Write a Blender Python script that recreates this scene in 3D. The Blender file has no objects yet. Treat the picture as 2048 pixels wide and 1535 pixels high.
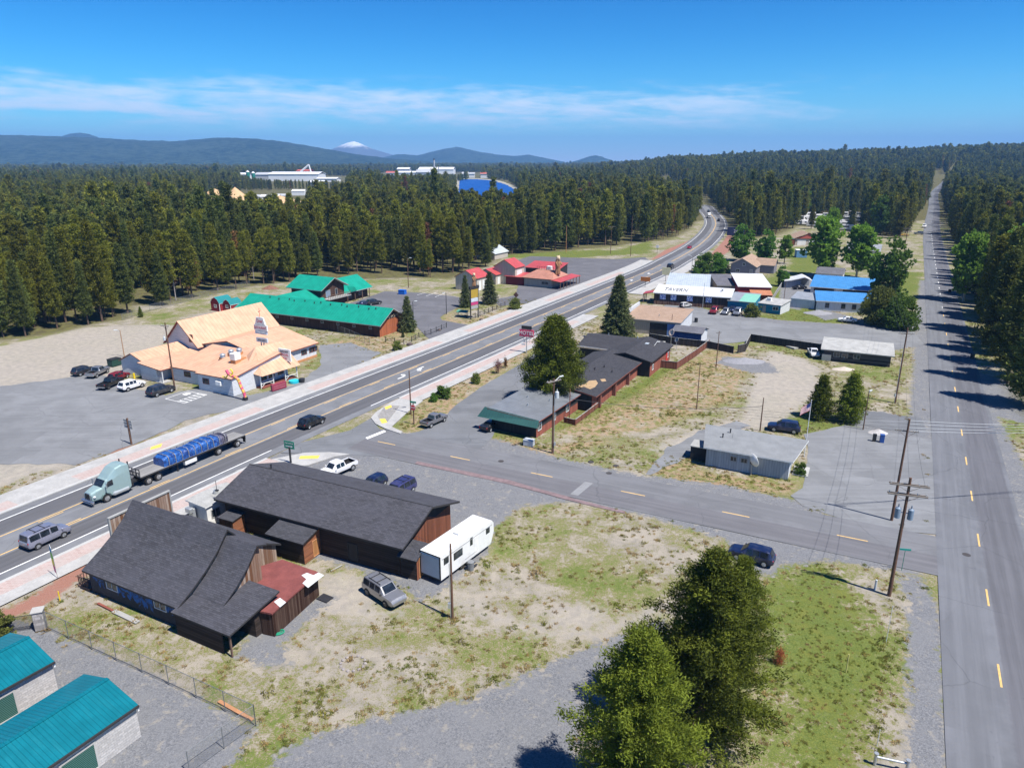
import bpy, math, random
import numpy as np
from mathutils import Vector, Matrix, noise as mnoise
R = math.radians
scene = bpy.context.scene
random.seed(7)
rng = np.random.default_rng(7)

# ------------------------------------------------------------------ camera
CAM_H = 41.0
FOC = 1419.0            # focal length in pixels of a 2048 px wide picture
TILT = R(17.5)
cam_d = bpy.data.cameras.new("camera")
cam_d.sensor_width = 36.0
cam_d.lens = FOC / 2048.0 * 36.0
cam_d.clip_start = 0.5
cam_d.clip_end = 60000.0
cam = bpy.data.objects.new("camera", cam_d)
scene.collection.objects.link(cam)
cam.location = (0, 0, CAM_H)
cam.rotation_euler = (R(90) - TILT, 0, 0)
scene.camera = cam

# ------------------------------------------------------------------ sky, sun, exposure
SUN_EL = R(61.0)
SUN_DIR = Vector((0.80, -0.60, 0)).normalized()      # horizontal direction towards the sun
world = bpy.data.worlds.new("World")
scene.world = world
world.use_nodes = True
wt = world.node_tree
for n in list(wt.nodes):
    wt.nodes.remove(n)
def wn(t, **k):
    n = wt.nodes.new(t)
    for a, b in k.items():
        setattr(n, a, b)
    return n
w_out = wn('ShaderNodeOutputWorld')
w_bg = wn('ShaderNodeBackground')
w_bg.inputs['Strength'].default_value = 0.075
sky = wn('ShaderNodeTexSky', sky_type='NISHITA', sun_disc=False)
sky.sun_elevation = SUN_EL
sky.sun_rotation = math.atan2(SUN_DIR.x, SUN_DIR.y)
sky.air_density = 1.0
sky.dust_density = 0.35
sky.ozone_density = 2.2
sky.altitude = 1300
hs = wn('ShaderNodeHueSaturation')
hs.inputs['Hue'].default_value = 0.487
hs.inputs['Saturation'].default_value = 1.32
hs.inputs['Value'].default_value = 1.0
wt.links.new(sky.outputs[0], hs.inputs['Color'])
# thin band of cirrus low above the horizon, laid out on the direction sphere
tc = wn('ShaderNodeTexCoord')
sep = wn('ShaderNodeSeparateXYZ')
wt.links.new(tc.outputs['Generated'], sep.inputs[0])
def wm(op, a, b=None, c=None):
    n = wn('ShaderNodeMath', operation=op)
    for i, v in enumerate((a, b, c)):
        if v is None:
            continue
        if isinstance(v, (int, float)):
            n.inputs[i].default_value = v
        else:
            wt.links.new(v, n.inputs[i])
    return n.outputs[0]
az = wm('ARCTAN2', sep.outputs[0], sep.outputs[1])
el = wm('ARCSINE', sep.outputs[2])
cmb = wn('ShaderNodeCombineXYZ')
wt.links.new(wm('MULTIPLY', az, 3.2), cmb.inputs[0])
wt.links.new(wm('MULTIPLY_ADD', el, 26.0, wm('MULTIPLY', az, 1.1)), cmb.inputs[1])
cn = wn('ShaderNodeTexNoise')
cn.inputs['Scale'].default_value = 1.6
cn.inputs['Detail'].default_value = 9.0
cn.inputs['Roughness'].default_value = 0.62
cn.inputs['Distortion'].default_value = 0.5
wt.links.new(cmb.outputs[0], cn.inputs['Vector'])
cmb2 = wn('ShaderNodeCombineXYZ')
wt.links.new(wm('MULTIPLY', az, 26.0), cmb2.inputs[0])
wt.links.new(wm('MULTIPLY', el, 110.0), cmb2.inputs[1])
cn2 = wn('ShaderNodeTexNoise')
cn2.inputs['Scale'].default_value = 1.0
cn2.inputs['Detail'].default_value = 6.0
wt.links.new(cmb2.outputs[0], cn2.inputs['Vector'])
# centre of the band drops slightly from left to right
ctr = wm('MULTIPLY_ADD', az, -0.006, 0.0635)
dev = wm('ABSOLUTE', wm('SUBTRACT', el, ctr))
mr = wn('ShaderNodeMapRange', interpolation_type='SMOOTHSTEP')
mr.inputs['From Min'].default_value = 0.042
mr.inputs['From Max'].default_value = 0.008
wt.links.new(dev, mr.inputs['Value'])
mr2 = wn('ShaderNodeMapRange', interpolation_type='SMOOTHSTEP')   # fades out to the right
mr2.inputs['From Min'].default_value = 0.62
mr2.inputs['From Max'].default_value = 0.12
wt.links.new(az, mr2.inputs['Value'])
nsum = wm('MULTIPLY_ADD', wm('ADD', wm('MULTIPLY', cn.outputs['Fac'], 0.7), wm('MULTIPLY', cn2.outputs['Fac'], 0.3)), 1.9, -.45)
band = wm('MULTIPLY', mr.outputs[0], mr2.outputs[0])
cl = wn('ShaderNodeMapRange', interpolation_type='SMOOTHSTEP')
cl.inputs['From Min'].default_value = 0.54
cl.inputs['From Max'].default_value = 1.10
wt.links.new(wm('ADD', nsum, wm('MULTIPLY', band, 0.36)), cl.inputs['Value'])
cfac = wm('MULTIPLY', wm('MULTIPLY', cl.outputs[0], wm('POWER', band, .5)), 0.92)
cmix = wn('ShaderNodeMix', data_type='RGBA')
wt.links.new(cfac, cmix.inputs['Factor'])
gm = wn('ShaderNodeGamma'); gm.inputs['Gamma'].default_value = 1.55      # deep polarised mountain blue
gs = wn('ShaderNodeMix', data_type='RGBA', blend_type='MULTIPLY'); gs.inputs['Factor'].default_value = 1.0; gs.inputs['B'].default_value = (.03, .31, .40, 1)
wt.links.new(hs.outputs[0], gm.inputs['Color']); wt.links.new(gm.outputs[0], gs.inputs['A'])
hzm = wn('ShaderNodeMix', data_type='RGBA'); hzm.inputs['B'].default_value = (6.6, 7.8, 8.6, 1)     # paler towards the horizon
wt.links.new(wm('POWER', wm('SUBTRACT', 1.0, wm('MAXIMUM', el, 0.0)), 24.0), hzm.inputs['Factor']); wt.links.new(gs.outputs['Result'], hzm.inputs['A'])
wt.links.new(hzm.outputs['Result'], cmix.inputs['A'])
cmix.inputs['B'].default_value = (6.8, 7.9, 9.0, 1)
wt.links.new(cmix.outputs['Result'], w_bg.inputs['Color'])
wt.links.new(w_bg.outputs[0], w_out.inputs['Surface'])

sun_d = bpy.data.lights.new("sun", 'SUN')
sun_d.energy = 4.2
sun_d.angle = R(0.5)
sun_d.color = (1.0, 0.955, 0.88)
sun = bpy.data.objects.new("sun", sun_d)
scene.collection.objects.link(sun)
sd = Vector((SUN_DIR.x * math.cos(SUN_EL), SUN_DIR.y * math.cos(SUN_EL), math.sin(SUN_EL)))
sun.rotation_euler = sd.to_track_quat('Z', 'Y').to_euler()
sun.location = (60, -60, 120)

scene.view_settings.view_transform = 'Standard'
scene.view_settings.look = 'None'
scene.view_settings.exposure = 0.9
scene.view_settings.gamma = 1.0
scene.cycles.max_bounces = 5
scene.cycles.diffuse_bounces = 2
scene.cycles.glossy_bounces = 2
scene.cycles.transmission_bounces = 2
scene.cycles.volume_bounces = 0
scene.cycles.transparent_max_bounces = 6
scene.cycles.use_denoising = True
scene.cycles.caustics_reflective = False
scene.cycles.caustics_refractive = False

# ------------------------------------------------------------------ surveying helpers
_S, _C = math.sin(TILT), math.cos(TILT)
def G(x, y, z=0.0):
    """where the sight line of photo pixel (x, y) meets height z: used to survey the real ground plan"""
    r = (x - 1024) / FOC; d = (y - 767.5) / FOC
    t = (CAM_H - z) / (_S + d * _C)
    return Vector((r * t, (_C - d * _S) * t))
def HT(b, t):
    """height of something standing on ground point b whose top shows at t"""
    Y = G(*b).y
    d = (t[1] - 767.5) / FOC
    return CAM_H - (_S + d * _C) * Y / (_C - d * _S)
def XZ(x, y, Y):
    r = (x - 1024) / FOC; d = (y - 767.5) / FOC
    t = Y / (_C - d * _S)
    return Vector((r * t, Y, CAM_H - (_S + d * _C) * t))
def PX(X, Y, Z):
    z = CAM_H - Z
    zc = Y * _C + z * _S
    return (1024 + X / zc * FOC, 767.5 + (-Y * _S + z * _C) / zc * FOC)

# ------------------------------------------------------------------ object helpers
COL = scene.collection
def tag(o, label=None, cat=None, group=None, kind=None):
    if label: o['label'] = label
    if cat: o['category'] = cat
    if group: o['group'] = group
    if kind: o['kind'] = kind
    return o
def thing(name, label, cat, loc=(0, 0, 0), rz=0.0, group=None):
    o = bpy.data.objects.new(name, None)
    o.empty_display_size = 0.3
    COL.objects.link(o)
    o.location = loc if len(loc) == 3 else (loc[0], loc[1], 0)
    o.rotation_euler = (0, 0, rz)
    return tag(o, label, cat, group)
_kids = {}
def link_child(o, parent):
    o.parent = parent
    _kids.setdefault(parent.name, []).append(o)
def copy_tree(o, parent=None):
    c = o.copy(); COL.objects.link(c)
    if parent is not None:
        link_child(c, parent)
    for ch in list(_kids.get(o.name, [])):
        copy_tree(ch, c)
    return c

class MB:
    """collects faces (in metres) and links them as one mesh with a metre-scaled UV map"""
    def __init__(s):
        s.v = []; s.f = []; s.m = []; s.sm = []
    def add(s, vs, fs, m=0, smooth=False):
        o = len(s.v)
        s.v.extend([tuple(v) for v in vs])
        for f in fs:
            s.f.append([i + o for i in f]); s.m.append(m); s.sm.append(smooth)
        return s
    def quad(s, a, b, c, d, m=0):
        return s.add([a, b, c, d], [(0, 1, 2, 3)], m)
    def box(s, cx, cy, cz, sx, sy, sz, m=0, rz=0.0, bev=0.0):
        """centre in x, y; cz is the bottom"""
        c, sn = math.cos(rz), math.sin(rz)
        vs = []
        def P(x, y, z): return (cx + x * c - y * sn, cy + x * sn + y * c, cz + z)
        hx, hy = sx / 2, sy / 2
        if bev <= 0:
            for z in (0, sz):
                for x, y in ((-hx, -hy), (hx, -hy), (hx, hy), (-hx, hy)):
                    vs.append(P(x, y, z))
            return s.add(vs, [(3, 2, 1, 0), (4, 5, 6, 7), (0, 1, 5, 4), (1, 2, 6, 5), (2, 3, 7, 6), (3, 0, 4, 7)], m)
        b = min(bev, hx * .9, hy * .9, sz * .45)
        rings = []
        for z, i in ((0, b), (b, 0), (sz - b, 0), (sz, b)):
            ring = []
            for x, y in ((-hx + b, -hy + i), (hx - b, -hy + i), (hx - i, -hy + b), (hx - i, hy - b), (hx - b, hy - i), (-hx + b, hy - i), (-hx + i, hy - b), (-hx + i, -hy + b)):
                ring.append(len(vs)); vs.append(P(x, y, z))
            rings.append(ring)
        fs = [tuple(reversed(rings[0])), tuple(rings[3])]
        for a, bb in zip(rings, rings[1:]):
            for k in range(8):
                fs.append((a[k], a[(k + 1) % 8], bb[(k + 1) % 8], bb[k]))
        return s.add(vs, fs, m)
    def cyl(s, p0, p1, r0, r1=None, n=10, m=0, cap=True, smooth=True):
        r1 = r0 if r1 is None else r1
        p0 = Vector(p0); p1 = Vector(p1)
        d = p1 - p0
        if d.length < 1e-6: return s
        d.normalize()
        a = d.orthogonal().normalized(); b = d.cross(a)
        vs = []
        for p, r in ((p0, r0), (p1, r1)):
            for k in range(n):
                t = 2 * math.pi * k / n
                vs.append(p + (a * math.cos(t) + b * math.sin(t)) * r)
        s.add(vs, [(k, (k + 1) % n, n + (k + 1) % n, n + k) for k in range(n)], m, smooth)
        if cap:
            s.add(vs, [tuple(range(n))[::-1], tuple(range(n, 2 * n))], m)
        return s
    def tube(s, pts, r, n=6, m=0):
        for a, b in zip(pts, pts[1:]):
            s.cyl(a, b, r, r, n, m)
        return s
    def prism(s, poly, z0, z1, m=0, mtop=None):
        n = len(poly)
        ar = sum(poly[i][0] * poly[(i + 1) % n][1] - poly[(i + 1) % n][0] * poly[i][1] for i in range(n))
        if ar < 0: poly = list(reversed(poly))
        vs = [(p[0], p[1], z0) for p in poly] + [(p[0], p[1], z1) for p in poly]
        s.add(vs, [(k, (k + 1) % n, n + (k + 1) % n, n + k) for k in range(n)], m)
        s.add(vs, [tuple(range(n, 2 * n))], m if mtop is None else mtop)
        return s
    def lathe(s, prof, c=(0, 0, 0), n=14, m=0, squash=1.0):
        vs = []
        for r, z in prof:
            for k in range(n):
                t = 2 * math.pi * k / n
                vs.append((c[0] + r * math.cos(t), c[1] + r * squash * math.sin(t), c[2] + z))
        fs = []
        for i in range(len(prof) - 1):
            for k in range(n):
                fs.append((i * n + k, i * n + (k + 1) % n, (i + 1) * n + (k + 1) % n, (i + 1) * n + k))
        return s.add(vs, fs, m, True)
    def build(s, name, mats, parent=None, uv=True):
        me = bpy.data.meshes.new(name)
        me.from_pydata(s.v, [], s.f)
        if not isinstance(mats, (list, tuple)): mats = [mats]
        for m in mats: me.materials.append(m)
        me.polygons.foreach_set('material_index', s.m)
        me.polygons.foreach_set('use_smooth', s.sm)
        if uv:
            ul = me.uv_layers.new(name='UVMap')
            uvs = np.zeros((len(me.loops), 2), dtype=np.float32)
            Z = Vector((0, 0, 1))
            for p in me.polygons:
                nn = p.normal
                if abs(nn.z) > 0.9995 or nn.length < .5: t = Vector((1, 0, 0))
                else: t = Z.cross(nn).normalized()
                b = nn.cross(t)
                for li in p.loop_indices:
                    co = me.vertices[me.loops[li].vertex_index].co
                    uvs[li] = (co.dot(t), co.dot(b))
            ul.data.foreach_set('uv', uvs.ravel())
        me.update()
        o = bpy.data.objects.new(name, me)
        COL.objects.link(o)
        if parent is not None: link_child(o, parent)
        return o

# ------------------------------------------------------------------ materials
class NT:
    def __init__(s, name):
        s.mat = bpy.data.materials.new(name)
        s.mat.use_nodes = True
        s.t = s.mat.node_tree
        s.bsdf = s.t.nodes['Principled BSDF']
        s.out = s.t.nodes['Material Output']
        s.tc = None
    def n(s, typ, **k):
        nd = s.t.nodes.new(typ)
        for a, b in k.items(): setattr(nd, a, b)
        return nd
    def l(s, a, b): s.t.links.new(a, b)
    def co(s, which='Object'):
        if s.tc is None: s.tc = s.n('ShaderNodeTexCoord')
        return s.tc.outputs[which]
    def math(s, op, a, b=None, c=None, clamp=False):
        nd = s.n('ShaderNodeMath', operation=op); nd.use_clamp = clamp
        for i, v in enumerate((a, b, c)):
            if v is None: continue
            if isinstance(v, (int, float)): nd.inputs[i].default_value = v
            else: s.l(v, nd.inputs[i])
        return nd.outputs[0]
    def noise(s, scale, detail=4, rough=0.55, co='Object', dist=0.0, vec=None):
        nd = s.n('ShaderNodeTexNoise')
        nd.inputs['Scale'].default_value = scale; nd.inputs['Detail'].default_value = detail
        nd.inputs['Roughness'].default_value = rough; nd.inputs['Distortion'].default_value = dist
        s.l(vec if vec is not None else s.co(co), nd.inputs['Vector'])
        return nd.outputs['Fac']
    def map(s, v, a, b, c=0.0, d=1.0, smooth=True):
        nd = s.n('ShaderNodeMapRange', interpolation_type='SMOOTHSTEP' if smooth else 'LINEAR')
        nd.inputs['From Min'].default_value = a; nd.inputs['From Max'].default_value = b
        nd.inputs['To Min'].default_value = c; nd.inputs['To Max'].default_value = d
        s.l(v, nd.inputs['Value'])
        return nd.outputs[0]
    def mix(s, f, a, b, mode='MIX'):
        nd = s.n('ShaderNodeMix', data_type='RGBA', blend_type=mode)
        for inp, v in (('Factor', f), ('A', a), ('B', b)):
            if isinstance(v, (int, float)): nd.inputs[inp].default_value = v
            elif isinstance(v, tuple): nd.inputs[inp].default_value = (*v[:3], 1)
            else: s.l(v, nd.inputs[inp])
        return nd.outputs['Result']
    def scalec(s, vec, sx, sy, sz=1.0):
        nd = s.n('ShaderNodeMapping')
        nd.inputs['Scale'].default_value = (sx, sy, sz)
        s.l(vec, nd.inputs['Vector'])
        return nd.outputs[0]
    def fin(s, col, rough=0.85, bump=None, bstr=0.3, bdist=0.05, metal=0.0, spec=0.3):
        if isinstance(col, tuple): s.bsdf.inputs['Base Color'].default_value = (*col[:3], 1)
        else: s.l(col, s.bsdf.inputs['Base Color'])
        if isinstance(rough, (int, float)): s.bsdf.inputs['Roughness'].default_value = rough
        else: s.l(rough, s.bsdf.inputs['Roughness'])
        s.bsdf.inputs['Metallic'].default_value = metal
        s.bsdf.inputs['Specular IOR Level'].default_value = spec
        if bump is not None:
            b = s.n('ShaderNodeBump')
            b.inputs['Strength'].default_value = bstr; b.inputs['Distance'].default_value = bdist
            s.l(bump, b.inputs['Height']); s.l(b.outputs[0], s.bsdf.inputs['Normal'])
        return s.mat
def sc3(c, k): return tuple(min(1.0, x * k) for x in c)
_mc = {}
def plain(name, c, rough=0.7, var=0.12, scale=1.5, metal=0.0, spec=0.3):
    """flat colour with gentle two-scale wear"""
    if name in _mc: return _mc[name]
    t = NT(name)
    f = t.math('ADD', t.math('MULTIPLY', t.noise(scale, 5), .6), t.math('MULTIPLY', t.noise(scale * 9, 3), .4))
    col = t.mix(t.map(f, .3, .7), sc3(c, 1 - var), sc3(c, 1 + var))
    _mc[name] = t.fin(col, rough, metal=metal, spec=spec)
    return _mc[name]
def paint(name, c, rough=0.28, metal=0.35):
    if name in _mc: return _mc[name]
    t = NT(name)
    dust = t.map(t.noise(1.3, 4), .45, .8, 0, .22)
    col = t.mix(dust, c, (.30, .28, .25))
    m = t.fin(col, t.map(t.noise(4, 3), .3, .7, rough, rough + .12), metal=metal, spec=.5)
    t.bsdf.inputs['Coat Weight'].default_value = 0.5
    t.bsdf.inputs['Coat Roughness'].default_value = 0.08
    _mc[name] = m
    return m
def shingle(name, c, var=.35, row=.24, wid=.9, tint=None):
    t = NT(name)
    b = t.n('ShaderNodeTexBrick')
    b.offset = .5; b.inputs['Scale'].default_value = 1.0
    b.inputs['Brick Width'].default_value = wid; b.inputs['Row Height'].default_value = row
    b.inputs['Mortar Size'].default_value = .022; b.inputs['Mortar Smooth'].default_value = .4
    b.inputs['Color1'].default_value = (*sc3(c, 1 - var), 1); b.inputs['Color2'].default_value = (*sc3(c, 1 + var), 1)
    b.inputs['Mortar'].default_value = (*sc3(c, .45), 1)
    t.l(t.co('UV'), b.inputs['Vector'])
    big = t.map(t.noise(.35, 5, .6), .35, .7)
    col = t.mix(t.math('MULTIPLY', big, .4), b.outputs['Color'], tint or sc3(c, 1.5))
    grit = t.noise(14, 3, .7)
    col = t.mix(t.map(grit, .35, .7, 0, .45), col, sc3(c, .7))
    return t.fin(col, .95, grit, .35, .02)
def ribbed(name, c, pitch=.3, wear=None, wearamt=.0, rough=.4, metal=.2, patch=None):
    """standing-seam / ribbed sheet: ribs run up the slope"""
    t = NT(name)
    sp = t.n('ShaderNodeSeparateXYZ'); t.l(t.co('UV'), sp.inputs[0])
    u = t.math('FRACT', t.math('DIVIDE', sp.outputs[0], pitch))
    rib = t.map(t.math('ABSOLUTE', t.math('SUBTRACT', u, .5)), .38, .48)
    f = t.map(t.noise(.6, 5, .6), .3, .7)
    col = t.mix(f, sc3(c, .88), sc3(c, 1.1))
    st = t.noise(1.0, 4, .6, vec=t.scalec(t.co('UV'), 2.5, .25))
    if wear: col = t.mix(t.map(st, .5, .75, 0, wearamt), col, wear)
    col = t.mix(t.math('MULTIPLY', rib, .45), col, sc3(c, .5))
    return t.fin(col, rough, rib, .5, .03, metal=metal, spec=.4)
def boards(name, c, width=.2, vertical=True, var=.4, gap=.12, c2=None, rough=.9):
    """planks; vertical ones stand side by side along U, horizontal ones stack along V"""
    t = NT(name)
    sp = t.n('ShaderNodeSeparateXYZ'); t.l(t.co('UV'), sp.inputs[0])
    w = sp.outputs[0 if vertical else 1]
    q = t.math('DIVIDE', w, width)
    cell = t.math('FLOOR', q)
    fr = t.math('FRACT', q)
    wn_ = t.n('ShaderNodeTexWhiteNoise', noise_dimensions='1D'); t.l(cell, wn_.inputs['W'])
    col = t.mix(wn_.outputs['Value'], sc3(c, 1 - var), c2 or sc3(c, 1 + var))
    grain = t.noise(1.0, 5, .65, vec=t.scalec(t.co('UV'), *( (9, .7) if vertical else (.7, 9))))
    col = t.mix(t.map(grain, .35, .7, 0, .55), col, sc3(c, .6))
    edge = t.map(t.math('ABSOLUTE', t.math('SUBTRACT', fr, .5)), .5 - gap, .5)
    col = t.mix(t.math('MULTIPLY', edge, .7), col, sc3(c, .25))
    return t.fin(col, rough, t.math('SUBTRACT', 1.0, edge), .5, .02)
def blocks(name, c, w=.42, h=.21, var=.14):
    t = NT(name)
    b = t.n('ShaderNodeTexBrick'); b.inputs['Scale'].default_value = 1
    b.inputs['Brick Width'].default_value = w; b.inputs['Row Height'].default_value = h
    b.inputs['Mortar Size'].default_value = .012
    b.inputs['Color1'].default_value = (*sc3(c, 1 - var), 1); b.inputs['Color2'].default_value = (*sc3(c, 1 + var), 1)
    b.inputs['Mortar'].default_value = (*sc3(c, .62), 1)
    t.l(t.co('UV'), b.inputs['Vector'])
    nz = t.noise(7, 5, .7)
    col = t.mix(t.map(nz, .35, .75, 0, .35), b.outputs['Color'], sc3(c, .6))
    return t.fin(col, .95, nz, .6, .05)
# ------------------------------------------------------------------ terrain
def sstep(a, b, x):
    t = np.clip((x - a) / (b - a), 0, 1)
    return t * t * (3 - 2 * t)
def hill_h(X, Y):
    X = np.asarray(X, float); Y = np.asarray(Y, float)
    q = X / np.maximum(Y, 1.0)
    A = np.interp(q, [0.06, .15, .21, .36, .50, .76, 1.2], [0, 10, 27, 37, 44, 60, 66])
    return A * sstep(820, 1900, Y) * (1 - .6 * sstep(4000, 7000, Y))
def hz(x, y): return float(hill_h(x, y))

# centre line of the highway, surveyed along its painted lines
_o = G(489, 897); _a = R(64.6)
_u = Vector((math.cos(_a), math.sin(_a))); _n = Vector((-_u.y, _u.x))
hw_pts = [_o + _u * s + _n * c for s, c in ((-70, 5.6), (-50, 4.6), (-32, 3.6), (-20, 3.1), (9.5, 1.7), (37, -.1), (64.5, -2.05), (100, -4.2), (150, -6.9))]
hw_pts += [G(*p) for p in ((1309, 541), (1343, 523), (1371, 507.5), (1395, 492.5), (1409, 481), (1420, 470), (1428, 458), (1431.5, 447), (1428, 436), (1418, 424), (1405, 412))]
hw_pts += [Vector((166, 705)), Vector((148, 722))]
def spline(pts, step):
    out = []
    P = [pts[0] * 2 - pts[1]] + list(pts) + [pts[-1] * 2 - pts[-2]]
    for i in range(1, len(P) - 2):
        p0, p1, p2, p3 = P[i - 1:i + 3]
        n = max(2, int((p2 - p1).length / step))
        for k in range(n):
            t = k / n
            out.append(.5 * ((2 * p1) + (p2 - p0) * t + (2 * p0 - 5 * p1 + 4 * p2 - p3) * t * t + (3 * p1 - p0 - 3 * p2 + p3) * t ** 3))
    out.append(pts[-1])
    return out
HW = spline(hw_pts, 5.0)
st_dir = (G(1750, 1083) - G(775, 885)).normalized()
ST = [G(775, 885) - st_dir * 4 + st_dir * (t * 4.0) for t in range(0, 22)]
rr_dir = Vector((math.cos(R(61.3)), math.sin(R(61.3))))
_r0 = G(1975, 1195)
RR = [_r0 + rr_dir * s for s in range(-70, 300, 10)]
RR += spline([_r0 + rr_dir * 300, G(1864, 480), G(1863, 448), G(1867, 417), G(1869, 388), Vector((665, 1130)), Vector((900, 1500))], 18)
def frame_at(P, i):
    a = P[max(0, i - 1)]; b = P[min(len(P) - 1, i + 1)]
    d = (b - a).normalized()
    return d, Vector((-d.y, d.x))
def arc(P):
    s = [0.0]
    for a, b in zip(P, P[1:]): s.append(s[-1] + (b - a).length)
    return s
HWs, STs, RRs = arc(HW), arc(ST), arc(RR)
def near_s(P, S, pt):
    k = min(range(len(P)), key=lambda i: (P[i] - pt).length)
    d, n = frame_at(P, k)
    return S[k] + (pt - P[k]).dot(d), (pt - P[k]).dot(n)
def at_s(P, S, s, off=0.0):
    k = max(0, min(len(P) - 2, next((i for i in range(len(S) - 1) if S[i + 1] >= s), len(P) - 2)))
    t = (s - S[k]) / (S[k + 1] - S[k])
    p = P[k].lerp(P[k + 1], t)
    d0, n0 = frame_at(P, k); d1, n1 = frame_at(P, k + 1)
    n = n0.lerp(n1, t).normalized()
    return p + n * off
def strip_mb(mb, P, S, o0, o1, z, m=0, s0=None, s1=None, step=5.0, uvs=None):
    s0 = S[0] if s0 is None else s0; s1 = S[-1] if s1 is None else s1
    n = max(1, int((s1 - s0) / step))
    base = len(mb.v)
    for k in range(n + 1):
        s = s0 + (s1 - s0) * k / n
        for o in (o0, o1):
            p = at_s(P, S, s, o)
            mb.v.append((p.x, p.y, z + hz(p.x, p.y) + max(0, min(.7, (p.y - 600) * .003))))
            if uvs is not None: uvs.append((s, o))
    for k in range(n):
        a = base + 2 * k
        mb.f.append([a, a + 2, a + 3, a + 1] if o1 > o0 else [a + 1, a + 3, a + 2, a]); mb.m.append(m); mb.sm.append(False)
def strip(name, P, S, o0, o1, z, mat, s0=None, s1=None, step=5.0):
    mb = MB(); uvs = []
    strip_mb(mb, P, S, o0, o1, z, 0, s0, s1, step, uvs)
    o = mb.build(name, mat, uv=False)
    ul = o.data.uv_layers.new(name='UVMap')
    arr = np.array([uvs[l.vertex_index] for l in o.data.loops], np.float32)
    ul.data.foreach_set('uv', arr.ravel())
    return tag(o, kind='structure')

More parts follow.
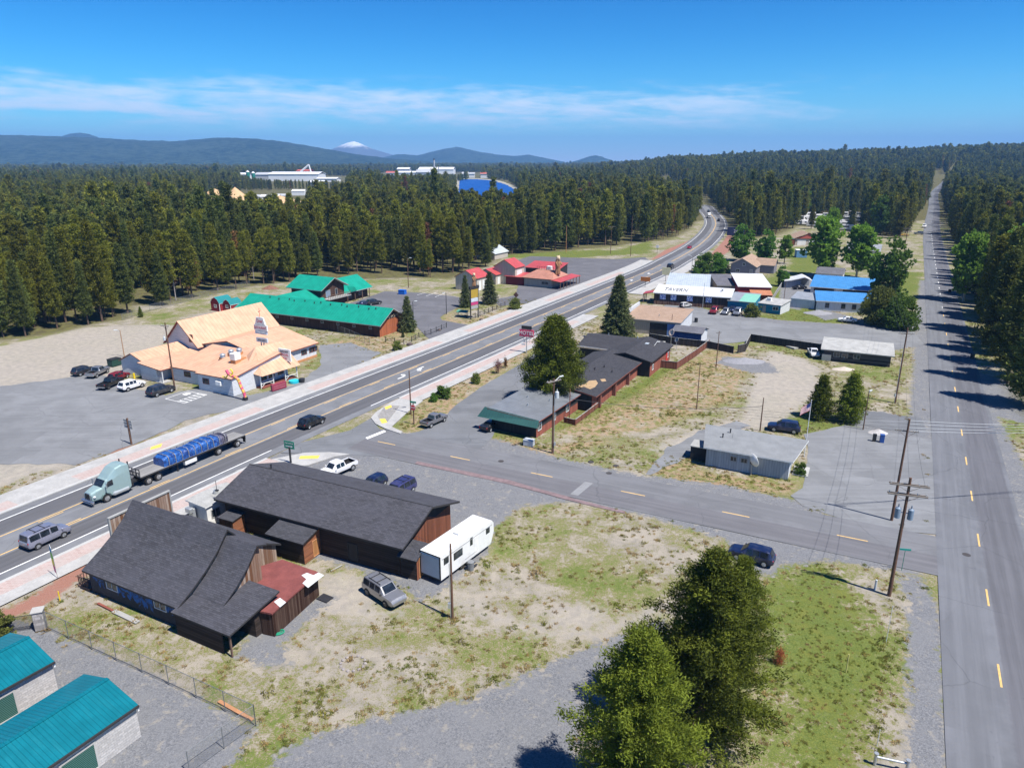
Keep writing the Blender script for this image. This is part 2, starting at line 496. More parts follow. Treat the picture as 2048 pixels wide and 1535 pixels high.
# --- what covers the ground where (photo pixels surveyed onto the ground plane)
AREA = {
 'gravel': [
  [(560,905),(640,880),(760,880),(985,875),(1120,915),(1280,950),(1430,965),(1590,1000),(1700,1050),(1850,1105),(1835,1150),(1780,1140),(1660,1120),(1570,1128),(1540,1150),(1490,1140),(1455,1080),(1290,1030),(1150,1002),(1040,1010),(985,1060),(975,1105),(890,1175),(840,1205),(800,1170),(690,1128),(600,1110),(430,1000),(480,940)],
  [(540,1535),(575,1490),(690,1450),(800,1425),(955,1392),(1085,1330),(1180,1292),(1300,1245),(1330,1238),(1345,1300),(1260,1400),(1160,1450),(1150,1600),(540,1600)],
  [(-40,1235),(75,1245),(330,1362),(512,1450),(415,1600),(-40,1600)],
  [(1818,1600),(1815,1200),(1795,1155),(1840,1150),(1885,1230),(1900,1600)],
  [(500,1265),(560,1250),(640,1190),(670,1195),(560,1290),(590,1330),(540,1330),(470,1310)],
  [(1990,560),(1840,560),(1830,650),(1825,760),(1815,880),(1870,880),(1880,560)],
  [(1880,440),(1900,560),(1935,700),(1990,820),(2048,930),(2100,1000),(2100,1400),(2048,1300),(1990,1000),(1940,800),(1890,600)],
  [(1905,740),(1960,745),(2010,760),(2060,800),(2060,850),(1990,830),(1950,790)],
  [(1430,725),(1450,712),(1540,725),(1560,745),(1500,745)],
  [(1620,625),(1660,622),(1700,632),(1650,640)],
  [(1560,560),(1625,545),(1640,580),(1600,620),(1560,612)],
  [(1690,830),(1760,820),(1830,840),(1830,880),(1770,868),(1700,850)],
  [(1330,660),(1500,680),(1560,690),(1660,698),(1800,700),(1835,680),(1830,640),(1700,648),(1560,640),(1480,628),(1340,612)],
 ],
 'sand': [
  [(-40,700),(60,680),(160,655),(300,648),(350,650),(320,700),(240,755),(150,770),(-40,790)],
  [(-40,915),(60,905),(200,885),(260,878),(255,885),(150,925),(60,950),(-40,990)],
  [(1480,840),(1500,780),(1520,730),(1540,700),(1600,715),(1640,735),(1630,790),(1560,850),(1500,860),(1440,880),(1380,905),(1300,900),(1380,860)],
  [(640,1150),(700,1140),(760,1175),(740,1210),(800,1225),(720,1245),(650,1215)],
  [(880,1185),(960,1204),(1060,1246),(1180,1258),(1330,1208),(1330,1222),(1180,1280),(1050,1266),(950,1222),(872,1202)],
  [(1100,1215),(1180,1205),(1230,1235),(1160,1262),(1090,1250)],
  [(415,385),(600,380),(700,400),(700,420),(560,430),(410,420)],
 ],
 'mulch': [
  [(800,855),(845,803),(900,770),(1000,720),(1050,690),(1075,690),(1040,722),(960,775),(900,830),(870,850),(830,865)],
  [(985,875),(1010,870),(1080,890),(1160,880),(1300,860),(1460,800),(1500,740),(1490,700),(1420,700),(1350,735),(1270,790),(1180,830),(1110,868),(1230,880),(1110,912),(1000,895)],
  [(1290,940),(1400,905),(1400,940),(1600,965),(1580,990),(1480,985),(1320,955)],
  [(1265,700),(1165,660),(1230,640),(1270,660)],
  [(640,690),(760,662),(830,655),(900,652),(930,650),(960,640),(1070,605),(1060,600),(935,640),(900,632),(930,620),(960,615),(890,628),(880,640),(820,650),(800,690),(760,705),(700,690)],
 ],
 'cinder': [
  [(60,1195),(170,1120),(240,1085),(240,1100),(170,1150),(80,1215),(0,1240),(-30,1235)],
  [(1300,520),(1330,500),(1380,480),(1412,452),(1419,462),(1395,485),(1350,508)],
  [(1420,510),(1450,478),(1458,465),(1470,478),(1462,500),(1430,520)],
  [(200,905),(300,850),(330,860),(230,905)],
 ],
 'lush': [
  [(1545,1160),(1620,1130),(1690,1150),(1730,1220),(1750,1330),(1740,1480),(1700,1600),(1560,1600),(1590,1450),(1560,1300)],
  [(1110,850),(1180,815),(1270,770),(1350,720),(1370,735),(1290,800),(1180,850),(1120,860)],
  [(985,868),(1060,880),(1060,893),(990,882)],
  [(1290,935),(1420,955),(1560,975),(1560,988),(1430,975),(1300,950)],
  [(1780,540),(1838,545),(1838,600),(1780,600)],
  [(1500,640),(1580,610),(1700,635),(1720,648),(1560,640)],
  [(1540,610),(1520,570),(1560,540),(1590,560),(1560,615)],
  [(1580,500),(1640,490),(1640,545),(1580,550)],
  [(1490,850),(1520,815),(1620,830),(1700,850),(1790,860),(1800,875),(1700,865),(1600,850)],
  [(840,500),(1010,505),(1240,500),(1300,480),(1300,505),(1150,515),(900,515)],
 ],
}
def sdf_poly(px, X, Y):
    P = np.array([tuple(G(x, max(y, 345))) for x, y in px])
    ins = np.zeros(X.shape, bool); d2 = np.full(X.shape, 1e18)
    n = len(P)
    for i in range(n):
        ax, ay = P[i]; bx, by = P[(i + 1) % n]
        ex, ey = bx - ax, by - ay
        t = np.clip(((X - ax) * ex + (Y - ay) * ey) / (ex * ex + ey * ey + 1e-9), 0, 1)
        d2 = np.minimum(d2, (X - ax - t * ex) ** 2 + (Y - ay - t * ey) ** 2)
        c = ((ay > Y) != (by > Y)) & (X < ex * (Y - ay) / (ey if abs(ey) > 1e-9 else 1e-9) + ax)
        ins ^= c
    d = np.sqrt(d2)
    return np.where(ins, d, -d)

def axis_lines(lo, hi, step, far_lo, far_hi):
    nxt = lambda s, x: min(s * 1.09, 45 if abs(x) < 2600 else 500)
    mid = list(np.arange(lo, hi + .1, step))
    r = []; s = step; x = hi
    while x < far_hi:
        s = nxt(s, x); x += s; r.append(x)
    l = []; s = step; x = lo
    while x > far_lo:
        s = nxt(s, x); x -= s; l.append(x)
    return np.array(l[::-1] + mid + r)
gx = axis_lines(-130, 200, 1.1, -15000, 15000)
gy = axis_lines(26, 330, 1.1, -400, 15500)
NX, NY = len(gx), len(gy)
XX, YY = np.meshgrid(gx, gy)
ZZ = hill_h(XX, YY)
# a low bank and soft unevenness away from the paved parts
ZZ = ZZ + 0.03 * np.sin(XX * .21 + YY * .13) * np.cos(YY * .17 - XX * .08) - 0.035
LAKE_C = (-14.0, 1190.0)
def hz(x, y):
    i = min(max(int(np.searchsorted(gx, x)) - 1, 0), NX - 2); j = min(max(int(np.searchsorted(gy, y)) - 1, 0), NY - 2)
    if y < 600: return 0.0
    a = (x - gx[i]) / (gx[i + 1] - gx[i]); b = (y - gy[j]) / (gy[j + 1] - gy[j])
    return float((ZZ[j, i] * (1 - a) + ZZ[j, i + 1] * a) * (1 - b) + (ZZ[j + 1, i] * (1 - a) + ZZ[j + 1, i + 1] * a) * b)
gv = np.stack([XX.ravel(), YY.ravel(), ZZ.ravel()], 1)
ii = np.arange(NX * NY).reshape(NY, NX)
gf = np.stack([ii[:-1, :-1].ravel(), ii[:-1, 1:].ravel(), ii[1:, 1:].ravel(), ii[1:, :-1].ravel()], 1)
me = bpy.data.meshes.new('ground')
me.vertices.add(len(gv)); me.vertices.foreach_set('co', gv.ravel())
me.loops.add(gf.size); me.loops.foreach_set('vertex_index', gf.ravel())
me.polygons.add(len(gf)); me.polygons.foreach_set('loop_start', np.arange(0, gf.size, 4)); me.polygons.foreach_set('loop_total', np.full(len(gf), 4))
me.update()
near = (gv[:, 1] > 20) & (gv[:, 1] < 1500) & (np.abs(gv[:, 0]) < 900)
for nm, polys in AREA.items():
    v = np.full(len(gv), -9.0)
    Xn, Yn = gv[near, 0], gv[near, 1]
    b = np.full(Xn.shape, -9.0)
    for p in polys: b = np.maximum(b, sdf_poly(p, Xn, Yn))
    v[near] = np.clip(b, -9, 9)
    at = me.attributes.new(nm, 'FLOAT', 'POINT'); at.data.foreach_set('value', v.astype(np.float32))
# forest floor: everything beyond the town
FOREST_L = [(-300,690),(0,684),(110,668),(200,648),(262,636),(275,612),(330,612),(420,590),(500,574),(560,566),(690,560),(830,556),(905,558),(960,541),(986,528),(1015,510),(1120,503),(1240,492),(1290,484),(1340,480),(1380,462),(1400,440),(1398,420),(1380,410),(1300,372),(1300,345),(-300,345)]
FOREST_M = [(1425,402),(1460,470),(1490,480),(1560,470),(1600,452),(1720,462),(1800,478),(1815,470),(1830,446),(1855,404),(1862,370),(1862,345),(1330,345),(1340,372)]
FOREST_R = [(1878,345),(1883,390),(1893,446),(1912,520),(1955,620),(1975,700),(2030,820),(2120,900),(2400,900),(2400,345)]
fl = np.full(len(gv), 9.0)
Xn, Yn = gv[near, 0], gv[near, 1]
b = np.full(Xn.shape, -9.0)
for p in (FOREST_L, FOREST_M, FOREST_R): b = np.maximum(b, sdf_poly(p, Xn, Yn))
fl[near] = np.clip(b, -9, 9)
fl[gv[:, 1] < 60] = -9
fl[gv[:, 1] > 520] = 9
fl[(gv[:, 1] < 330) & (gv[:, 0] < -200)] = 9
at = me.attributes.new('forest', 'FLOAT', 'POINT'); at.data.foreach_set('value', fl.astype(np.float32))
ground = bpy.data.objects.new('ground', me); COL.objects.link(ground); tag(ground, kind='structure')

t = NT('ground_cover')
def attr(nm):
    a = t.n('ShaderNodeAttribute', attribute_name=nm); return a.outputs['Fac']
n1 = t.noise(.09, 4, .55); n2 = t.noise(.42, 5, .6, dist=.4); n3 = t.noise(2.1, 5, .65, dist=.3); n4 = t.noise(9, 4, .7); n5 = t.noise(.9, 6, .65)
soil = t.mix(t.map(n2, .35, .65), (.335, .298, .245), (.25, .228, .195))
soil = t.mix(t.map(n3, .52, .7, 0, .6), soil, (.43, .395, .33))
dry = t.mix(t.map(n4, .35, .65), (.285, .235, .15), (.17, .155, .08))
grn = t.mix(t.map(n4, .35, .65), (.075, .115, .026), (.165, .195, .05))
edge = t.math('ADD', t.math('MULTIPLY', t.math('SUBTRACT', n5, .5), 5.0), t.math('MULTIPLY', t.math('SUBTRACT', n3, .5), 3.2))
def cover(nm, w=.55, k=1.0):
    return t.map(t.math('MULTIPLY_ADD', edge, k, attr(nm)), -w, w)
lush = cover('lush', 2.6, 1.5)
cov = t.math('ADD', t.math('ADD', t.math('MULTIPLY', n1, .46), t.math('MULTIPLY', n2, .30)), t.math('ADD', t.math('MULTIPLY_ADD', n3, .30, -.06), t.math('MULTIPLY', t.math('SUBTRACT', n4, .5), .22)))
cov = t.math('MULTIPLY_ADD', lush, .16, cov)
c = t.mix(t.map(cov, .415, .49), soil, dry)
c = t.mix(t.map(t.math('ADD', cov, t.math('MULTIPLY', t.math('SUBTRACT', n4, .5), .34)), .47, .54), c, grn)
c = t.mix(t.math('MULTIPLY', lush, t.map(t.math('MULTIPLY_ADD', n2, .5, t.math('MULTIPLY', n3, .6)), .42, .66, .0, .72)), c, t.mix(t.map(t.math('MULTIPLY_ADD', n4, .6, t.math('MULTIPLY', n2, .6)), .4, .8), (.060, .095, .016), (.19, .185, .045)))
mul = t.mix(t.map(n3, .35, .65), (.30, .185, .11), (.37, .28, .195))
mul = t.mix(t.map(t.math('MULTIPLY_ADD', n4, .35, n5), .62, .76, 0, .9), mul, (.15, .165, .045))
c = t.mix(t.math('MULTIPLY', cover('mulch', 1.1), t.map(t.math('MULTIPLY_ADD', n3, .5, n2), .52, .80, .12, .92)), c, mul)
c = t.mix(t.math('MULTIPLY', cover('sand', .9), .92), c, t.mix(t.map(n5, .35, .65), (.385, .345, .295), (.30, .275, .245)))
c = t.mix(cover('cinder', .5, .5), c, t.mix(n4, (.24, .105, .075), (.36, .20, .155)))
vor = t.n('ShaderNodeTexVoronoi'); vor.inputs['Scale'].default_value = 11; t.l(t.co('Object'), vor.inputs['Vector'])
gv_ = t.n('ShaderNodeSeparateXYZ'); t.l(vor.outputs['Color'], gv_.inputs[0])
grav = t.mix(gv_.outputs[0], (.125, .13, .142), (.225, .228, .24))
grav = t.mix(t.map(n2, .35, .7, 0, .6), grav, (.20, .203, .212))
grav = t.mix(t.map(t.math('MULTIPLY_ADD', n3, .35, n5), .72, .86, 0, .55), grav, (.33, .30, .25))
gcov = t.math('MULTIPLY', cover('gravel', .35, .8), t.map(t.math('ADD', n3, t.math('MULTIPLY', n1, .4)), .30, .40, .55, 1.0))
c = t.mix(gcov, c, grav)
flr = t.mix(t.map(n2, .35, .65), (.085, .075, .04), (.13, .125, .045))
flr = t.mix(t.map(n3, .55, .7, 0, .6), flr, (.20, .165, .10))
c = t.mix(t.map(t.math('ADD', attr('forest'), edge), -2, 4), c, flr)
pst = t.mix(t.map(t.noise(60, 2, .6), .3, .7), (.74, .74, .74), (1.2, 1.2, 1.2))
c = t.mix(.8, c, pst, 'MULTIPLY')
M_ground = t.fin(c, .97, t.math('ADD', n4, t.math('MULTIPLY', n3, .8)), .55, .12, spec=.12)
me.materials.append(M_ground)

# ------------------------------------------------------------------ asphalt and pavements
def asphalt(name, c, lanes=None, crack=.5, light=None, tint=(.17, .165, .17)):
    t = NT(name)
    uv = t.co('UV')
    sp = t.n('ShaderNodeSeparateXYZ'); t.l(uv, sp.inputs[0])
    a = t.noise(.22, 5, .6); b = t.noise(1.7, 5, .65); f = t.noise(45, 2, .6)
    col = t.mix(t.map(a, .35, .68), sc3(c, .88), sc3(c, 1.14))
    col = t.mix(t.map(b, .5, .75, 0, .4), col, tint)
    st = t.noise(1.0, 4, .6, vec=t.scalec(uv, .05, 1.6))
    col = t.mix(t.map(st, .45, .75, 0, .5), col, sc3(c, 1.35))
    pv_ = t.n('ShaderNodeTexVoronoi', distance='CHEBYCHEV'); pv_.inputs['Scale'].default_value = .11; t.l(t.scalec(uv, .45, 1.3), pv_.inputs['Vector'])
    ps = t.n('ShaderNodeSeparateXYZ'); t.l(pv_.outputs['Color'], ps.inputs[0])
    col = t.mix(t.map(ps.outputs[0], .55, .9, 0, .45), col, sc3(c, .78)); col = t.mix(t.map(ps.outputs[1], .6, .9, 0, .3), col, sc3(c, 1.22))
    if lanes:
        for o0, o1, cc, k in lanes:
            mid, hw = (o0 + o1) / 2, (o1 - o0) / 2
            dd = t.math('ABSOLUTE', t.math('SUBTRACT', t.math('MULTIPLY_ADD', b, .5, sp.outputs[1]), mid + .25))
            col = t.mix(t.map(dd, hw, hw - .35, 0, k), col, t.mix(t.map(st, .3, .7), sc3(cc, .86), sc3(cc, 1.16)))
    if crack:
        vv = t.n('ShaderNodeTexVoronoi', feature='DISTANCE_TO_EDGE'); vv.inputs['Scale'].default_value = .085
        ds = t.n('ShaderNodeVectorMath', operation='ADD')
        nn = t.n('ShaderNodeTexNoise'); nn.inputs['Scale'].default_value = .5; nn.inputs['Detail'].default_value = 5
        t.l(t.co('Object'), nn.inputs['Vector'])
        t.l(t.co('Object'), ds.inputs[0]); t.l(nn.outputs['Color'], ds.inputs[1]); t.l(ds.outputs[0], vv.inputs['Vector'])
        ck = t.map(vv.outputs['Distance'], .008, .0, 0, crack)
        ck = t.math('MULTIPLY', ck, t.map(a, .40, .52))
        col = t.mix(ck, col, sc3(c, .35))
    col = t.mix(t.map(t.noise(.75, 4, .7, dist=1.5), .62, .72, 0, .4), col, sc3(c, .6))
    col = t.mix(.5, col, t.mix(f, (.62, .62, .62), (1.3, 1.3, 1.3)), 'MULTIPLY')
    return t.fin(col, .93, f, .25, .01, spec=.2)
M_hw = asphalt('highway_asphalt', (.17, .176, .19), [(-6.2, -2.4, (.096, .096, .105), .85), (2.4, 6.2, (.096, .096, .105), .85)], .3)
M_st = asphalt('street_asphalt', (.155, .158, .17), [(-4.6, -.3, (.13, .126, .138), .6), (.6, 3.5, (.16, .163, .175), .5)], .3)
M_rr = asphalt('side_road_asphalt', (.145, .151, .168), [(-4.4, -.1, (.112, .112, .126), .75), (.4, 3.7, (.148, .154, .170), .6)], .35)
M_lot = asphalt('lot_asphalt', (.19, .196, .206), None, .35)
M_lotd = asphalt('resort_lot_asphalt', (.13, .13, .143), None, .5)
M_drv = asphalt('driveway_asphalt', (.155, .162, .175), None, .4)
M_conc = plain('pavement_concrete', (.38, .375, .365), .9, .16, .5)
M_curb = plain('curb_concrete', (.44, .44, .43), .9, .12, .8)
t = NT('pavement_pink_brick')
bk = t.n('ShaderNodeTexBrick'); bk.inputs['Scale'].default_value = 1; bk.inputs['Brick Width'].default_value = .6; bk.inputs['Row Height'].default_value = .3
bk.inputs['Mortar Size'].default_value = .02; bk.inputs['Color1'].default_value = (.37, .265, .24, 1); bk.inputs['Color2'].default_value = (.44, .335, .31, 1); bk.inputs['Mortar'].default_value = (.5, .45, .42, 1)
t.l(t.co('UV'), bk.inputs['Vector'])
M_pink = t.fin(t.mix(t.map(t.noise(.4, 5), .35, .7, 0, .6), bk.outputs['Color'], (.40, .365, .345)), .9)
M_white = plain('road_paint_white', (.80, .80, .78), .8, .14, 1.6)
M_yellow = plain('road_paint_yellow', (.66, .43, .16), .8, .18, 1.2)
M_ycurb = plain('warning_strip_yellow', (.80, .56, .10), .8, .12, 1.2)
M_lanearrow = M_white

def sheet(name, px, z, mat, jit=.25, step=1.2, world=None):
    """flat surface with a slightly ragged outline"""
    P = world or [G(*p) for p in px]
    out = []
    for i in range(len(P)):
        a, b = P[i], P[(i + 1) % len(P)]
        n = max(1, int((b - a).length / step))
        d = (b - a).normalized(); nn = Vector((-d.y, d.x))
        for k in range(n):
            q = a.lerp(b, k / n)
            e = (mnoise.noise(Vector((q.x * .35, q.y * .35, 1.7))) + .6 * mnoise.noise(Vector((q.x * 1.3, q.y * 1.3, 5)))) * jit
            q = q + nn * e
            out.append((q.x, q.y, z))
    mb = MB(); mb.add(out, [tuple(range(len(out)))])
    o = mb.build(name, mat)
    if o.data.polygons[0].normal.z < 0: o.data.flip_normals()
    import bmesh
    bm = bmesh.new(); bm.from_mesh(o.data); bmesh.ops.triangulate(bm, faces=bm.faces[:]); bm.to_mesh(o.data); bm.free()
    return tag(o, kind='structure')
strip('highway', HW, HWs, -7.75, 7.75, .016, M_hw)
s_bend = near_s(HW, HWs, G(1330, 530))[0]
strip('street', ST, STs, -4.7, 4.4, .022, M_st, 0, STs[-1] - 6)
strip('side_road', RR, RRs, -4.7, 4.2, .028, M_rr)
sheet('road', [(560,905),(600,885),(700,860),(742,836),(760,858),(805,868),(850,875),(960,900),(880,915),(760,912)], .012, M_drv, .1)
sheet('parking_lot', [(1618,900),(1608,868),(1690,850),(1872,880),(1880,935),(1887,1070),(1790,1060),(1700,1042),(1600,1010),(1580,990),(1606,975),(1612,930)], .010, M_lot)
sheet('parking_lot', [(-60,780),(100,760),(200,745),(240,770),(330,790),(420,770),(500,790),(590,770),(640,735),(640,690),(700,685),(760,705),(741,720),(560,796),(374,840),(252,893),(150,930),(40,925),(-60,930)], .006, M_lot, .7)
sheet('parking_lot', [(690,610),(770,582),(840,585),(905,592),(945,600),(900,622),(880,634),(884,640),(938,650),(905,668),(868,688),(830,650),(800,640),(740,612)], .008, M_lotd, .2)
sheet('parking_lot', [(985,600),(1030,590),(1040,560),(1035,520),(1060,512),(1170,516),(1230,518),(1290,514),(1300,522),(1200,560),(1140,585),(1072,604),(1000,612)], .007, M_lotd, .4)
sheet('driveway', [(805,868),(840,862),(880,845),(905,815),(960,775),(1040,728),(1080,700),(1140,700),(1080,760),(1000,830),(985,872),(960,900),(880,885)], .010, M_drv, .2)
sheet('parking_lot', [(1280,645),(1345,600),(1385,608),(1440,628),(1500,640),(1580,650),(1700,652),(1828,664),(1850,690),(1800,697),(1660,682),(1560,676),(1420,690),(1340,690)], .009, M_lot, .35)
sheet('driveway', [(1290,948),(1330,900),(1400,862),(1470,842),(1500,850),(1470,862),(1405,900),(1330,935),(1300,950)], .008, M_lot, .5)
sheet('driveway', [(1680,812),(1740,822),(1850,836),(1850,872),(1790,862),(1700,846)], .007, M_drv, .5)
sheet('path', [(1120,1500),(1100,1510),(1080,1520)], .003, M_drv, .1) if 0 else None

# pavements with kerbs along the highway: raised slabs
def pavement(s0, s1, side, bands):
    """side +1 = far side; bands = [(offset0, offset1, material)]"""
    mb = MB()
    mats = []
    for o0, o1, m in bands:
        if m not in mats: mats.append(m)
        strip_mb(mb, HW, HWs, side * o0, side * o1, .14, mats.index(m), s0, s1, 4.0)
    mb2 = mb
    # kerb face
    n = max(1, int((s1 - s0) / 4)); base = len(mb.v); o = bands[0][0]
    for k in range(n + 1):
        p = at_s(HW, HWs, s0 + (s1 - s0) * k / n, side * o)
        mb.v += [(p.x, p.y, .0), (p.x, p.y, .14)]
    for k in range(n):
        a = base + 2 * k
        mb.f.append([a, a + 2, a + 3, a + 1]); mb.m.append(0); mb.sm.append(False)
    ob = mb.build('pavement', mats)
    return tag(ob, kind='structure')
sF0 = 2.0; sF1 = near_s(HW, HWs, G(1300, 521))[0]
K = 7.8
far_breaks = [(sF0, 44, 1), (44, 52, 0), (52, 84, 1), (84, 96, 0), (96, 138, 1), (138, 150, 0), (150, 178, 1), (178, 196, 0), (196, 214, 1), (214, 228, 0), (228, 262, 1), (262, sF1, 0)]
for a, b, pk in far_breaks:
    if b - a < 2: continue
    pavement(a, b, 1, [(K, K + .5, M_curb), (K + .5, K + 2.9, M_pink if pk else M_conc), (K + 2.9, K + 5.4, M_conc)])
sN1 = near_s(HW, HWs, G(545, 920))[0]; sN2 = near_s(HW, HWs, G(800, 797))[0]; sN3 = near_s(HW, HWs, G(1175, 645))[0]
sN4 = near_s(HW, HWs, G(1290, 590))[0]; sN5 = near_s(HW, HWs, G(1392, 522))[0]
for a, b, pk in ((sF0, sN1, 1), (sN2, sN3, 1), (sN3, sN3 + 9, 0), (sN4, sN5, 0)):
    pavement(a, b, -1, [(K, K + .5, M_curb), (K + .5, K + 2.7, M_pink if pk else M_conc), (K + 2.7, K + 4.6, M_conc)])
def slab(px, z, mat, name='pavement'):
    mb = MB(); mb.prism([tuple(G(*p)) for p in px], 0, z, 0)
    return tag(mb.build(name, mat), kind='structure')
slab([(742,836),(752,825),(777,808),(800,797),(846,802),(818,822),(783,854),(805,864),(801,868),(771,858),(751,848)], .135, M_conc)
slab([(470,943),(545,919),(610,906),(660,905),(700,909),(668,914),(616,931),(545,938)], .135, M_conc)
def decal_px(px, z, mat, name='road_marking'):
    P = [G(*p) for p in px]
    mb = MB(); mb.add([(p.x, p.y, z) for p in P], [tuple(range(len(P)))])
    o = mb.build(name, mat)
    if o.data.polygons[0].normal.z < 0: o.data.flip_normals()
    return tag(o, kind='structure')
sheet('path', [(755,833),(768,815),(783,812),(800,812),(775,845),(762,845)], .141, plain('bulb_gravel', (.26, .25, .24), .95, .25, 3), .05)
for px in ([(759,839),(770,838),(775,846),(764,848)], [(769,815),(782,811),(784,815),(772,820)], [(601,913),(640,912),(636,918),(598,919)], [(303,895),(325,888),(322,895),(300,901)]):
    decal_px(px, .146, M_ycurb, 'warning_strip')

# painted lines
mbw = MB(); mby = MB()
zl = .021
def line(mb, P, S, off, w, s0, s1, z=zl, step=4.0): strip_mb(mb, P, S, off - w / 2, off + w / 2, z, 0, s0, s1, step)
s_i0 = near_s(HW, HWs, G(560, 890))[0]; s_i1 = near_s(HW, HWs, G(745, 812))[0]
line(mbw, HW, HWs, 6.15, .17, 0, HWs[-1])
line(mbw, HW, HWs, -6.15, .17, 0, s_i0 - 2); line(mbw, HW, HWs, -6.15, .17, s_i1, HWs[-1])
for off in (-2.15, 2.15):
    line(mby, HW, HWs, off, .17, 0, s_bend)
line(mby, HW, HWs, -.2, .16, s_bend + 12, HWs[-1]); line(mby, HW, HWs, .2, .16, s_bend + 12, HWs[-1])
for k in range(30):
    s = 6 + k * 12.2
    if s < s_bend:
        for off in (-1.75, 1.75): line(mby, HW, HWs, off, .15, s, s + 3.0)
# street and side road centre dashes, stop bar, lane arrows
sD = near_s(ST, STs, G(775, 885))[0]
for k in range(6): line(mby, ST, STs, -.25, .17, sD - 1.6 + k * 13.0 * .99, sD + 1.6 + k * 13.0 * .99, .029)
mbd = MB()
sR = near_s(RR, RRs, G(1998, 1350))[0]
for k in range(-3, 34):
    s = sR + k * 12.62
    line(mby if k < 14 else mbw, RR, RRs, .0, .17, s - 1.6, s + 1.6, .036)
tag(mby.build('road_marking', M_yellow), kind='structure')
mbw.add([(p.x, p.y, .026) for p in [G(*q) for q in ((731,875),(768,860),(772,863),(735,878))]], [(0, 1, 2, 3)])
def arrow(cs, co, flip):
    """left-turn lane arrow"""
    d, n = frame_at(HW, min(range(len(HWs)), key=lambda i: abs(HWs[i] - cs)))
    c0 = at_s(HW, HWs, cs, co)
    def Q(a, b): p = c0 + d * a * flip + n * b * flip; return (p.x, p.y, .0225)
    mbw.add([Q(-1.7, -.2), Q(.3, -.2), Q(.3, .1), Q(-1.7, .1)], [(0, 1, 2, 3)])
    mbw.add([Q(.3, -.2), Q(1.0, .1), Q(1.1, .55), Q(.8, .55), Q(.3, .1)], [(0, 1, 2, 3, 4)])
    mbw.add([Q(.35, .5), Q(1.5, .5), Q(.95, 1.35)], [(0, 1, 2)])
for px, fl in (((806, 753), 1), ((838, 737), -1)):
    s_, o_ = near_s(HW, HWs, G(*px)); arrow(s_, o_, fl)
for px, fl in (((1269, 561), 1), ((1300, 547), -1)):
    s_, o_ = near_s(HW, HWs, G(*px)); arrow(s_, 0, fl)
# parking bay lines
for a, b in (((834,590),(857,583)),((852,592),(872,585)),((870,594),(890,586)),((1388,607),(1402,598)),((1402,613),(1414,605)),((1440,626),(1450,614)),((1458,629),(1466,618))):
    A, B = G(*a), G(*b); d = (B - A).normalized() ; nn = Vector((-d.y, d.x)) * .07
    mbw.add([(*(A - nn), .016), (*(B - nn), .016), (*(B + nn), .016), (*(A + nn), .016)], [(0, 1, 2, 3)])
# accessible bay by the restaurant
def pline(a, b, w=.12, z=.014):
    A, B = G(*a), G(*b); d = (B - A).normalized(); nn = Vector((-d.y, d.x)) * w / 2
    mbw.add([(*(A - nn), z), (*(B - nn), z), (*(B + nn), z), (*(A + nn), z)], [(0, 1, 2, 3)])
for a, b in (((331,797),(375,782)),((331,797),(370,806)),((370,806),(414,789)),((355,802),(399,786)),((375,782),(414,789))): pline(a, b)
for k in range(5):
    f = k / 5 + .08
    pline((355 + 44 * f, 802 - 16 * f), (370 + 44 * (f + .06), 806 - 17 * (f + .06)), .24)
decal_px([(364,788),(376,784.5),(383,786.5),(371,790.5)], .0142, M_white)
tag(mbw.build('road_marking', M_white), kind='structure')
for k, px in enumerate(((1002,922),(1182,923),(1232,931),(1933,1109),(1218,946))):
    g = G(*px); mb = MB(); mb.cyl((g.x, g.y, .02), (g.x, g.y, .034), .42, n=18); tag(mb.build('manhole_cover', plain('cast_iron', (.06, .055, .055), .8)), ('dark round manhole cover in the worn asphalt, %s' % ('in the street beside the centre dash','in the side drive mouth, left one','in the side drive mouth, right one','in the side road junction','by the street edge near the office drive')[k]), 'manhole cover')
mbp = MB()
A0, A1 = G(1148,990), G(1182,962)
tag(sheet('road', [(1140,988),(1156,991),(1186,966),(1170,963)], .030, plain('fresh_patch', (.235, .24, .25), .95), .03))
tag(sheet('road', [(834,922),(1020,960),(1150,997),(1250,1022),(1250,1027),(1150,1003),(1018,968),(830,927)], .027, plain('red_cinder_seam', (.20, .145, .15), .95, .25, 1.5), .12))
# ------------------------------------------------------------------ building materials
M_shD = shingle('roof_shingle_charcoal', (.066, .066, .078), .30, .2, .5, (.084, .084, .105))
M_shD2 = shingle('roof_shingle_dark', (.062, .063, .073), .28, .2, .5, (.076, .076, .094))
M_shMot = shingle('roof_shingle_motel', (.050, .050, .058), .25, .25, .6, (.064, .064, .072))
M_shTan = shingle('roof_shingle_tan', (.36, .25, .18), .16, .3, .9, (.42, .31, .24))
M_shGrey = shingle('roof_shingle_grey', (.13, .13, .15), .2, .3, .9)
M_rOrange = ribbed('roof_metal_orange', (.62, .365, .235), .9, (.60, .42, .31), .6, .55, .05)
M_rGreen = ribbed('roof_metal_green', (.012, .33, .225), .8, (.03, .40, .30), .5, .4)
M_rTeal = ribbed('roof_metal_teal', (.006, .175, .225), .3, (.03, .27, .31), .3, .32)
M_rBlue = ribbed('roof_metal_blue', (.075, .28, .60), .5, (.13, .36, .64), .5, .4)
M_rWhite = ribbed('roof_metal_white', (.78, .78, .78), .6, (.64, .62, .60), .5, .45)
M_rGrey = ribbed('roof_metal_grey', (.34, .36, .385), .5, (.42, .43, .44), .6, .4)
M_rMotel = ribbed('roof_metal_motel', (.20, .215, .235), .6, (.27, .28, .29), .5, .5)
M_rRed = ribbed('roof_metal_red', (.52, .085, .085), .6, (.56, .16, .14), .5, .45)
M_rGreenD = ribbed('mansard_metal_green', (.035, .11, .10), .5, None, 0, .5)
